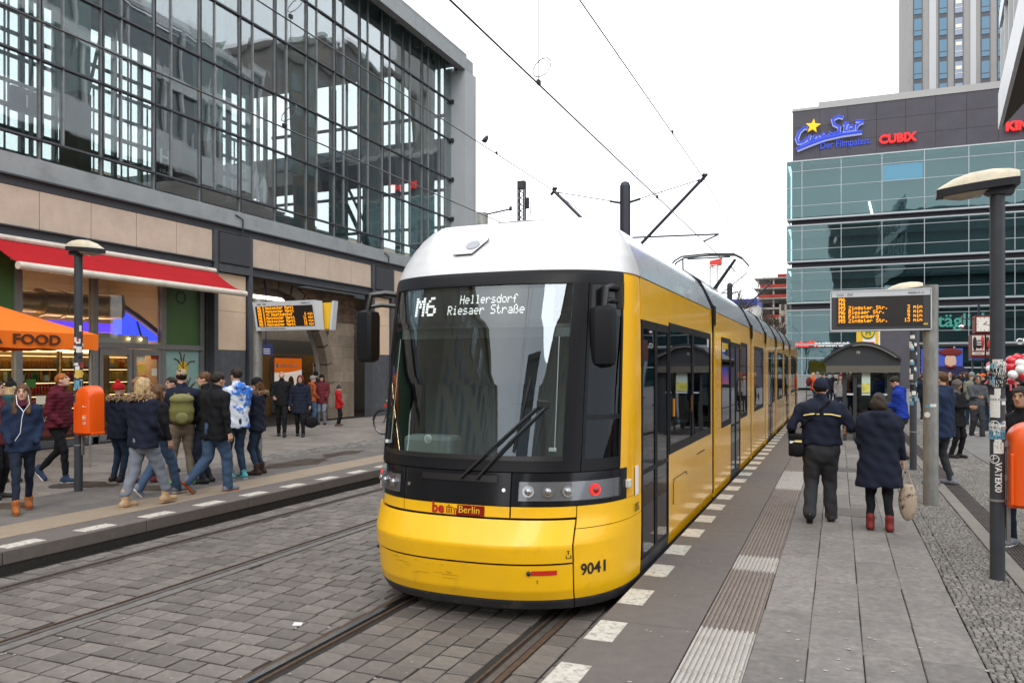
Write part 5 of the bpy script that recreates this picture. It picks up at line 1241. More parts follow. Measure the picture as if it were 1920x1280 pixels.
Y1 = mast(1172, 6.74, 'thick dark overhead line mast rising behind the tram roof, nearest one'); Y2 = mast(1368, 6.3, 'dark overhead line mast beyond the pantograph, the farther one')
def wire(name, pts, r, label, cat='wire', **k):
    g = MB(); g.tube(pts, r, 6, caps=False); return obj(name, g, BLACK, None, label=label, cat=cat, **k)
def sag(x, y0, y1, z0, z1, s, n=12): return [(x, y0+(y1-y0)*i/n, z0+(z1-z0)*i/n-s*4*(i/n)*(1-i/n)) for i in range(n+1)]
wire('messenger_wire', sag(-2.95, -16, Y1, 6.75, 6.64, .0)+sag(-2.95, Y1, 60, 6.64, 6.3, .5)[1:], .010, 'upper support wire over the right hand track running to the mast bracket')
wire('contact_wire', [(-2.95, -16, 5.17), (-2.95, 90, 5.1)], .010, 'contact wire above the tram running overhead to the pantograph')
wire('messenger_wire', sag(-6.7, -16, Y1, 6.85, 6.66, .0)+sag(-6.7, Y1, 60, 6.66, 6.3, .5)[1:], .010, 'upper support wire over the left track, with the bird sitting on it')
wire('contact_wire', [(-6.7, -16, 5.3), (-6.7, 90, 5.2)], .010, 'contact wire over the left hand track crossing the glass hall')
y, z = onX(540, -6.7, 60)
g = MB()
def clampw(px, X, label, zc, loop=True, drop=None):
    y, _ = onX(px, X); g = MB(); g.box(X-.015,X+.015,y-.03,y+.03,zc-.02,zc+.03)
    if loop: g.tube([(X,y,zc+.05)]+[(X+.1*math.sin(a), y+.1-.1*math.cos(a), zc+.2+.14*math.sin(a-1.57)) for a in lin(0, 6.28, 10)], .006, 4)
    if drop: g.tube([(X,y,zc),(X,y,drop)], .005, 4)
    obj('wire_clamp', g, BLACK, None, label=label, cat='clamp')
clampw(1010, -2.95, 'wire clamp with a loop on the contact wire high above the tram', 5.17, True, 6.7)
clampw(545, -6.7, 'wire clamp with loop on the support wire in front of the hall glass', 6.78, True, 5.35)
clampw(533, -6.7, 'wire clamp on the lower contact wire in front of the hall glass', 5.3)
clampw(931, -6.7, 'small clamp just right of the bird on the wire', 6.7, False, 5.3)
clampw(1261, -2.95, 'small clamp on the upper right support wire', 6.68, False, 6.3)
clampw(1232, -2.95, 'small clamp on the contact wire crossing the mast arm', 5.15)
yb, zb = onX(909, -6.7, 283); g = MB(); zz = 6.72
b = Vector((-6.7, yb, zz+.09)); g.tube([b+Vector((-.0,-.17,-.06)), b+Vector((0,-.08,-.03)), b, b+Vector((0,.07,.06)), b+Vector((0,.11,.1)), b+Vector((0,.16,.09))], [.008,.03,.055,.045,.034,.006], 8)
bd = thing('bird', 'small dark bird perched on the wire beside the hall corner', 'bird', (-6.7, yb, zz)); obj('body', g, mat('bird_dark', (.01,.01,.02), .6), bd, smooth='all'); g = MB(); g.tube([b+Vector((.02,0,-.03)), (-6.69,yb+.01,zz-.005)], .006, 4); g.tube([b+Vector((-.02,0,-.03)), (-6.71,yb-.01,zz-.005)], .006, 4); obj('feet', g, MATS['bird_dark'], bd)
# lattice signal mast and signal arm behind the hall
X, Y = atd(978, 52); z0 = 2.13+(692-340)/F_*52; t = thing('signal_mast', 'black lattice signal mast above the tram roof beside the hall', 'mast', (X, Y, 0))
g = MB()
for dx, dy in ((-.2,-.15),(.2,-.15),(.2,.15),(-.2,.15)): g.box(X+dx-.04,X+dx+.04,Y+dy-.04,Y+dy+.04,0,z0)
for k in range(int(z0/.42)): z = k*.42; g.tube([(X-.2,Y-.15,z),(X+.2,Y-.15,z+.42)], .03, 4); g.tube([(X+.2,Y-.15,z),(X-.2,Y-.15,z+.42)], .03, 4)
obj('lattice', g, POLED, t); g = MB(); g.box(X-.24,X+.24,Y-.2,Y+.2,z0-.5,z0); g.box(X+.25,X+.5,Y-.1,Y+.1,z0-1.8,z0-1.1); g.tube([(X+.2,Y,z0-1.5),(X+.6,Y,z0-1.4),(X+.62,Y,z0-2.2)], .03, 5); obj('fittings', g, BLACK, t)
X, Y = atd(903, 48); z0 = 2.13+(692-398)/F_*48; t = thing('round_vent', 'grey round capped post above the tram roof at the hall corner', 'post', (X, Y, 0)); g = MB(); g.tube([(X,Y,0),(X,Y,z0-.12),(X,Y,z0-.03),(X,Y,z0)], [.38,.38,.33,.2], 16); obj('post', g, GALV, t, smooth=True)
g = MB(); g.tube([(X+.3,Y,z0-.15),(X+1.9,Y-.0,z0+.05)], .05, 6); g.tube([(X+1.45,Y,z0),(X+1.45,Y,z0-.35)], .02, 5); g.box(X+1.8,X+1.95,Y-.05,Y+.05,z0-.05,z0+.2); obj('arm', g, POLED, t)
# ================================================================ STREET LAMPS
LCR = mat('lamp_cream', (.55,.49,.36), .4, var=.15, scale=6, dirt=(.36,.33,.27), dscale=5); LGL = mat('lamp_bowl', (.42,.36,.28), .25, var=.2, scale=10)
def lamp(x, y, h, sgn, label, grp='street lamps with wedge shaped cream hoods'):
    t = thing('street_lamp', label, 'street lamp', (x, y, .25), grp)
    g = MB(); g.cyl(x, y, .25, h-.02, .061, 20); p = obj('pole', g, POLE, t, smooth=True)
    # hood: sections along x from behind the pole to the tip
    secs = [(-.13,.105,.10,.10),(-.05,.13,.13,.12),(.1,.15,.155,.10),(.3,.15,.15,.07),(.45,.13,.115,.035),(.56,.10,.06,.0),(.62,.07,.02,-.02)]
    secs = [((a-.055)*.87, b_*.9, c_*.87, d_) for a, b_, c_, d_ in secs]; b = []; n = 9
    for sx_, w, hh, zb in secs:
        for k in range(n): a = math.pi*k/(n-1); b.append((x+sgn*sx_, y-w*math.cos(a), h+.02+zb*.0-(sx_*.10)+hh*math.sin(a)))
    k_ = len(secs); fs = [(i*n+j, i*n+j+1, (i+1)*n+j+1, (i+1)*n+j) for i in range(k_-1) for j in range(n-1)]+[tuple(range(n)), tuple(range((k_-1)*n, k_*n))]
    g = MB(); g.add(b, fs); obj('hood', g, LCR, t, smooth=True)
    g = MB(); b = []
    for sx_, w, hh, zb in secs: b += [(x+sgn*sx_, y-w-.012, h+.03-sx_*.1), (x+sgn*sx_, y+w+.012, h+.03-sx_*.1), (x+sgn*sx_, y+w+.004, h-.035-sx_*.1), (x+sgn*sx_, y-w-.004, h-.035-sx_*.1)]
    fs = [(i*4+j, i*4+(j+1) % 4, (i+1)*4+(j+1) % 4, (i+1)*4+j) for i in range(k_-1) for j in range(4)]+[(3,2,1,0), tuple(range((k_-1)*4, k_*4))]
    g.add(b, fs); g.prism([(x+sgn*-.13,h-.03),(x+sgn*-.12,h-.09),(x+sgn*.06,h-.09),(x+sgn*.14,h-.04)], 'y', y-.075, y+.075); obj('base_frame', g, DARK, t)
    g = MB(); b = []
    for sx_, w, zb in ((.08,.08,.0),(.13,.1,.045),(.28,.105,.05),(.38,.08,.03),(.43,.05,.0)):
        for k in range(7): a = math.pi*k/6; b.append((x+sgn*sx_, y-w*math.cos(a), h-.037-sx_*.1-zb*math.sin(a)))
    g.add(b, [(i*7+j, i*7+j+1, (i+1)*7+j+1, (i+1)*7+j) for i in range(4) for j in range(6)]+[tuple(range(7)), tuple(range(28, 35))]); obj('bowl', g, LGL, t, smooth=True)
    for z in (.95, 1.6, 1.85): g = MB(); g.tube([(x,y,z),(x,y,z+.02)], .068, 20); obj('clamp_band', g, GALV, t)
    return t
RLx, RLy = onG(1870, 1085); l1 = lamp(RLx, RLy, 3.78, -1, 'street lamp at the right edge, its dark pole plastered with stickers, nearest of all')
LLx, LLy = onG(147, 920); l2 = lamp(LLx, LLy, 3.98, 1, 'street lamp on the left pavement beside the orange bin, in front of the shop')
M2x, M2y = onG(1712, 880); l3 = lamp(M2x, M2y, 3.62, -1, 'street lamp on a thin pole between the shelter and the thick grey display pole')
STK = [mat('stick_white', (.62,.62,.6), .5, var=.15, scale=60), mat('stick_black', (.02,.02,.022), .5), mat('stick_blue', (.12,.3,.42), .5, var=.2, scale=40), mat('stick_red', (.4,.04,.03), .5), mat('stick_yellow', (.55,.38,.06), .5)]
def sticker(par, x, y, rad, ang, z, w, h, m, name='sticker', e=.0015):
    g = MB(); a0 = R(ang)-w/rad/2; n = 5
    g.grid(lambda u, v: (x+(rad+e)*math.sin(a0+u*w/rad), y-(rad+e)*math.cos(a0+u*w/rad), z+v*h), lin(0,1,n), [0,1]); return obj(name, g, m, par)
def scrib(par, x, y, rad, ang, z, w, h, m, seed):
    r = random.Random(seed); g = MB(); n = int(w/.014)+1
    for j in range(max(1, int(h/.035))):
        for i in range(n):
            if r.random() < .7:
                u = -w/2+i*.014; a = R(ang)+u/rad; zz = z+.008+j*.035; k = r.choice((0,1,2)); e = .003
                P = lambda du, dz: (x+(rad+e)*math.sin(a+du/rad), y-(rad+e)*math.cos(a+du/rad), zz+dz)
                if k: g.add([P(0,0),P(.004,0),P(.006,.024),P(.002,.024)], [(0,1,2,3)])
                if k != 1: g.add([P(0,0 if k else .02),P(.011,.0 if k else .02),P(.011,.005 if k else .025),P(0,.005 if k else .025)], [(0,1,2,3)])
    if g.v: obj('sticker_print', g, m, par)
rr = random.Random(4); cang = math.degrees(math.atan2(-RLx, RLy))
for i in range(17):
    z = 2.02+rr.uniform(-.62, .12); a = cang+rr.uniform(-60, 60); w, h = rr.uniform(.035,.11), rr.uniform(.03,.1); q = rr.choice([0,0,0,1,1,2,3]); sticker(l1, RLx, RLy, .064, a, z, w, h, STK[q], e=.0015+i*.0001)
    if w > .05 and q < 2: scrib(l1, RLx, RLy, .064, a, z, w*.9, h, STK[1-q], i)
sticker(l1, RLx, RLy, .064, cang-8, 1.96, .16, .15, STK[1], e=.004); scrib(l1, RLx, RLy, .066, cang-8, 1.965, .14, .14, STK[0], 99)
sticker(l1, RLx, RLy, .064, cang-20, 1.70, .085, .2, STK[0], e=.004); sticker(l1, RLx, RLy, .064, cang-5, 1.505, .15, .085, STK[2], e=.004); scrib(l1, RLx, RLy, .066, cang-5, 1.505, .13, .08, STK[1], 77); sticker(l1, RLx, RLy, .064, cang-5, 1.6, .12, .035, STK[0], e=.004); sticker(l1, RLx, RLy, .064, cang+10, 1.38, .08, .1, STK[0], e=.003)
for z, rad in ((1.63,.045),(1.33,.04)):
    g = MB(); n = 20
    for k in range(n):
        a0, a1 = 2*math.pi*k/n, 2*math.pi*(k+1)/n
        P = lambda a, q: (RLx+.069*math.sin(R(cang-22)+q*math.cos(a)/.064), RLy-.069*math.cos(R(cang-22)+q*math.cos(a)/.064), z+q*math.sin(a))
        g.add([P(a0,rad),P(a1,rad),P(a1,rad-.008),P(a0,rad-.008)], [(0,1,2,3)])
    g.add([P(.6,rad*.7),P(3.4,rad*.7),P(3.6,rad*.55),P(.4,rad*.5)], [(0,1,2,3)]); g.add([P(1.5,rad*.8),P(1.8,rad*.8),P(4.6,rad*.8),P(4.4,rad*.8)], [(0,1,2,3)])
    obj('round_tag', g, STK[0], l1)
def wrap_text(s, size, x, y, rad, ang, z, m, par, sx=1, vertical=False):
    mb = text(s, size, (0,0,0), (1,0,0), (0,1,0), None, None, ext=0, sx=sx, bold=.002); g = MB()
    for px_, py_, _ in mb.v:
        if vertical: px_, py_ = -py_+size*.35, px_; px_, py_ = -px_, -py_
        a = R(ang)+px_/rad; g.v.append((x+(rad+.003)*math.sin(a), y-(rad+.003)*math.cos(a), z+py_))
    g.f = mb.f; g.m = mb.m; g.t = mb.t; return obj('graffiti', g, m, par)
wrap_text('VATEKI0', .07, RLx, RLy, .064, cang+8, 1.3, STK[0], l1, vertical=True)
ca2 = math.degrees(math.atan2(-LLx, LLy))
for i in range(26):
    z = rr.uniform(1.75, 2.75); a = ca2+rr.uniform(-70, 70); w, h = rr.uniform(.03,.09), rr.uniform(.03,.1); q = rr.choice([0,0,0,1,1,3]); sticker(l2, LLx, LLy, .064, a, z, w, h, STK[q], e=.0015+i*.0001)
sticker(l2, LLx, LLy, .064, ca2+5, 2.0, .11, .12, STK[4], e=.005); sticker(l2, LLx, LLy, .064, ca2+5, 1.82, .14, .14, STK[2], e=.005); wrap_text('LATIN', .075, LLx, LLy, .064, ca2+6, 1.3, STK[3], l2, vertical=True)
ca3 = math.degrees(math.atan2(-M2x, M2y))
for i in range(30):
    z = rr.uniform(1.45, 2.7); a = ca3+rr.uniform(-70, 70); w, h = rr.uniform(.04,.1), rr.uniform(.04,.1); q = rr.choice([0,0,0,1,2]); sticker(l3, M2x, M2y, .064, a, z, w, h, STK[q], e=.0015+i*.0001)
# ================================================================ BINS
BO = mat('bin_orange', (.75,.085,.0), .38, coat=.15, var=.05, scale=4, bump=.03, bscale=5)
def bin_(x, y, z, side, label, lift=0):
    """flat back towards the pole, domed body; x,y = pole, side = direction the bin hangs to"""
    t = thing('litter_bin', label, 'litter bin', (x+side*.25, y, z), 'orange litter bins fixed to lamp poles'); cx_ = x+side*.25; w, d, h = .168, .19, .72
    g = MB(); n = 16; prof_ = []
    for k in range(n+1):      # outline seen from the front (x,z): straight sides, round top
        a = math.pi*k/n; prof_.append((math.cos(a)*w, h-w*.9+math.sin(a)*w*.9))
    out = [(w, 0)]+prof_+[(-w, 0)]
    def ring(s, dy): return [(cx_+px_*s, y+dy, z+(pz if pz < .05 else .02+(pz-.02)*(1-(1-s)*.35))) for px_, pz in out]
    rings = [ring(1,.10), ring(1,-.05), ring(.97,-.10), ring(.88,-.145), ring(.7,-.165)]
    b = [p for r in rings for p in r]; m_ = len(out); fs = [(i*m_+j, i*m_+j+1, (i+1)*m_+j+1, (i+1)*m_+j) for i in range(4) for j in range(m_-1)]+[(i*m_+m_-1, i*m_, (i+1)*m_, (i+1)*m_+m_-1) for i in range(4)]+[tuple(range(m_-1,-1,-1)), tuple(range(4*m_, 5*m_))]
    g.add(b, fs); bd_ = obj('body', g, BO, t, smooth=True)
    g = MB(); g.box(cx_-w-.01, cx_+w+.01, y-.12, y+.11, z-.03, z+.012); g.box(cx_-side*(w+.005), cx_-side*(w-.02), y-.16, y+.11, z, z+.45); obj('rim', g, BO, t, bevel=.008)
    g = MB(); g.box(min(x+side*.05,cx_-side*w), max(x+side*.05,cx_-side*w), y-.03, y+.03, z+.2, z+.25); g.box(min(x+side*.05,cx_-side*w), max(x+side*.05,cx_-side*w), y-.03, y+.03, z+.5, z+.55); g.box(x+side*.07,x+side*.1,y-.02,y+.02,z-.35,z+.52); obj('mounting', g, GALV, t)
    g = MB(); qx0 = cx_+.06
    g.box(qx0-.035,qx0+.045,y-.169,y-.166,z+.2,z+.28); lb = obj('logo_field', g, mat('bin_label', (.8,.25,.1), .4), t)
    text('BSR', .032, (qx0-.028, y-.171, z+.228), (1,0,0), (0,0,1), WHITE, 'logo', t, ext=.0005, bold=.001)
    g = MB(); g.box(qx0-.035,qx0-.005,y-.168,y-.166,z+.4,z+.415); g.box(qx0+.005,qx0+.04,y-.168,y-.166,z+.4,z+.405)
    for k in range(3): g.box(qx0-.03,qx0+.04,y-.168,y-.166,z+.17-k*.016,z+.175-k*.016)
    obj('small_print', g, WHITE, t)
    return t
bin_(LLx+.01, LLy, 1.16, 1, 'orange litter bin hanging on the left lamp pole in front of the shop')
bin_(RLx+.0, RLy, .94, 1, 'orange litter bin at the right edge on the stickered lamp pole')
# ================================================================ DISPLAYS
AMB = emit('led_amber', (1,.36,.005), 1.2); SCR = mat('display_screen', (.012,.01,.01), .4); DGR = mat('display_grey', (.055,.058,.066), .5); PALE = mat('display_pale', (.5,.53,.57), .4)
gx, gy = onG(1745, 945)
dr_ = thing('departure_board', 'departure board with amber M6 M4 M5 lines on the thick grey pole, right platform', 'display', (gx, gy, .25))
g = MB(); g.cyl(gx, gy, .25, 3.3, .098, 24); obj('pole', g, GALV, dr_, smooth=True)
sx0 = onY(1558, gy)[0]; sx1 = onY(1744, gy)[0]; zt = onY(1650, gy, 545)[1]; zb = onY(1650, gy, 619)[1]; fy = gy-.12
g = MB(); g.box(sx0, sx1, fy, fy+.22, zb, zt); bx_ = obj('case', g, DGR, dr_, bevel=.008)
g = MB(); g.box(sx0-.006, sx1+.006, fy-.012, fy+.235, zt-.012, zt+.008); g.box(sx0-.006, sx1+.006, fy-.012, fy+.235, zb-.01, zb+.006); g.box(sx0-.008,sx0+.006,fy-.012,fy+.235,zb,zt); g.box(sx1-.006,sx1+.008,fy-.012,fy+.235,zb,zt); obj('case_trim', g, PALE, bx_)
g = MB(); g.box(sx0+.012, sx1-.012, fy-.006, fy, zt-.088, zt-.014); hd = obj('header', g, PALE, bx_)
text('Linie   Ziel', .05, (sx0+.075, fy-.008, zt-.068), (1,0,0), (0,0,1), DARK, 'header_text', bx_, ext=.001); text('Abfahrt in', .05, (sx1-.085, fy-.008, zt-.068), (1,0,0), (0,0,1), DARK, 'header_text', bx_, ext=.001, align='RIGHT')
g = MB(); g.box(sx0+.075, sx1-.095, fy-.006, fy, zb+.055, zt-.09); obj('screen', g, SCR, bx_)
rows_ = [('M6','',''),('M4','',''),('M5','Zingster Str.','3 min'),('M6','Riesaer Str.','8 min'),('M4','Falkenberg','9 min'),('M5','Zingster Str.','13 min')]
px_ = .0066; g = MB()
for i, (a, b, c) in enumerate(rows_):
    z = zt-.1-i*.0605; fn = lambda u, v: (u, fy-.0075, v)
    dots(g, a, (sx0+.105, z), fn, px_*1.15, 1.15, 1.0); dots(g, b, (sx0+.235, z), fn, px_, 1.1, 1.08)
    if c: dots(g, c, (sx1-.105-len(c)*6*px_*.96, z), fn, px_*.96, 1.1, 1.12)
obj('led_text', g, AMB, bx_)
g = MB(); g.box(sx1-.095, sx1-.04, fy-.01, fy, zb+.06, zb+.085); obj('small_label', g, MATS['stick_yellow'], bx_)
rcang = math.degrees(math.atan2(-gx, gy)); sticker(dr_, gx, gy, .098, rcang-18, 1.9-.3, .09, .04, STK[2]); sticker(dr_, gx, gy, .098, rcang+20, 1.61, .08, .04, STK[0]); g = MB(); g.tube([(gx-.05,gy-.1,1.5),(gx-.052,gy-.104,1.5)], .04, 16); obj('round_sticker', g, STK[0], dr_)
# left board
gx2, gy2 = onG(483, 872); dl = thing('departure_board', 'departure board with pale header, listing Hackescher Markt, on the left pavement', 'display', (gx2, gy2, .25))
g = MB(); g.cyl(gx2, gy2, .25, 3.5, .085, 20); obj('pole', g, GALV, dl, smooth=True)
fy = gy2-.12; a0 = onY(477, fy)[0]; a1 = onY(592, fy)[0]; zt = onY(530, fy, 565)[1]; zb = onY(530, fy, 619)[1]; tl_ = .10
def LB(u, v, o=0):   # u across 0..1, v up 0..1, tilted face, lower edge nearer
    return (a0+(a1-a0)*u+(.05*(1-v)), fy-o-.06*(v), zb+(zt-zb)*v)
g = MB(); f = [LB(0,0),LB(1,0),LB(1,1),LB(0,1)]; bk = [(p[0], fy+.2, p[2]) for p in f]; g.add(f+bk, [(0,1,2,3),(7,6,5,4),(0,4,5,1),(1,5,6,2),(2,6,7,3),(3,7,4,0)]); cs = obj('case', g, PALE, dl)
g = MB(); g.add([LB(.035,.13,.004),LB(.965,.13,.004),LB(.965,.84,.004),LB(.035,.84,.004)], [(0,1,2,3)]); obj('screen', g, SCR, cs)
rows_ = [('M6','S','Hackescher Markt',''),('M4','S','Hackescher Markt',''),('M5','S','+U Hauptbahnhof','6 min'),('M6','S','Hackescher Markt','11 min'),('M4','S','Hackescher Markt','12 min'),('M5','S','Hackescher Markt','15 min')]
g = MB(); fn = lambda u, v: LB(u, v, .007); p_ = .0045
for i, (a, s_, b, c) in enumerate(rows_):
    v = .83-i*.115; dots(g, a, (.07, v), fn, p_*1.2, 1.12, 2.8); dots(g, s_, (.155, v), fn, p_, 1.1, 3.2); dots(g, b, (.2, v), fn, p_*1.08, 1.1, 3.0)
    if c: dots(g, c, (.955-len(c)*6*p_*.95, v), fn, p_*.95, 1.1, 3.3)
obj('led_text', g, AMB, cs)
text('Linie   Ziel', .05, LB(.07,.89,.006), (1,0,0), (0,-.05,1), DARK, 'header_text', cs, ext=.0005); text('Abfahrt in', .05, LB(.93,.89,.006), (1,0,0), (0,-.05,1), DARK, 'header_text', cs, ext=.0005, align='RIGHT'); text('S+U Alexanderplatz/Gontardstr.', .045, LB(.08,.04,.006), (1,0,0), (0,-.05,1), DARK, 'footer_text', cs, ext=.0005)
g = MB(); y_ = fy+.24; g.add([(a1-.08,y_,zb+.02),(a1+.13,y_,zb+.02),(a1+.2,y_,zt-.03),(a1-.08,y_,zt-.03),(a1-.08,y_+.1,zb+.02),(a1+.13,y_+.1,zb+.02),(a1+.2,y_+.1,zt-.03),(a1-.08,y_+.1,zt-.03)], [(0,1,2,3),(7,6,5,4),(0,4,5,1),(1,5,6,2),(2,6,7,3),(3,7,4,0)]); obj('rear_panel', g, mat('board_yellow', (.7,.42,.02), .4), dl)
g = MB(); g.obox((a1+.2,y_+.05,(zt+zb)/2), (.02,0,0), (0,.07,0), (.03,0,(zt-zb)/2)); obj('rear_trim', g, PALE, dl)
# ================================================================ SHELTER
SH = mat('shelter_paint', (.022,.026,.032), .4); SHG2 = glass('shelter_glass', (.34,.4,.4), .1, .02)
sy = 22.6; 
def sx_(px, y=sy): return onY(px, y)[0]
def sz(py, px=1620, y=sy): return onY(px, y, py)[1]
sh = thing('tram_shelter', 'dark tram shelter with arched roof on the right platform', 'shelter', (sx_(1620), sy+1.5, .25))
A, B = sx_(1545), sx_(1690); zl, zh_ = sz(681), sz(640); mid = (A+B)/2; L = 3.6
n = 16
def arc(k, dz=0): u = k/n; return (A+(B-A)*u, zl+(zh_-zl)*math.sin(math.pi*(.08+.84*u))/1.0-(zh_-zl)*.0+dz)
g = MB(); b = [(arc(k)[0], sy, arc(k)[1]) for k in range(n+1)]+[(arc(k)[0], sy+L, arc(k)[1]) for k in range(n+1)]+[(arc(k)[0], sy, arc(k)[1]-.07) for k in range(n+1)]+[(arc(k)[0], sy+L, arc(k)[1]-.07) for k in range(n+1)]; N = n+1
fs = []
for k in range(n): fs += [(k,k+1,N+k+1,N+k),(2*N+k+1,2*N+k,3*N+k,3*N+k+1),(k,2*N+k,2*N+k+1,k+1),(N+k+1,3*N+k+1,3*N+k,N+k)]
fs += [(0,N,3*N,2*N),(n,2*N+n,3*N+n,N+n)]; g.add(b, fs); obj('roof', g, SH, sh, smooth=True)
g = MB(); zb0 = arc(0)[1]-.1; pts = [(arc(k)[0], arc(k)[1]-.08) for k in range(n+1)]; g.prism([(A+.02, zb0-.12)]+pts+[(B-.02, zb0-.12)], 'y', sy+.12, sy+.16); obj('gable_panel', g, SH, sh)
g = MB(); g.prism([(A+.02, zb0-.12)]+pts+[(B-.02, zb0-.12)], 'y', sy+L-.16, sy+L-.12); obj('gable_panel', g, SH, sh)
g = MB(); g.box(A+.05, B-.02, sy+.06, sy+.2, zb0-.28, zb0-.1); g.tube([(arc(k)[0]+.0, sy-.02, arc(k)[1]-.09) for k in range(6, n)], .02, 5); obj('eaves_beam', g, mat('shelter_edge', (.09,.085,.07), .4), sh)
for px in (1584, 1603, 1668, 1686):
    for yy in (sy+.3, sy+L-.3): x = sx_(px); g = MB(); g.box(x-.045, x+.045, yy-.045, yy+.045, .25, zb0-.1); obj('post', g, SH, sh)
for px0, px1 in ((1606,1629),(1633,1665)):
    g = MB(); g.box(sx_(px0), sx_(px1), sy+.3, sy+.32, .55, zb0-.3); obj('pane', g, SHG2, sh)
g = MB(); g.box(sx_(1669), sx_(1684), sy+.3, sy+.34, .3, zb0-.12); obj('side_panel', g, SH, sh)
g = MB(); g.box(sx_(1606), sx_(1668), sy+L-.24, sy+L-.2, .3, 1.0); obj('back_panel', g, SH, sh)
g = MB(); g.box(sx_(1686)+.0, sx_(1686)+.02, sy+.35, sy+L-.35, .5, zb0-.25); obj('pane', g, SHG2, sh); g = MB(); g.box(sx_(1603), sx_(1668), sy+L-.3, sy+L-.28, .5, zb0-.25); obj('pane', g, SHG2, sh)
g = MB(); g.box(sx_(1586), sx_(1600), sy+.3, sy+.31, .6, zb0-.3); obj('pane', g, SHG2, sh)
g = MB(); g.box(sx_(1616), sx_(1632), sy+.2, sy+.26, sz(737), sz(682)); mp_ = obj('map_case', g, mat('map_pale', (.45,.55,.52), .5), sh)
g = MB(); g.box(sx_(1617), sx_(1631), sy+.19, sy+.2, sz(736), sz(719)); obj('map', g, mat('map_yellow', (.5,.48,.1), .5, var=.4, scale=9), mp_)
g = MB()
for a, b in ((1588,1600),(1616,1632),(1650,1664)):
    g.box(sx_(a), sx_(b), sy+.18, sy+.24, sz(741), sz(738))
g.box(sx_(1616), sx_(1640), sy+.5, sy+.9, .62, .68); obj('light_rail', g, PALE, sh)
g = MB(); g.box(sx_(1640), sx_(1668), sy+.8, sy+1.2, .66, .72); g.box(sx_(1650), sx_(1652), sy+.9, sy+1.1, .25, .66); obj('bench', g, GALV, sh)
g = MB(); g.box(sx_(1603), sx_(1616), sy+.27, sy+.31, sz(655), sz(648)); g.box(sx_(1606),sx_(1612),sy+.2,sy+.3,sz(668),sz(655)); g.ball((sx_(1609),sy+.16,sz(661)), .07, 8, 6); obj('speaker', g, GALV, sh)
g = MB(); x = sx_(1629); g.ball((x, sy+3.0, zh_+.05), (.3,.3,.05)); obj('roof_cap', g, SH, sh) if False else None
# stop sign behind the shelter
Y = 33; x0, x1 = onY(1611, Y)[0], onY(1650, Y)[0]; z0, z1 = onY(1620, Y, 642)[1], onY(1620, Y, 613)[1]; hs = thing('tram_stop_sign', 'yellow and white tram stop sign with a green H circle above the shelter', 'sign', ((x0+x1)/2, Y, .25))
g = MB(); g.box(x0, x1, Y, Y+.1, z0-.3, z1+.1); obj('panel', g, WHITE, hs); g = MB(); g.box(x0-.1, x0+.12, Y-.02, Y, z0-.2, z1+.1); g.box(x1-.15, x1-.05, Y-.02, Y, z0-.2, z1+.1); obj('side_strip', g, MATS['board_yellow'], hs)
c = onY(1627.5, Y, 623); g = MB(); g.tube([(c[0],Y-.04,c[1]),(c[0],Y-.01,c[1])], .24, 24); ci = obj('circle', g, mat('stop_green', (.03,.2,.05), .5), hs); g = MB(); g.tube([(c[0],Y-.05,c[1]),(c[0],Y-.03,c[1])], .2, 24); obj('circle', g, MATS['board_yellow'], hs); text('H', .28, (c[0]-.1, Y-.06, c[1]-.1), (1,0,0), (0,0,1), MATS['stop_green'], 'letter', hs, bold=.008)
g = MB(); g.box(x0+.15, x1-.2, Y-.03, Y, z0-.02, z0+.02); obj('red_line', g, REDP, hs); g = MB(); g.cyl((x0+x1)/2, Y+.05, .25, z0, .05, 10); obj('pole', g, GALV, hs)
# ================================================================ CLOCK COLUMN
CYk = 36.0
def kx(px): return onY(px, CYk)[0]
def kz(py, px=1845): return onY(px, CYk, py)[1]
MAR = mat('maroon', (.14,.015,.015), .5)
ck = thing('clock_column', 'square clock over shoe adverts on a post on the plaza', 'clock', (kx(1846), CYk+.3, .25))
g = MB(); g.box(kx(1828.5), kx(1862), CYk, CYk+.8, kz(624), kz(591)); kb = obj('clock_case', g, MAR, ck, bevel=.02)
g = MB(); g.box(kx(1831), kx(1860), CYk-.03, CYk, kz(621), kz(594.5)); fc = obj('clock_face', g, emit('clock_white', (.9,.85,.78), .35), kb)
cc = Vector((kx(1845.3), CYk-.045, kz(607.5))); g = MB()
for k in range(12): a = R(30*k); r0 = .24 if k % 3 else .21; g.obox(cc+Vector((math.sin(a)*(r0+.27)/2, 0, math.cos(a)*(r0+.27)/2)), Vector((math.cos(a),0,-math.sin(a)))*.008, (0,.004,0), Vector((math.sin(a),0,math.cos(a)))*((.27-r0)/2+.006))
for a, L_, w in ((R(42), .14, .014), (R(108), .25, .01)): g.obox(cc+Vector((math.sin(a),0,math.cos(a)))*(L_/2-.02), Vector((math.cos(a),0,-math.sin(a)))*w, (0,.004,0), Vector((math.sin(a),0,math.cos(a)))*(L_/2+.02))
obj('clock_hands', g, BLACK, fc)
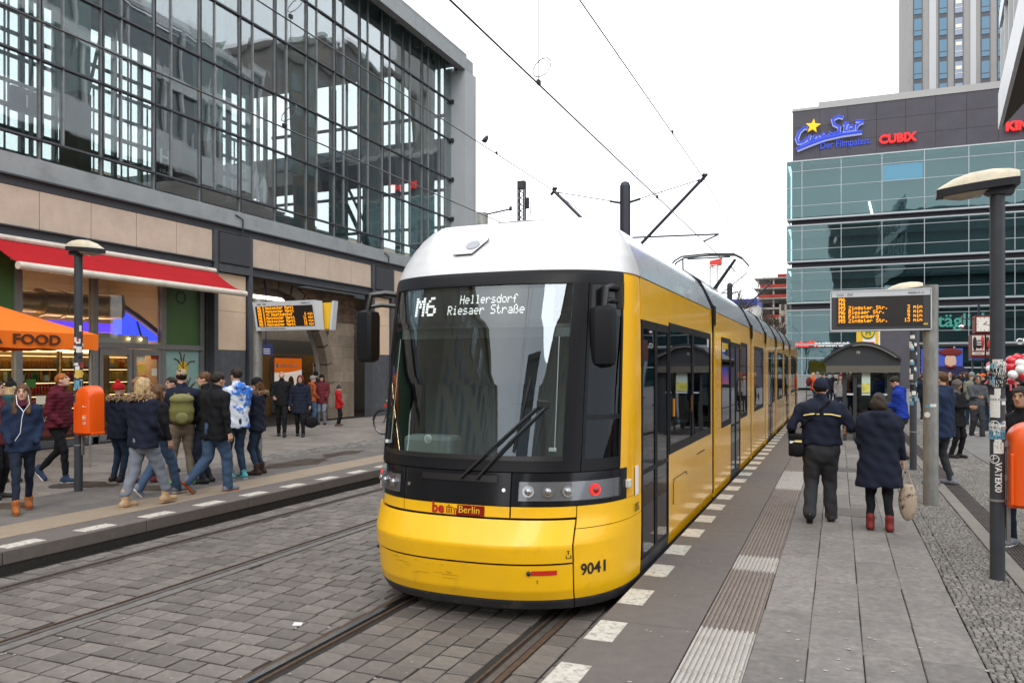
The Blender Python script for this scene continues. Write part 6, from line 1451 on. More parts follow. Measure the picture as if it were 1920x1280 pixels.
for k, (p, q, c_) in enumerate(((1820.5,1846,'b'),(1847,1867,'r'))):
    g = MB(); g.box(kx(p), kx(q), CYk-.1, CYk+.7, kz(670), kz(627)); a = obj('advert_case', g, MAR, ck, bevel=.02); g = MB(); g.box(kx(p+1.2), kx(q-1.2), CYk-.13, CYk-.1, kz(665), kz(629)); obj('advert', g, mat('advert_white', (.6,.55,.52), .5), a)
    xm = kx((p+q)/2); g = MB(); g.ball((xm-.12,CYk-.14,kz(644)), (.07,.02,.28)); g.ball((xm+.02,CYk-.15,kz(645)), (.12,.02,.17) if k == 0 else (.18,.02,.2), m=1 if k else 0); 
    if k == 0: g.ball((xm+.14,CYk-.13,kz(642)), (.06,.02,.28), m=1)
    obj('advert_print', g, [BLACK, REDP], a, smooth='all'); g = MB(); g.box(xm-.2,xm+.2,CYk-.14,CYk-.131,kz(659.5),kz(657)); g.box(xm-.12,xm+.12,CYk-.14,CYk-.131,kz(663),kz(662)); obj('advert_text', g, MAR, a)
    g = MB(); 
    for j in range(3): g.box(xm-.06,xm+.1,CYk-.19,CYk-.18,kz(641+j*3),kz(640+j*3))
    obj('advert_text', g, WHITE, a)
g = MB(); g.box(kx(1821), kx(1845), CYk-.11, CYk+.7, kz(675), kz(670.5)); obj('blue_band', g, MATS['blue_board'], ck)
g = MB(); g.box(kx(1822), kx(1825), CYk, CYk+.1, .25, kz(670)); g.box(kx(1841), kx(1844), CYk, CYk+.1, .25, kz(670)); g.cyl(kx(1838), CYk+.4, kz(624), kz(565), .04, 8); g.box(kx(1806),kx(1829),CYk+.38,CYk+.42,kz(597),kz(595)); obj('post', g, POLED, ck)
g = MB(); g.ball((kx(1807), CYk+.4, kz(611)), (.14,.14,.1)); g.cyl(kx(1806), CYk+.4, kz(608), kz(590), .03, 8); obj('round_lamp', g, CHROME, ck, smooth=True)
# low railing beside the tram end
g = MB(); rx, ry = atd(1512, 44); g.tube([(rx,ry,.25),(rx,ry,1.2),(rx+1.0,ry,1.2),(rx+1.0,ry,.25)], .03, 6); g.tube([(rx,ry,.7),(rx+1,ry,.7)], .02, 5); obj('railing', g, POLED, None, label='low dark railing at the far end of the tram platform', cat='railing')
# ================================================================ BALLOONS
BR = mat('balloon_red', (.55,.015,.03), .25, coat=.4); BW = mat('balloon_white', (.7,.7,.68), .3, coat=.3); BP = mat('ribbon_pink', (.65,.12,.15), .5)
def balloons(items, d, label, ribbons):
    x0, y0 = atd(items[0][0], d); t = thing('balloon_bunch', label, 'balloons', (x0, y0, 1.5))
    for k, (px, py, r_, w) in enumerate(items):
        dd = d-(.3 if w else -.1)+.05*(k % 3); X, Y = atd(px, dd); Z = 2.13-(py-692)/F_*dd; rad = r_/F_*dd
        g = MB(); g.ball((X,Y,Z), (rad*1.04,rad,rad*.98), 16, 10); g.tube([(X,Y,Z-rad*.95),(X,Y,Z-rad*1.12)], [rad*.08,rad*.14], 6); obj('balloon', g, BW if w else BR, t, smooth='all')
    g = MB()
    for pts in ribbons: g.tube([(*atd(a, d-.4), 2.13-(b-692)/F_*(d-.4)) for a, b in pts], .022, 4)
    obj('ribbon', g, BP, t)
balloons([(1859,686,9,0),(1857,691,7.5,1),(1864,680,6,1),(1860,702,8,0),(1864,706,7,0)], 25, 'small bunch of red and white balloons left of the stickered lamp pole', [((1857,706),(1850,716),(1844,722)),((1864,712),(1860,724),(1857,733)),((1861,709),(1853,716),(1847,728))])
balloons([(1897,676,10,0),(1908,670,8,0),(1916,674,9,0),(1898,689,12,0),(1913,681,8.5,1),(1899,702,8.5,1),(1914,692,9,1),(1907,700,8,0),(1917,704,10,0),(1896,714,7,0),(1902,682,9,0),(1925,690,10,0)], 22, 'large bunch of red and white balloons at the right edge', [((1903,716),(1905,728),(1908,738)),((1895,720),(1895,732))])
# seller parasol behind balloons
X, Y = atd(1905, 30); ps = thing('parasol', 'grey stall parasol above the balloons at the right edge', 'parasol', (X+1.2, Y, .25)); g = MB()
g.grid(lambda a, k: (X+1.2+2.1*k*math.cos(a), Y+2.1*k*math.sin(a), 3.15-.95*k), lin(0, 2*math.pi, 9), lin(0.01, 1, 4)); obj('canopy', g, mat('parasol_grey', (.2,.21,.24), .7), ps); g = MB(); g.cyl(X+1.2, Y, .25, 3.15, .03, 8); obj('pole', g, GALV, ps)
# ================================================================ BICYCLE
bx0, by0 = -12.1, 19.9; bk_ = thing('bicycle', 'parked bicycle half hidden behind the tram, only its front wheel showing', 'bicycle', (bx0, by0, .25))
def wheel(cx_):
    g = MB(); g.tube([(cx_+.34*math.cos(a), by0, .6+.34*math.sin(a)) for a in lin(0, 2*math.pi, 29)], .02, 6, caps=False); w = obj('wheel', g, BLACK, bk_, smooth=True); g = MB(); g.tube([(cx_+.315*math.cos(a), by0, .6+.315*math.sin(a)) for a in lin(0, 2*math.pi, 29)], .008, 5, caps=False)
    for k in range(14): a = 2*math.pi*k/14; g.tube([(cx_,by0,.6),(cx_+.31*math.cos(a),by0,.6+.31*math.sin(a))], .003, 3)
    obj('rim', g, CHROME, w)
wheel(bx0); wheel(bx0+1.05)
g = MB()
for a, b in (((0,.6),(.2,1.12)),((.17,1.05),(.55,.62)),((.2,1.1),(.72,1.05)),((.72,1.12),(.55,.55)),((.55,.6),(1.05,.6)),((.72,1.02),(1.05,.6))): g.tube([(bx0+a[0],by0,a[1]+.0),(bx0+b[0],by0,b[1])], .016, 6)
obj('frame', g, mat('bike_dark', (.03,.03,.04), .3), bk_); g = MB(); g.tube([(bx0+.2,by0,1.12),(bx0+.18,by0,1.25)], .014, 6); g.tube([(bx0+.25,by0-.28,1.24),(bx0+.18,by0,1.27),(bx0+.25,by0+.28,1.24)], .014, 6); obj('handlebar', g, CHROME, bk_)
g = MB(); g.ball((bx0+.72,by0,1.2), (.14,.08,.04)); obj('saddle', g, BLACK, bk_, smooth='all'); g = MB(); g.box(bx0+.03,bx0+.09,by0-.03,by0+.03,1.05,1.13); obj('front_lamp', g, REDR, bk_)
g = MB(); g.tube([(bx0+.38*math.cos(a), by0, .6+.38*math.sin(a)) for a in lin(.3, 3.0, 12)], .014, 4); obj('mudguard', g, BLACK, bk_)
# ================================================================ PEOPLE: implicit bodies turned into surfaces
def nets(F, o, h):
    """surface nets over a signed field F (nx,ny,nz), origin o, cell h -> verts, quads"""
    ins = F < 0; nx, ny, nz = F.shape
    c = np.zeros((nx-1, ny-1, nz-1), np.int32); acc = np.zeros((nx-1, ny-1, nz-1, 3)); cnt = np.zeros((nx-1, ny-1, nz-1))
    for ax in range(3):
        A = [slice(None)]*3; B = [slice(None)]*3; A[ax] = slice(0, -1); B[ax] = slice(1, None)
        a, b = F[tuple(A)], F[tuple(B)]; x = (a < 0) != (b < 0); t = np.where(x, a/np.where(a-b == 0, 1, a-b), 0)
        o1, o2 = [q for q in range(3) if q != ax]
        for d1 in (0, 1):
            for d2 in (0, 1):
                s = [slice(None)]*3; s[o1] = slice(d1, d1+F.shape[o1]-1); s[o2] = slice(d2, d2+F.shape[o2]-1)
                xx = x[tuple(s)]; tt = t[tuple(s)]; p = np.zeros(xx.shape+(3,)); p[..., ax] = tt; p[..., o1] = d1; p[..., o2] = d2
                acc += p*xx[..., None]; cnt += xx
    m = cnt > 0; idx = -np.ones(m.shape, np.int64); idx[m] = np.arange(m.sum())
    g = np.argwhere(m); V = (g+acc[m]/cnt[m][:, None])*h+np.array(o); Q = []
    for ax in range(3):
        A = [slice(None)]*3; B = [slice(None)]*3; A[ax] = slice(0, -1); B[ax] = slice(1, None); o1, o2 = (ax+1) % 3, (ax+2) % 3
        x = ins[tuple(A)] != ins[tuple(B)]; e = np.argwhere(x); e = e[(e[:, o1] > 0) & (e[:, o2] > 0) & (e[:, o1] < F.shape[o1]-1) & (e[:, o2] < F.shape[o2]-1)]
        if not len(e): continue
        sg = ins[tuple(A)][tuple(e.T)]
        def I(d1, d2): q = e.copy(); q[:, o1] -= d1; q[:, o2] -= d2; return idx[tuple(q.T)]
        q = np.stack([I(1,1), I(0,1), I(0,0), I(1,0)], 1); q[~sg] = q[~sg][:, ::-1]; Q.append(q)
    return V, (np.concatenate(Q) if Q else np.zeros((0,4), int))
def npmesh(name, V, Q, mats, mi=None):
    me = bpy.data.meshes.new(name); me.vertices.add(len(V)); me.vertices.foreach_set('co', np.asarray(V, np.float32).ravel())
    me.loops.add(Q.size); me.loops.foreach_set('vertex_index', Q.astype(np.int32).ravel()); me.polygons.add(len(Q))
    me.polygons.foreach_set('loop_start', np.arange(0, Q.size, 4, dtype=np.int32)); me.polygons.foreach_set('use_smooth', np.ones(len(Q), bool))
    for m in mats: me.materials.append(m)
    if mi is not None: me.polygons.foreach_set('material_index', mi.astype(np.int32))
    me.update(calc_edges=True); me.validate(); return me
V3 = lambda *a: np.array(a, float)
def cap(P, a, b, r1, r2, sq=None):
    a = np.asarray(a, float); b = np.asarray(b, float)
    if sq is not None: S_q = np.array(sq); P = P*S_q; a = a*S_q; b = b*S_q
    ba = b-a; t = np.clip(((P-a)@ba)/max(1e-9, ba@ba), 0, 1); return np.linalg.norm(P-a-t[..., None]*ba, axis=-1)-(r1+(r2-r1)*t)
def ell(P, c, r): q = (P-np.asarray(c))/np.asarray(r); n = np.linalg.norm(q, axis=-1); return (n-1)*min(r)
def smin(a, b, k): h = np.clip(.5+.5*(b-a)/k, 0, 1); return b+(a-b)*h-k*h*(1-h)
def un(ds, k):
    d = ds[0]
    for e in ds[1:]: d = smin(d, e, k)
    return d
def field(fn, lo, hi, h):
    n = [int((b-a)/h)+2 for a, b in zip(lo, hi)]
    g = np.stack(np.meshgrid(*[lo[i]+np.arange(n[i])*h for i in range(3)], indexing='ij'), -1); return fn(g), lo, h
def ik(a, t, l1, l2, pole):
    a, t, pole = map(lambda q: np.asarray(q, float), (a, t, pole)); d = t-a; L = np.linalg.norm(d); 
    if L > (l1+l2)*.995: t = a+d/L*(l1+l2)*.995; d = t-a; L = np.linalg.norm(d)
    u = d/L; x = (l1*l1-l2*l2+L*L)/(2*L); h = math.sqrt(max(0, l1*l1-x*x)); p = pole-(pole@u)*u; p /= np.linalg.norm(p)+1e-9; return a+u*x+p*h, t
def rot(v, yaw, pitch=0, roll=0):
    v = Vector(v); return V3(*(Matrix.Rotation(yaw, 3, 'Z') @ Matrix.Rotation(roll, 3, 'Y') @ Matrix.Rotation(pitch, 3, 'X') @ v))
SKN = mat('skin', (.5,.3,.215), .5, var=.06, scale=25); SKN2 = mat('skin_tan', (.33,.18,.11), .5, var=.06, scale=25); LIP = mat('lips', (.38,.12,.1), .5)
EYE = mat('eye_dark', (.03,.02,.018), .3)
def cloth(name, c, rough=.85, var=.14, bump=.35, **k): return mat(name, c, rough, var=var, scale=9, bump=bump, bscale=45, **k)
def hairm(name, c): return mat(name, c, .5, var=.45, scale=9, bump=.8, bscale=30, stretch=(4,4,.6))
GRID = {0: (.0125, .017, .009), 1: (.017, .022, .013), 2: (.028, .034, .02)}
NP_ = [0]
def person(label, x, y, head, H, top, legs, shoe, hair=None, hs='short', hat=None, hm=None, coat=.47, puff=0, hood=0, fur=None, collar=1, girth=1., feet=None, hands=('side','side'), lod=0, yaw=0, pitch=0, skin=None, lean=0, legw=1, scarf=None, cuff=None, z0=.25, female=0, lift=(0,0), sleeve=1, open_=None):
    NP_[0] += 1; k = H/1.78; girth = girth*1.07; skin = skin or SKN; hd, hc, hh = GRID[lod]
    t = thing('person', label, 'person', (x, y, z0), None, R(head)); WL[t.name] = Vector((0,0,0))
    sw = (.185 if not female else .165)*k*(.5+.5*girth); hw = .085*k
    lz = .93*k; top_z = 1.46*k
    def LN(p):   # lean the upper body forward
        q = np.array(p, float); d = (q[2]-lz)*math.sin(R(lean)); q[1] += d; q[2] -= (1-math.cos(R(lean)))*(q[2]-lz); return q
    neck = LN((0, .0, 1.50*k)); hcx = LN((0, .02*k, 1.655*k)); sh = [LN((s*sw, -.005, 1.425*k)) for s in (-1, 1)]; hip = [V3(s*hw, 0, .93*k) for s in (-1, 1)]
    feet = feet or ((-.11,.03),(.11,-.02)); kn = []; an = []
    for i in (0, 1):
        fx, fy = feet[i][0]*1., feet[i][1]; fz = .085*k+lift[i]; kq, aq = ik(hip[i], (fx, fy-.03, fz), .44*k, .43*k, (0, 1, 0)); kn.append(kq); an.append(aq)
    HT = {'side': lambda s: (s*(sw+.075+.04*girth), .03, .78*k), 'back': lambda s: (s*(sw+.06), -.16, .8*k), 'fwd': lambda s: (s*(sw+.05), .24, .86*k), 'pocket': lambda s: (s*(sw-.02), .16, .96*k),
          'phone': lambda s: (s*.08, .33, 1.17*k), 'chest': lambda s: (s*.06-.0, .24, 1.18*k), 'out': lambda s: (s*(sw+.12), .22, 1.02*k), 'hip': lambda s: (s*(sw+.02), .06, .95*k), 'bag': lambda s: (s*(sw+.1), .06, .74*k), 'up': lambda s: (s*.16, .25, 1.5*k), 'front': lambda s: (s*.1, .2, .98*k)}
    el, ha = [], []
    for i, s in ((0, -1), (1, 1)):
        tg = HT[hands[i]](s) if isinstance(hands[i], str) else hands[i]; tg = LN(tg) if hands[i] in ('phone','chest','up') else V3(*tg)
        e, h_ = ik(sh[i], tg, .285*k, .26*k, (s*.4, -1, -.25)); el.append(e); ha.append(h_)
    # ---- trousers
    rr_ = rng.uniform(0, 6, 6)
    def wr(P, amp=.006): return amp*(np.sin(P[..., 2]*34+P[..., 0]*17+rr_[0])*np.sin(P[..., 1]*23-P[..., 2]*15+rr_[1])+.6*np.sin(P[..., 0]*41+P[..., 2]*29+rr_[2]))
    def fl(P):
        ds = [cap(P, (0,0,.98*k), (0,0,.9*k), .135*k*girth, .14*k*girth, (1,1.2,1))]
        for i in (0, 1):
            ds.append(cap(P, hip[i], kn[i], .098*k*legw*(.6+.4*girth), .07*k*legw)); ds.append(cap(P, kn[i], an[i]+V3(0,0,{'boot_beige':.1,'boot_dark':.07,'boot_tan':.04,'boot_red':.05}.get(shoe.name,-.02)), .068*k*legw, .054*k*legw*(1.12 if legw > 1.02 else .92)))
        return un(ds, .022)+wr(P, .0055)
    allz = np.array(kn+an); lo = V3(min(-.2*k, allz[:,0].min()-.12), min(-.2, allz[:,1].min()-.14), max(.03, allz[:,2].min()-.09)); hi = V3(max(.2*k, allz[:,0].max()+.12), max(.2, allz[:,1].max()+.14), 1.12*k)
    V, Q = nets(*field(fl, lo, hi, hc)); obj('trousers', npmesh('trousers', V, Q, [legs]), [], t)
    # ---- shoes
    for i in (0, 1):
        a = an[i]; up_ = lift[i] > .02; pit = R(-48) if up_ else 0
        d = rot((0,1,0), 0, pit); u = rot((0,0,1), 0, pit); base = a+V3(0,0,-.045*k)
        def fs_(P): 
            p1 = base-d*.05; p2 = base+d*.155*k-u*.006
            q = un([cap(P, p1, p2, .046*k, .038*k), cap(P, a+V3(0,0,{'boot_beige':.13,'boot_dark':.1,'boot_tan':.06,'boot_red':.07}.get(shoe.name,.03)), base, .056*k if shoe.name.startswith('boot') else .046*k, .05*k)], .03); q = np.maximum(q, -((P-base)@u+.038*k)); return q
        V, Q = nets(*field(fs_, a-.26, a+.27, .012 if lod < 2 else .02)); s_ = obj('shoe', npmesh('shoe', V, Q, [shoe]), [], t)
        def fo(P): q = cap(P, base-d*.05-u*.033*k, base+d*.15*k-u*.033*k, .04*k, .036*k, None); return np.maximum(q, np.abs((P-base)@u+.040*k)-.011)
        if lod < 2: V, Q = nets(*field(fo, a-.26, a+.27, .01)); obj('sole', npmesh('sole', V, Q, [cuff or BLACK]), [], s_)
    # ---- jacket or coat
    cz_ = coat*H; g_ = girth
    def fj(P):
        c0 = LN((0,-.01,1.33*k)); c1 = LN((0,0,1.08*k)); w_ = 1.5
        ds = [cap(P, LN((-.06*k*g_,-.01,1.36*k)), LN((-.045*k,0,1.1*k)), .125*k*g_, .12*k*g_, (1,1.18,1)), cap(P, LN((.06*k*g_,-.01,1.36*k)), LN((.045*k,0,1.1*k)), .125*k*g_, .12*k*g_, (1,1.18,1)),
              cap(P, LN((-.05*k,0,1.1*k)), (-.065*k,0,max(cz_,.4)), .12*k*g_, .125*k*g_+(.04 if coat < .42 else .01), (1,1.1,1)), cap(P, LN((.05*k,0,1.1*k)), (.065*k,0,max(cz_,.4)), .12*k*g_, .125*k*g_+(.04 if coat < .42 else .01), (1,1.1,1)),
              cap(P, LN((0,-.01,1.46*k)), LN((0,-.005,1.51*k)), .085*k, .068*k)]
        d = un(ds, .035)
        for i in (0, 1): d = smin(d, smin(cap(P, sh[i]+V3(0,0,-.01), el[i], .070*k*(.7+.3*g_)+.004*puff, .054*k+.006*puff), cap(P, el[i], ha[i]+(el[i]-ha[i])*.1, .053*k+.006*puff, .041*k+.004*puff), .02), .016)
        if collar: d = smin(d, cap(P, neck+V3(0,-.01,-.03), neck+V3(0,.0,.03*collar), .074*k, .07*k), .015)
        if hood == 1: d = smin(d, cap(P, LN((-.06*k,-.085*k,1.49*k)), LN((.06*k,-.085*k,1.49*k)), .062*k, .062*k), .03); d = smin(d, cap(P, LN((0,-.1*k,1.49*k)), LN((0,-.12*k,1.38*k)), .06*k, .04*k), .03)
        if hood == 2: d = smin(d, np.maximum(ell(P, hcx+V3(0,-.015,.01), V3(.112,.13,.145)*k), -ell(P, hcx+V3(0,.085,-.01)*k, V3(.082,.1,.115)*k)), .02)
        d = np.maximum(d, cz_-P[..., 2]+.006*np.sin(np.arctan2(P[..., 1], P[..., 0])*5+rr_[3]))
        if puff: d = d-.011*np.abs(np.sin(P[..., 2]*(52 if puff == 1 else 30)+rr_[4]+P[..., 1]*3))
        return d+wr(P, .006 if puff else .0075)
    pts = np.array(el+ha+sh+[hcx]); lo = V3(pts[:,0].min()-.13, min(-.27, pts[:,1].min()-.14), min(cz_-.05, pts[:,2].min()-.1)); hi = V3(pts[:,0].max()+.13, max(.26, pts[:,1].max()+.12), (1.86 if hood == 2 else 1.64)*k)
    V, Q = nets(*field(fj, lo, hi, hc)); jk = obj('coat' if coat < .45 else 'jacket', npmesh('jacket', V, Q, [top]), [], t)
    # ---- body: head, neck, inner trunk and hands in one mesh
    def Hd(v): return hcx+rot(V3(*v)*k, R(yaw), R(pitch))
    Rm = np.array(Matrix.Rotation(-R(pitch), 3, 'X') @ Matrix.Rotation(-R(yaw), 3, 'Z'))
    def toH(P): return ((P-hcx)@Rm.T)/k
    def fhead(P):
        q = toH(P); ds = [ell(q, (0,-.012,.028), (.074,.093,.088)), ell(q, (0,.018,-.03), (.058,.07,.082)), ell(q, (0,.05,-.085), (.03,.03,.025))]
        d = un(ds, .03); d = smin(d, cap(q, (0,.088,.012), (0,.104,-.022), .009, .014), .012); d = smin(d, ell(q, (0,.079,-.052), (.024,.014,.012)), .01)
        for s in (-1, 1): d = smin(d, ell(q, (s*.074,-.005,-.008), (.01,.02,.032)), .006); d = -smin(-d, ell(q, (s*.031,.101,.016), (.017,.013,.012)), .01); d = smin(d, ell(q, (s*.031,.078,.036), (.022,.012,.007)), .008)
        d = d*k; return smin(d, cap(P, neck+V3(0,-.01,-.08), hcx+V3(0,-.02,-.06*k), .056*k, .052*k), .02)
    V, Q = nets(*field(fhead, hcx-V3(.13,.16,.26)*k, hcx+V3(.13,.16,.15)*k, hh))
    qc = toH(V[Q].mean(1)); mi = np.zeros(len(Q), int)
    mi[(np.abs(qc[:,2]+.054) < .0085) & (np.abs(qc[:,0]) < .024) & (qc[:,1] > .07)] = 1
    VS, QS, MS = [V], [Q], [mi]; nv = len(V)
    def app(V, Q, m=0):
        nonlocal nv; VS.append(V); QS.append(Q+nv); MS.append(np.full(len(Q), m)); nv += len(V)
    def fin(P): return un([cap(P, LN((0,0,1.36*k)), LN((0,0,1.0*k)), .1*k, .1*k), cap(P, LN((0,0,1.42*k)), neck, .07*k, .05*k)]+[cap(P, sh[i], el[i], .04*k, .035*k) for i in (0,1)]+[cap(P, el[i], ha[i], .035*k, .025*k) for i in (0,1)], .03)
    app(*nets(*field(fin, lo, hi, .05)))
    for i, s in ((0, -1), (1, 1)):
        if isinstance(hands[i], str) and hands[i] == 'pocket': continue
        w = ha[i]; u = w-el[i]; u /= np.linalg.norm(u); side = np.cross(u, (1,0,0)); side /= np.linalg.norm(side)+1e-9; nrm = np.cross(u, side); fwd = side if side[1] > 0 else -side; palm = np.cross(u, fwd)
        if palm[0]*s > 0: palm = -palm
        b0 = w+u*.0; pc = w+u*.055*k
        def fhnd(P):
            ds = [cap(P, w-u*.03, w+u*.02, .026*k, .027*k)]
            Pq = [cap(P, w+u*.02*k+fwd*f_*.5, w+u*.085*k+fwd*f_, .014*k, .0125*k) for f_ in (-.026*k,-.009*k,.009*k,.026*k)]
            d = un(ds+Pq, .014); fg = []
            for f_, L_ in ((-.027,.058),(-.009,.072),(.010,.076),(.028,.066)):
                a = w+u*.088*k+fwd*f_*k; m_ = a+(u*.8+palm*.5)*L_*.5*k; e = m_+(u*.35+palm*.9)*L_*.5*k; fg += [cap(P, a, m_, .0088*k, .008*k), cap(P, m_, e, .008*k, .0068*k)]
            a = w+u*.03*k+fwd*.028*k; m_ = a+(u*.6+fwd*.6+palm*.3)*.04*k; e = m_+(u*.8+palm*.5)*.032*k; fg += [cap(P, a, m_, .0115*k, .0095*k), cap(P, m_, e, .0095*k, .008*k)]
            return smin(d, un(fg, .003), .006)
        c_ = w+u*.09*k
        app(*nets(*field(fhnd, c_-.13*k, c_+.13*k, {0:.0055,1:.0075,2:.014}[lod])))
    body = obj('body', npmesh('body', np.concatenate(VS), np.concatenate(QS), [skin, LIP], np.concatenate(MS)), [], t)
    if lod < 2:
        for s in (-1, 1):
            g = MB(); c = Hd((s*.031, .088, .014)); g.ball(c, .0095*k, 8, 6); obj('eye', g, EYE, body, smooth='all')
            g = MB(); g.tube([Hd((s*.014,.098,.034)), Hd((s*.032,.097,.040)), Hd((s*.05,.086,.034))], .0042*k, 5); obj('eyebrow', g, hair or EYE, body)
    # ---- hair and hats
    if hair and hs:
        def fh(P):
            q = toH(P); d = ell(q, (0,-.016,.036), (.083,.102,.094)); face = ell(q, (0,.10,-.028), (.068,.075,.088)); d = np.maximum(d, -face)
            if hs == 'short': d = np.maximum(d, np.where(q[..., 1] < -.01, -.045-q[..., 2], .0-q[..., 2])); d = np.maximum(d, -(q[..., 2]+.02-np.abs(0)) if False else d)
            elif hs == 'bob': d = smin(d, np.maximum(ell(q, (0,-.03,-.03), (.108,.104,.108)), -ell(q, (0,.1,-.03), (.07,.1,.1))), .02)
            elif hs in ('long', 'mid'):
                L_ = -.32 if hs == 'long' else -.17; d = un([d, cap(q, (0,-.06,.0), (0,-.085,L_), .078, .058, (.8,1.25,1))]+[np.maximum(cap(q, (s*.068,-.015,.0), (s*.085,.0 if hs == 'mid' else .09,L_*.85), .034, .034 if hs == 'long' else .026), -face) for s in (-1, 1)], .02)
            elif hs == 'bun': d = un([d, cap(q, (0,-.09,.05), (0,-.12,.04), .045, .04), cap(q, (0,-.1,.03), (0,-.12,-.12), .03, .018)], .02)
            rip = np.arctan2(q[..., 0], q[..., 1]+.02); return (d+.0042*np.sin(rip*24+q[..., 2]*18+rr_[0])*np.clip(1-q[..., 2]*5, .4, 1)+.0035*np.sin(q[..., 2]*58+q[..., 0]*45)*np.sin(q[..., 1]*50+rr_[1]))*k
        V, Q = nets(*field(fh, hcx-V3(.17,.24,.46 if hs == 'long' else .28)*k, hcx+V3(.17,.18,.18)*k, hh)); obj('hair', npmesh('hair', V, Q, [hair]), [], t)
    if hat:
        def fb(P):
            q = toH(P)
            if hat == 'cap': d = np.maximum(ell(q, (0,-.012,.04), (.088,.106,.092)), .03-q[..., 2]); br = np.maximum(ell(q, (0,.1,.04), (.07,.075,.02)), np.abs(q[..., 2]-.04-.15*(.0))-.006); return np.minimum(d, br)*k
            if hat == 'hijab': d = np.maximum(un([ell(q, (0,-.01,.02), (.1,.115,.12)), cap(q, (0,-.01,-.08), (0,-.02,-.16), .085, .13)], .03), -ell(q, (0,.11,-.015), (.055,.07,.07))); return (d+.004*np.sin(q[..., 2]*70+q[..., 0]*30))*k
            d = np.maximum(ell(q, (0,-.016,.042), (.09,.108,.105)), .012-q[..., 2]+.25*np.maximum(-q[..., 1], -.04)*(-.4)); rim = np.maximum(ell(q, (0,-.014,.03), (.094,.112,.098)), np.abs(q[..., 2]-.03)-.022); d = smin(d, rim, .006)
            if hat == 'pom': d = smin(d, ell(q, (0,-.03,.155), (.042,.042,.04)), .006)
            return (d+.0022*np.sin(np.arctan2(q[..., 0], q[..., 1])*34)*(hat != 'cap'))*k
        V, Q = nets(*field(fb, hcx-V3(.17,.17,.34 if hat == 'hijab' else .06)*k, hcx+V3(.17,.2,.22)*k, hh)); obj({'cap':'cap','hijab':'headscarf'}.get(hat, 'knit_hat'), npmesh('hat', V, Q, [hm]), [], t)
    if fur:
        g = MB(); r2 = random.Random(NP_[0]); n = 230 if lod == 0 else 120
        for i in range(n):
            a = r2.uniform(R(-40), R(220)); c = LN((math.cos(a)*.15*k, -.03-math.sin(a)*.11*k*r2.uniform(.8,1.1), (1.50+r2.uniform(-.025,.035)+.0*math.sin(a))*k)); d = V3(math.cos(a)*.6+r2.gauss(0,.4), -math.sin(a)*.8+r2.gauss(0,.4), r2.gauss(.15,.5)); d /= np.linalg.norm(d)
            c = c+d*.01; g.tube([c, c+d*.03, c+d*.052+V3(0,0,-.008)], [.014,.011,.003], 4, caps=False)
        for a in lin(R(-40), R(220), 13): g.ball(LN((math.cos(a)*.145*k, -.03-math.sin(a)*.1*k, 1.50*k)), .034*k, 8, 6)
        obj('fur_collar', g, fur, jk, smooth='all')
    if scarf:
        def fsf(P): q = P-neck; a = np.sqrt((q[..., 0])**2+(q[..., 1]*1.05+.004)**2)-.085*k; return np.sqrt(a*a+((q[..., 2]-.0)*.75)**2)-.04*k+.006*np.sin(q[..., 2]*80+q[..., 0]*20)
        V, Q = nets(*field(fsf, neck-.17, neck+.17, .014)); obj('scarf', npmesh('scarf', V, Q, [scarf]), [], t)
    return t, dict(k=k, sh=sh, el=el, ha=ha, hcx=hcx, neck=neck, Hd=Hd, LN=LN, sw=sw, jk=jk)
def loc2w(x, y, head, p, z0=.25): a = R(head); return Vector((x+p[0]*math.cos(a)-p[1]*math.sin(a), y+p[0]*math.sin(a)+p[1]*math.cos(a), z0+p[2]))
def sdf_thing(name, label, cat, x, y, head, parts, base=(0,0,1.0)):
    """parts: (name, fn, lo, hi, h, material) in the wearer's local frame"""
    t = thing(name, label, cat, loc2w(x, y, head, base), None, R(head)); first = None
    for n, fn, lo, hi, h, m in parts:
        V, Q = nets(*field(fn, V3(*lo), V3(*hi), h)); obj(n, npmesh(n, V-np.array(base), Q, [m]), [], t)
    return t
def gp(px, py): return onG(px, py)
# wardrobe
c = cloth
NAVY = c('cloth_navy', (.010,.013,.028)); NAVY2 = c('cloth_navy_blue', (.011,.021,.052)); BLK = c('cloth_black', (.007,.007,.009)); DKG = c('cloth_dark_grey', (.032,.034,.04)); MARN = c('cloth_maroon', (.085,.008,.018)); GRYJ = c('jeans_grey', (.17,.19,.235)); JN1 = c('jeans_blue', (.05,.085,.155)); JN2 = c('jeans_mid', (.02,.036,.07)); JN3 = c('jeans_dark', (.012,.018,.033)); KHK = c('cloth_khaki', (.2,.16,.12)); OLV = c('cloth_olive', (.13,.125,.04)); RED_ = c('cloth_red', (.36,.008,.012)); RUSTC = c('cloth_rust', (.28,.07,.02)); BURG = c('cloth_burgundy', (.11,.018,.025)); BBLU = c('cloth_bright_blue', (.008,.03,.25)); ORNG = c('cloth_orange', (.6,.1,.02)); SAGE = c('cloth_sage', (.16,.17,.13)); TEAL = c('cloth_teal', (.02,.06,.07)); GREYC = c('cloth_grey', (.2,.2,.21)); TANB = c('boot_tan', (.3,.1,.03)); BEIB = c('boot_beige', (.42,.28,.17)); REDB = c('boot_red', (.15,.02,.02), .6); SHB = c('shoe_black', (.02,.02,.022), .5); SHN = c('shoe_navy', (.025,.045,.09)); SHG_ = c('shoe_grey', (.16,.17,.2)); SHGR = c('shoe_green', (.1,.25,.1), var=.6); SOLEW = c('sole_white', (.65,.65,.65)); SOLEO = c('sole_orange', (.5,.1,.02)); FURT = mat('fur_tan', (.33,.22,.13), .9, var=.4, scale=20); FURB = mat('fur_brown', (.2,.13,.08), .9, var=.4, scale=20)
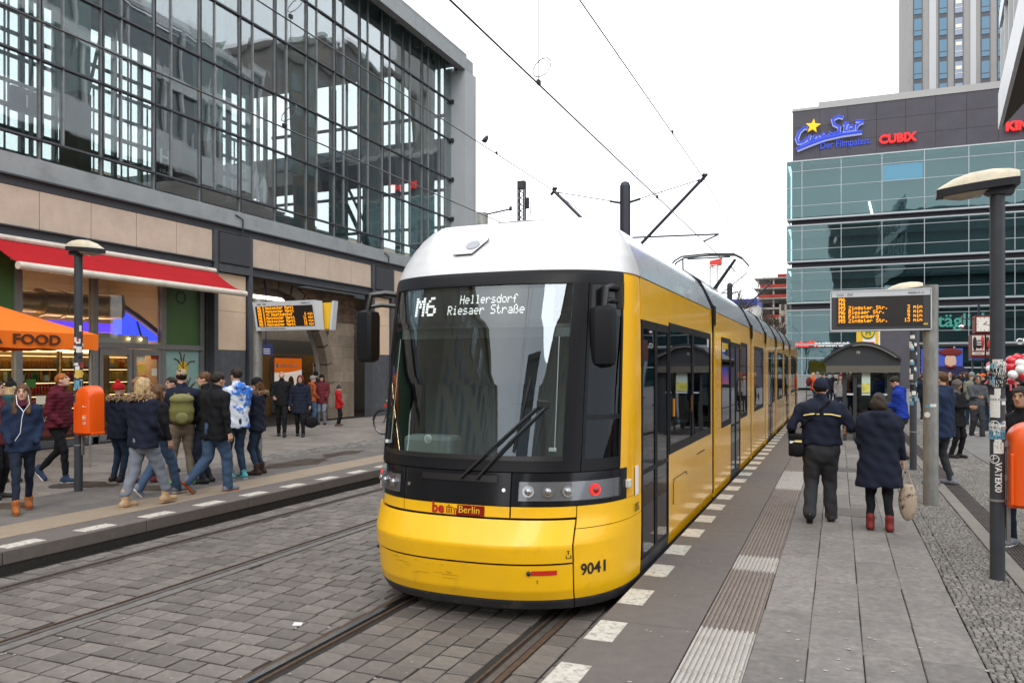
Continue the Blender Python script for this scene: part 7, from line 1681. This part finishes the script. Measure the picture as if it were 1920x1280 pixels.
BLWH = mat('cloth_blue_white', (.03,.16,.6), .7, bump=.3, bscale=40, dirt=(.6,.65,.72), dscale=5, dlo=.47, dhi=.53)
HBL = hairm('hair_blond', (.42,.3,.16)); HBR = hairm('hair_brown', (.09,.045,.022)); HDK = hairm('hair_dark', (.022,.015,.012)); HRD = hairm('hair_ginger', (.3,.09,.02)); HAU = hairm('hair_auburn', (.12,.02,.015)); HGB = hairm('hair_greyish', (.04,.028,.023)); HLB = hairm('hair_light_brown', (.22,.12,.055))
CAMO = mat('cloth_grey_pattern', (.06,.065,.075), .85, var=.4, scale=14, bump=.3, bscale=40); CAPK = mat('cap_camo', (.28,.22,.15), .8, var=.4, scale=30)
P = {}
def walk(a, b, w=.09): return ((-w, a), (w, b))
# ----- left group
x, y = gp(42, 958); P['blue'] = (x, y, -122); p, d = person('long haired person in a blue jacket with white earphones and tan ankle boots', x, y, -122, 1.69, NAVY2, JN3, TANB, HBR, 'long', feet=walk(-.2,.26), hands=('pocket','pocket'), girth=1.08, scarf=c('scarf_plum', (.07,.012,.03)), legw=.85, yaw=-14, female=1, cuff=TANB, hood=1)
ew = thing('earphones', 'white earphone cable hanging down the blue jacket of the long haired person', 'earphones', loc2w(x, y, -122, d['hcx'])); g = MB(); g.tube([loc2w(x,y,-122,q) for q in (d['Hd']((-.072,.03,-.03)), d['neck']+V3(-.07,.12,.0), d['neck']+V3(0,.16,-.1), V3(.02,.19,1.25), V3(.04,.2,1.05), V3(.1,.2,.95))], .0035, 5); g.tube([loc2w(x,y,-122,q) for q in (d['Hd']((.072,.03,-.03)), d['neck']+V3(.07,.12,.0), d['neck']+V3(0,.16,-.1))], .005, 5); obj('cable', g, WHITE, ew)
x, y = gp(20, 905); person('person in a dark teal coat and black pompom hat at the left edge', x, y, 35, 1.68, TEAL, JN3, SHB, HBL, 'mid', 'pom', BLK, coat=.42, girth=1.15, hands=('side','pocket'), lod=1, hood=1)
x, y = gp(-8, 935); person('person in dark clothes mostly cut off by the left edge of the picture', x, y, -60, 1.72, BURG, BLK, SHB, HDK, 'short', coat=.45, lod=1)
x, y = gp(110, 903); person('ginger haired person in a maroon padded jacket looking up behind the left lamp pole', x, y, -72, 1.82, MARN, BLK, SHN, HRD, 'short', feet=walk(-.36,.2,.07), lift=(.12,0), hands=('pocket','pocket'), puff=1, hood=1, yaw=6, pitch=24, girth=1.12, coat=.5, legw=.9, cuff=SOLEW, lean=4)
x, y = gp(268, 948); P['blond'] = (x, y, -4); person('blond person in a navy fur hooded parka, light grey jeans and beige boots', x, y, -4, 1.77, NAVY, GRYJ, BEIB, HBL, 'mid', feet=walk(-.17,.33,.1), hands=('pocket','pocket'), fur=FURT, hood=1, girth=1.22, coat=.455, female=1, legw=1.12, cuff=BEIB)
x, y = gp(296, 928); P['purse'] = (x, y, -62); p, d = person('brown haired person in a black jacket and blue jeans just behind the blond one', x, y, -14, 1.66, BLK, JN1, SHG_, HBR, 'mid', feet=walk(-.22,.3), lift=(.05,0), hands=('pocket','side'), girth=1.1, coat=.5, female=1, legw=1.1, cuff=SOLEW, hood=1)
def fbag(P_): return un([ell(P_, (-.24,-.02,.95), (.06,.17,.15)), cap(P_, (-.22,-.1,1.05), (-.14,-.02,1.42), .012, .012), cap(P_, (-.22,.1,1.05), (-.14,.03,1.42), .012, .012)], .02)
sdf_thing('shoulder_bag', 'olive grey shoulder bag between the blond person and the one in the black jacket', 'bag', x, y, -14, [('bag', fbag, (-.34,-.24,.76), (-.05,.24,1.46), .014, c('bag_olive', (.08,.08,.06)))])
x, y = gp(262, 905); person('person with light brown hair in a bun, dark coat, behind the blond one', x, y, -22, 1.76, NAVY, JN3, c('shoe_wine', (.12,.02,.03)), HLB, 'bun', coat=.46, hands=('pocket','pocket'), lod=1, feet=walk(-.1,.25))
x, y = gp(222, 902); person('person in a red pompom hat and dark blue coat beside the orange bin', x, y, 2, 1.65, NAVY2 if False else NAVY, JN2, SHB, HDK, None, 'pom', RED_, coat=.43, hands=('pocket','pocket'), fur=FURT, girth=1.1, lod=1, yaw=-10, hood=1)
x, y = gp(340, 908); P['pack'] = (x, y, 6); p, d = person('tall person in a camouflage cap and khaki trousers, seen from behind', x, y, 46, 1.88, NAVY, KHK, SHGR, HDK, 'short', 'cap', CAPK, feet=((-.17,0),(.17,.02)), hands=('front','front'), girth=1.15, legw=1.12, coat=.53)
def fpk(P_): return un([ell(P_, (0,-.22,1.27), (.18,.10,.22)), ell(P_, (0,-.24,1.12), (.17,.11,.16))], .06)+.004*np.sin(P_[..., 2]*40)
def fpk2(P_): return un([ell(P_, (0,-.25,1.40), (.185,.09,.09)), ell(P_, (0,-.33,1.1), (.1,.04,.1))], .01)
def fst(P_): return np.minimum(cap(P_, (-.1,-.17,1.46), (-.12,.05,1.55), .022, .022, (1,1,1)), cap(P_, (.1,-.17,1.46), (.12,.05,1.55), .022, .022))
sdf_thing('backpack', 'olive green backpack worn by the tall person in the camouflage cap', 'backpack', x, y, 46, [('pack', fpk, (-.24,-.4,.9), (.24,-.08,1.56), .015, OLV), ('lid', fpk2, (-.24,-.4,.95), (.24,-.1,1.54), .014, c('olive_light', (.18,.17,.07))), ('strap', fst, (-.2,-.24,1.4), (.2,.1,1.62), .012, OLV)])
x, y = gp(322, 885); person('person in brown trousers hidden behind the backpack wearer', x, y, 170, 1.74, GREYC, c('cloth_brown', (.08,.055,.035)), SHB, HDK, 'short', lod=1)
x, y = gp(384, 905); person('short haired young person in a black jacket, face turned left', x, y, 122, 1.84, BLK, JN3, SHB, HBR, 'short', hands=('pocket','pocket'), yaw=12, coat=.48, lod=1, collar=2)
x, y = gp(403, 922); person('striding person in a black wool coat and light blue jeans', x, y, -14, 1.84, BLK, JN1, SHG_, HDK, 'short', feet=walk(-.38,.2,.08), lift=(.13,0), hands=('side','side'), girth=1.25, coat=.44, legw=1.15, cuff=SOLEO, collar=2, lean=3)
x, y = gp(443, 897); person('tall short haired person in a blue and white patterned jacket, back to the camera', x, y, 70, 1.90, BLWH, JN2, c('shoe_teal', (.08,.3,.33), var=.6), HDK, 'short', hands=('front','front'), hood=1, girth=1.08, coat=.46, cuff=SOLEW, yaw=10)
x, y = gp(483, 889); person('person in a black beanie with a brown fur hood and blue jeans', x, y, 120, 1.72, NAVY, JN2, c('boot_dark', (.04,.025,.022)), HBR, 'mid', 'beanie', BLK, hands=('front','front'), fur=FURB, girth=1.12, coat=.455, hood=1, yaw=6, pitch=-8, legw=.95)
# ----- middle distance left
x, y = gp(528, 818); person('balding person in a black jacket looking up, walking hand in hand from the passage', x, y, -146, 1.84, BLK, BLK, SHB, None, None, hands=('side',(.19,.28,1.1)), feet=walk(.24,-.16), yaw=-6, pitch=42, girth=1.1, lod=1)
x, y = gp(563, 818); p, d = person('auburn haired person in a long navy padded coat carrying a black handbag', x, y, -150, 1.72, NAVY, BLK, SHB, HAU, 'bob', hands=('bag','side'), puff=2, coat=.38, girth=1.05, lod=1, feet=walk(.14,-.12), scarf=NAVY)
def fhb(P_): return un([np.maximum(ell(P_, (-.3,.05,.42), (.2,.09,.18)), P_[..., 2]-.55), cap(P_, (-.4,.05,.52), (-.3,.05,.68), .012, .012), cap(P_, (-.2,.05,.52), (-.3,.05,.68), .012, .012)], .01)
sdf_thing('handbag', 'black leather handbag held by the person in the long navy coat', 'handbag', x, y, -150, [('bag', fhb, (-.54,-.1,.2), (-.06,.2,.72), .016, BLK)], base=(-.3,0,.5))
x, y = gp(586, 797); person('person in a rust orange jacket and grey beanie standing in the passage mouth', x, y, -35, 1.66, RUSTC, JN1, SHB, None, None, 'beanie', GREYC, hands=('pocket','pocket'), hood=1, lod=1)
x, y = gp(603, 796); person('person in a burgundy padded coat and dark hat beside the ochre wall', x, y, -150, 1.7, BURG, GRYJ, SHB, HDK, 'mid', 'beanie', BLK, puff=2, coat=.42, hands=('pocket','pocket'), lod=1)
x, y = gp(592, 789); person('person in a black hat half hidden behind the rust orange jacket', x, y, 30, 1.8, BLK, BLK, SHB, HDK, 'short', 'beanie', BLK, lod=2)
x, y = gp(635, 798); person('child in a bright red jacket and dark pompom hat looking right', x, y, -58, 1.33, RED_, BLK, c('shoe_brown', (.1,.06,.035)), None, None, 'pom', DKG, hands=('pocket','pocket'), hood=1, girth=1.2, coat=.44, lod=1)
# ----- right platform
x, y = gp(1539, 978); P['drv'] = (x, y, 2); p, d = person('person in a navy uniform jacket with reflective stripes and navy knit hat', x, y, 2, 1.76, NAVY, DKG, SHB, HDK, 'short', 'beanie', NAVY, feet=((-.13,-.12),(.12,.14)), lift=(.05,0), hands=((-.33,.16,1.05),(.32,.2,1.12)), girth=1.32, coat=.545, legw=1.25, collar=2)
sr = mat('reflective_yellow', (.8,.65,.25), .3)
def strip(pts): 
    g = MB(); g.tube([V3(*q) for q in pts], .0085, 5); o = obj('reflective_stripe', g, sr, d['jk']); return o
jx = lambda s: s
def onback(X, Z): 
    return None
def fjmesh_back(me, xs, z):
    co = np.array([v.co[:] for v in me.vertices]); out = []
    for X in xs:
        m_ = (np.abs(co[:,0]-X) < .02) & (np.abs(co[:,2]-z(X)) < .03); out.append((X, (co[m_][:,1].min() if m_.any() else -.16)-.004, z(X)))
    return out
for a, b in ((-.20,-.02),(.03,.22)):
    pts = fjmesh_back(d['jk'].data, lin(a, b, 8), lambda X: 1.335-.22*max(0, abs(X)-.11)); strip(pts)
g = MB(); pts = fjmesh_back(d['jk'].data, lin(-.24, .1, 9), lambda X: 1.16+(X+.24)*1.0); g.tube([V3(*q) for q in pts], .012, 5)
def fsb(P_): return un([np.maximum(np.abs(P_[..., 0]+.29)-.085, np.maximum(np.abs(P_[..., 1]+.04)-.1, np.abs(P_[..., 2]-.94)-.13)), ell(P_, (-.27,-.16,.9), (.08,.04,.09)), ell(P_, (-.29,-.04,1.06), (.08,.1,.03))], .03)
sb = sdf_thing('shoulder_bag', 'black messenger bag with yellow tab at the hip of the uniformed person', 'bag', x, y, 2, [('bag', fsb, (-.46,-.28,.74), (-.12,.14,1.14), .016, BLK)])
gg = MB(); gg.v = [(a, b, c_-1.0) for a, b, c_ in g.v]; gg.f = g.f; gg.m = g.m; gg.t = g.t; WL[sb.name] = Vector((0,0,0)); obj('strap', gg, BLK, sb)
g = MB(); g.box(-.3,-.22,-.205,-.198,-.01,.015); obj('tab', g, sr, sb); g = MB(); g.box(-.36,-.27,-.15,-.146,-.03,.0); obj('lettering', g, WHITE, sb)
x, y = gp(1648, 990); P['wom'] = (x, y, 2); p, d = person('dark haired person in a long navy hooded coat and red ankle boots', x, y, 2, 1.60, NAVY, BLK, REDB, HGB, 'bob', feet=((-.1,-.06),(.1,-.12)), hands=('pocket','bag'), hood=1, girth=1.38, coat=.31, female=1, legw=.95, cuff=SHB)
TOTE = mat('tote_pattern', (.42,.34,.26), .8, dirt=(.05,.04,.035), dscale=13, dlo=.52, dhi=.6, bump=.3)
def ftt(P_): return un([np.maximum(ell(P_, (.31,.04,.33), (.1,.075,.23)), P_[..., 2]-.53)], .01)
def fth(P_): return np.minimum(cap(P_, (.25,.04,.5), (.29,.06,.70), .01, .01), cap(P_, (.37,.04,.5), (.3,.06,.70), .01, .01))
sdf_thing('tote_bag', 'beige and black patterned tote bag hanging from the right hand of the coated person', 'bag', x, y, 2, [('bag', ftt, (.18,-.08,.06), (.44,.16,.58), .014, TOTE), ('handle', fth, (.2,-.02,.44), (.44,.12,.74), .01, TOTE)], base=(.3,0,.4))
x, y = gp(1690, 862); person('person in a bright blue padded jacket looking down at a phone, grey hoodie collar', x, y, 82, 1.74, BBLU, DKG, SHB, HDK, 'short', hands=('phone','phone'), puff=1, girth=1.15, coat=.5, pitch=-30, lean=8, hood=1, lod=0)
hx_, hy_ = x, y; ph = thing('phone', 'dark phone held by the person in the bright blue jacket', 'phone', loc2w(hx_, hy_, 82, (0,.42,1.2))); g = MB(); c0 = loc2w(hx_, hy_, 82, (0,.44,1.2)); g.obox(c0, (.0,.04,0), (-.05,0,.05), (.004,0,.004)); obj('case', g, BLACK, ph)
x, y = gp(1766, 908); person('person in a navy hooded coat whose head the grey display pole hides', x, y, 60, 1.84, NAVY2, DKG, SHG_, HBR, 'short', hands=('pocket','pocket'), hood=1, girth=1.3, coat=.42, feet=((-.13,.1),(.16,-.05)), cuff=SHB)
x, y = gp(1793, 858); person('person in a dark grey headscarf looking at a phone, black coat', x, y, -128, 1.66, BLK, BLK, SHB, None, None, 'hijab', c('scarf_grey', (.1,.085,.08)), hands=('phone','phone'), coat=.4, pitch=-14, lod=1, skin=SKN2, girth=1.1)
x2, y2 = x, y; ph = thing('phone', 'phone in the hands of the person in the dark grey headscarf', 'phone', loc2w(x2, y2, -128, (0,.42,1.2))); g = MB(); g.obox(loc2w(x2, y2, -128, (0,.43,1.2)), (.06,0,.03), (0,.035,0), (-.003,0,.005)); obj('case', g, BLACK, ph)
def fgt(P_): return np.maximum(ell(P_, (.3,-.05,.82), (.06,.16,.24)), P_[..., 2]-1.0)
sdf_thing('cloth_bag', 'pale grey cloth bag hanging beside the person in the dark headscarf', 'bag', x, y, -128, [('bag', fgt, (.2,-.26,.5), (.4,.16,1.06), .018, c('bag_pale', (.3,.33,.35)))], base=(.3,0,.8))
x, y = gp(1832, 818); person('person in a grey patterned hoodie, hood up, walking towards the camera with a phone', x, y, -168, 1.70, CAMO, DKG, SHB, None, None, hands=('fwd','phone'), hood=2, girth=1.15, legw=1.2, skin=SKN2, lod=1, feet=walk(.14,-.12), coat=.5, cuff=SOLEW)
x, y = gp(1915, 1024); person('dark haired person in a black and orange jacket at the right edge behind the bin', x, y, 150, 1.70, BLK, JN3, SHG_, HDK, 'short', hands=('pocket','pocket'), skin=mat('skin_warm', (.42,.24,.15), .5, var=.06), cuff=SOLEW, coat=.48, feet=((-.2,.0),(.1,.0)))
x3, y3 = atd(1822, 27); person('person in a sage jacket with a dark backpack walking away across the plaza', x3, y3, 10, 1.78, SAGE, JN2, SHB, None, None, 'beanie', GREYC, lod=2, feet=walk(.2,-.2), hands=('pocket','side'))
x3, y3 = atd(1843, 26); person('person in a black cap with orange panel among the plaza crowd', x3, y3, 120, 1.74, BLK, JN3, SHB, HDK, 'short', 'cap', ORNG, lod=2)
x3, y3 = atd(1857, 24.5); person('person in black holding the small bunch of balloons', x3, y3, -10, 1.72, BLK, JN2, SHB, HDK, 'short', lod=1, hands=('up','side'), legw=1.1)
x3, y3 = atd(1899, 23.5); person('balloon seller in black standing under the large bunch of balloons', x3, y3, 170, 1.74, BLK, BLK, SHB, HDK, 'short', 'cap', BLK, lod=1, hands=('up','up'), skin=SKN2)
x3, y3 = atd(1916, 24); person('second person in black beside the balloon seller at the right edge', x3, y3, 200, 1.76, BLK, JN3, SHB, HDK, 'short', lod=2)
# ----- plaza crowd right of the shelter
crowd = [(1727,52,DKG,HGB,'standing left of the grey pole, head just above the platform crowd',20),(1731,30,NAVY,HDK,'navy coat left of the grey display pole, nearer than the one behind',-30),(1672,34,BBLU,HBR,'blue jacket right of the shelter back wall',100),(1769,38,c('cloth_brick', (.2,.05,.02)),HBR,'brick red coat just right of the grey pole in the crowd',150),(1781,40,c('cloth_cream', (.45,.4,.33)),HBL,'cream coat and blond hair in the crowd under the film poster',190),(1788,36,BLK,HDK,'black coat in the centre of the crowd under the film poster',30),(1796,34,BLK,HDK,'tall, black coat and dark hair before the film poster',0),(1806,44,NAVY,HGB,'navy jacket in the crowd left of the sage jacket',-40),(1812,36,NAVY2,HBR,'blue jacket just left of the sage jacket',80),(1834,46,BLK,HBL,'fair hair and black coat behind the sage jacket',0),(1775,60,GREYC,HDK,'grey coat far back in the crowd',60),(1762,48,BLK,HBR,'black jacket far back beside the grey pole',-90),(1801,58,BURG,HDK,'burgundy coat far back under the film poster',20),(1872,40,DKG,HDK,'dark grey coat behind the stickered lamp pole',30),(1885,38,BLK,HBR,'black coat behind the balloons',0)]
for px, dd, cl_, hr_, lab, hdg in crowd:
    x3, y3 = atd(px, dd); person('person, '+lab, x3, y3, hdg, 1.70+.08*math.sin(px), cl_, [JN3, BLK, JN2][px % 3], SHB, hr_, 'short' if px % 2 else 'mid', lod=2, feet=walk(.1,-.1), hands=('pocket','side'))
# ----- group at the far end of the tram
x3, y3 = atd(1525, 44); person('person in a bright orange red jacket with blond hair left of the shelter', x3, y3, -70, 1.70, ORNG, JN2, SHB, HBL, 'mid', lod=2, hood=1, girth=1.15, coat=.45)
def fbp(P_): return ell(P_, (0,-.26,1.2), (.18,.14,.26))
sdf_thing('backpack', 'burgundy backpack on the orange red jacket left of the shelter', 'backpack', x3, y3, -70, [('pack', fbp, (-.22,-.44,.9), (.22,-.08,1.5), .03, BURG)])
for px, dd, cl_, hr_, lab, hdg, hat_ in ((1541,41,BLK,HDK,'black coat directly right of the orange red jacket',60,None),(1549,39,NAVY,HGB,'navy padded coat and grey hair behind the knit hat of the uniformed person',10,None),(1561,42,BLK,HGB,'grey haired, black coat left of the shelter post',-20,None),(1533,48,GREYC,HBL,'grey coat and pale hat behind the orange red jacket',0,'beanie'),(1576,31,GREYC,HBR,'grey coat, long hair and burgundy hat facing the camera by the shelter',170,'beanie'),(1587,36,RUSTC,HBL,'rust coloured coat seen just left of the shelter post',200,None),(1603,34,DKG,None,'orange hat and dark coat seen through the shelter glass',-40,'beanie'),(1596,40,TEAL,HBL,'teal coat seen through the shelter glass',90,None)):
    x3, y3 = atd(px, dd); person('person, '+lab, x3, y3, hdg, 1.71, cl_, JN3, SHB, hr_, 'long' if px == 1576 else 'short', hat_, (BURG if px == 1576 else ORNG if px == 1603 else GREYC), lod=2, hands=('pocket','pocket'))
print('people', NP_[0], 'objects', len(COL.objects))
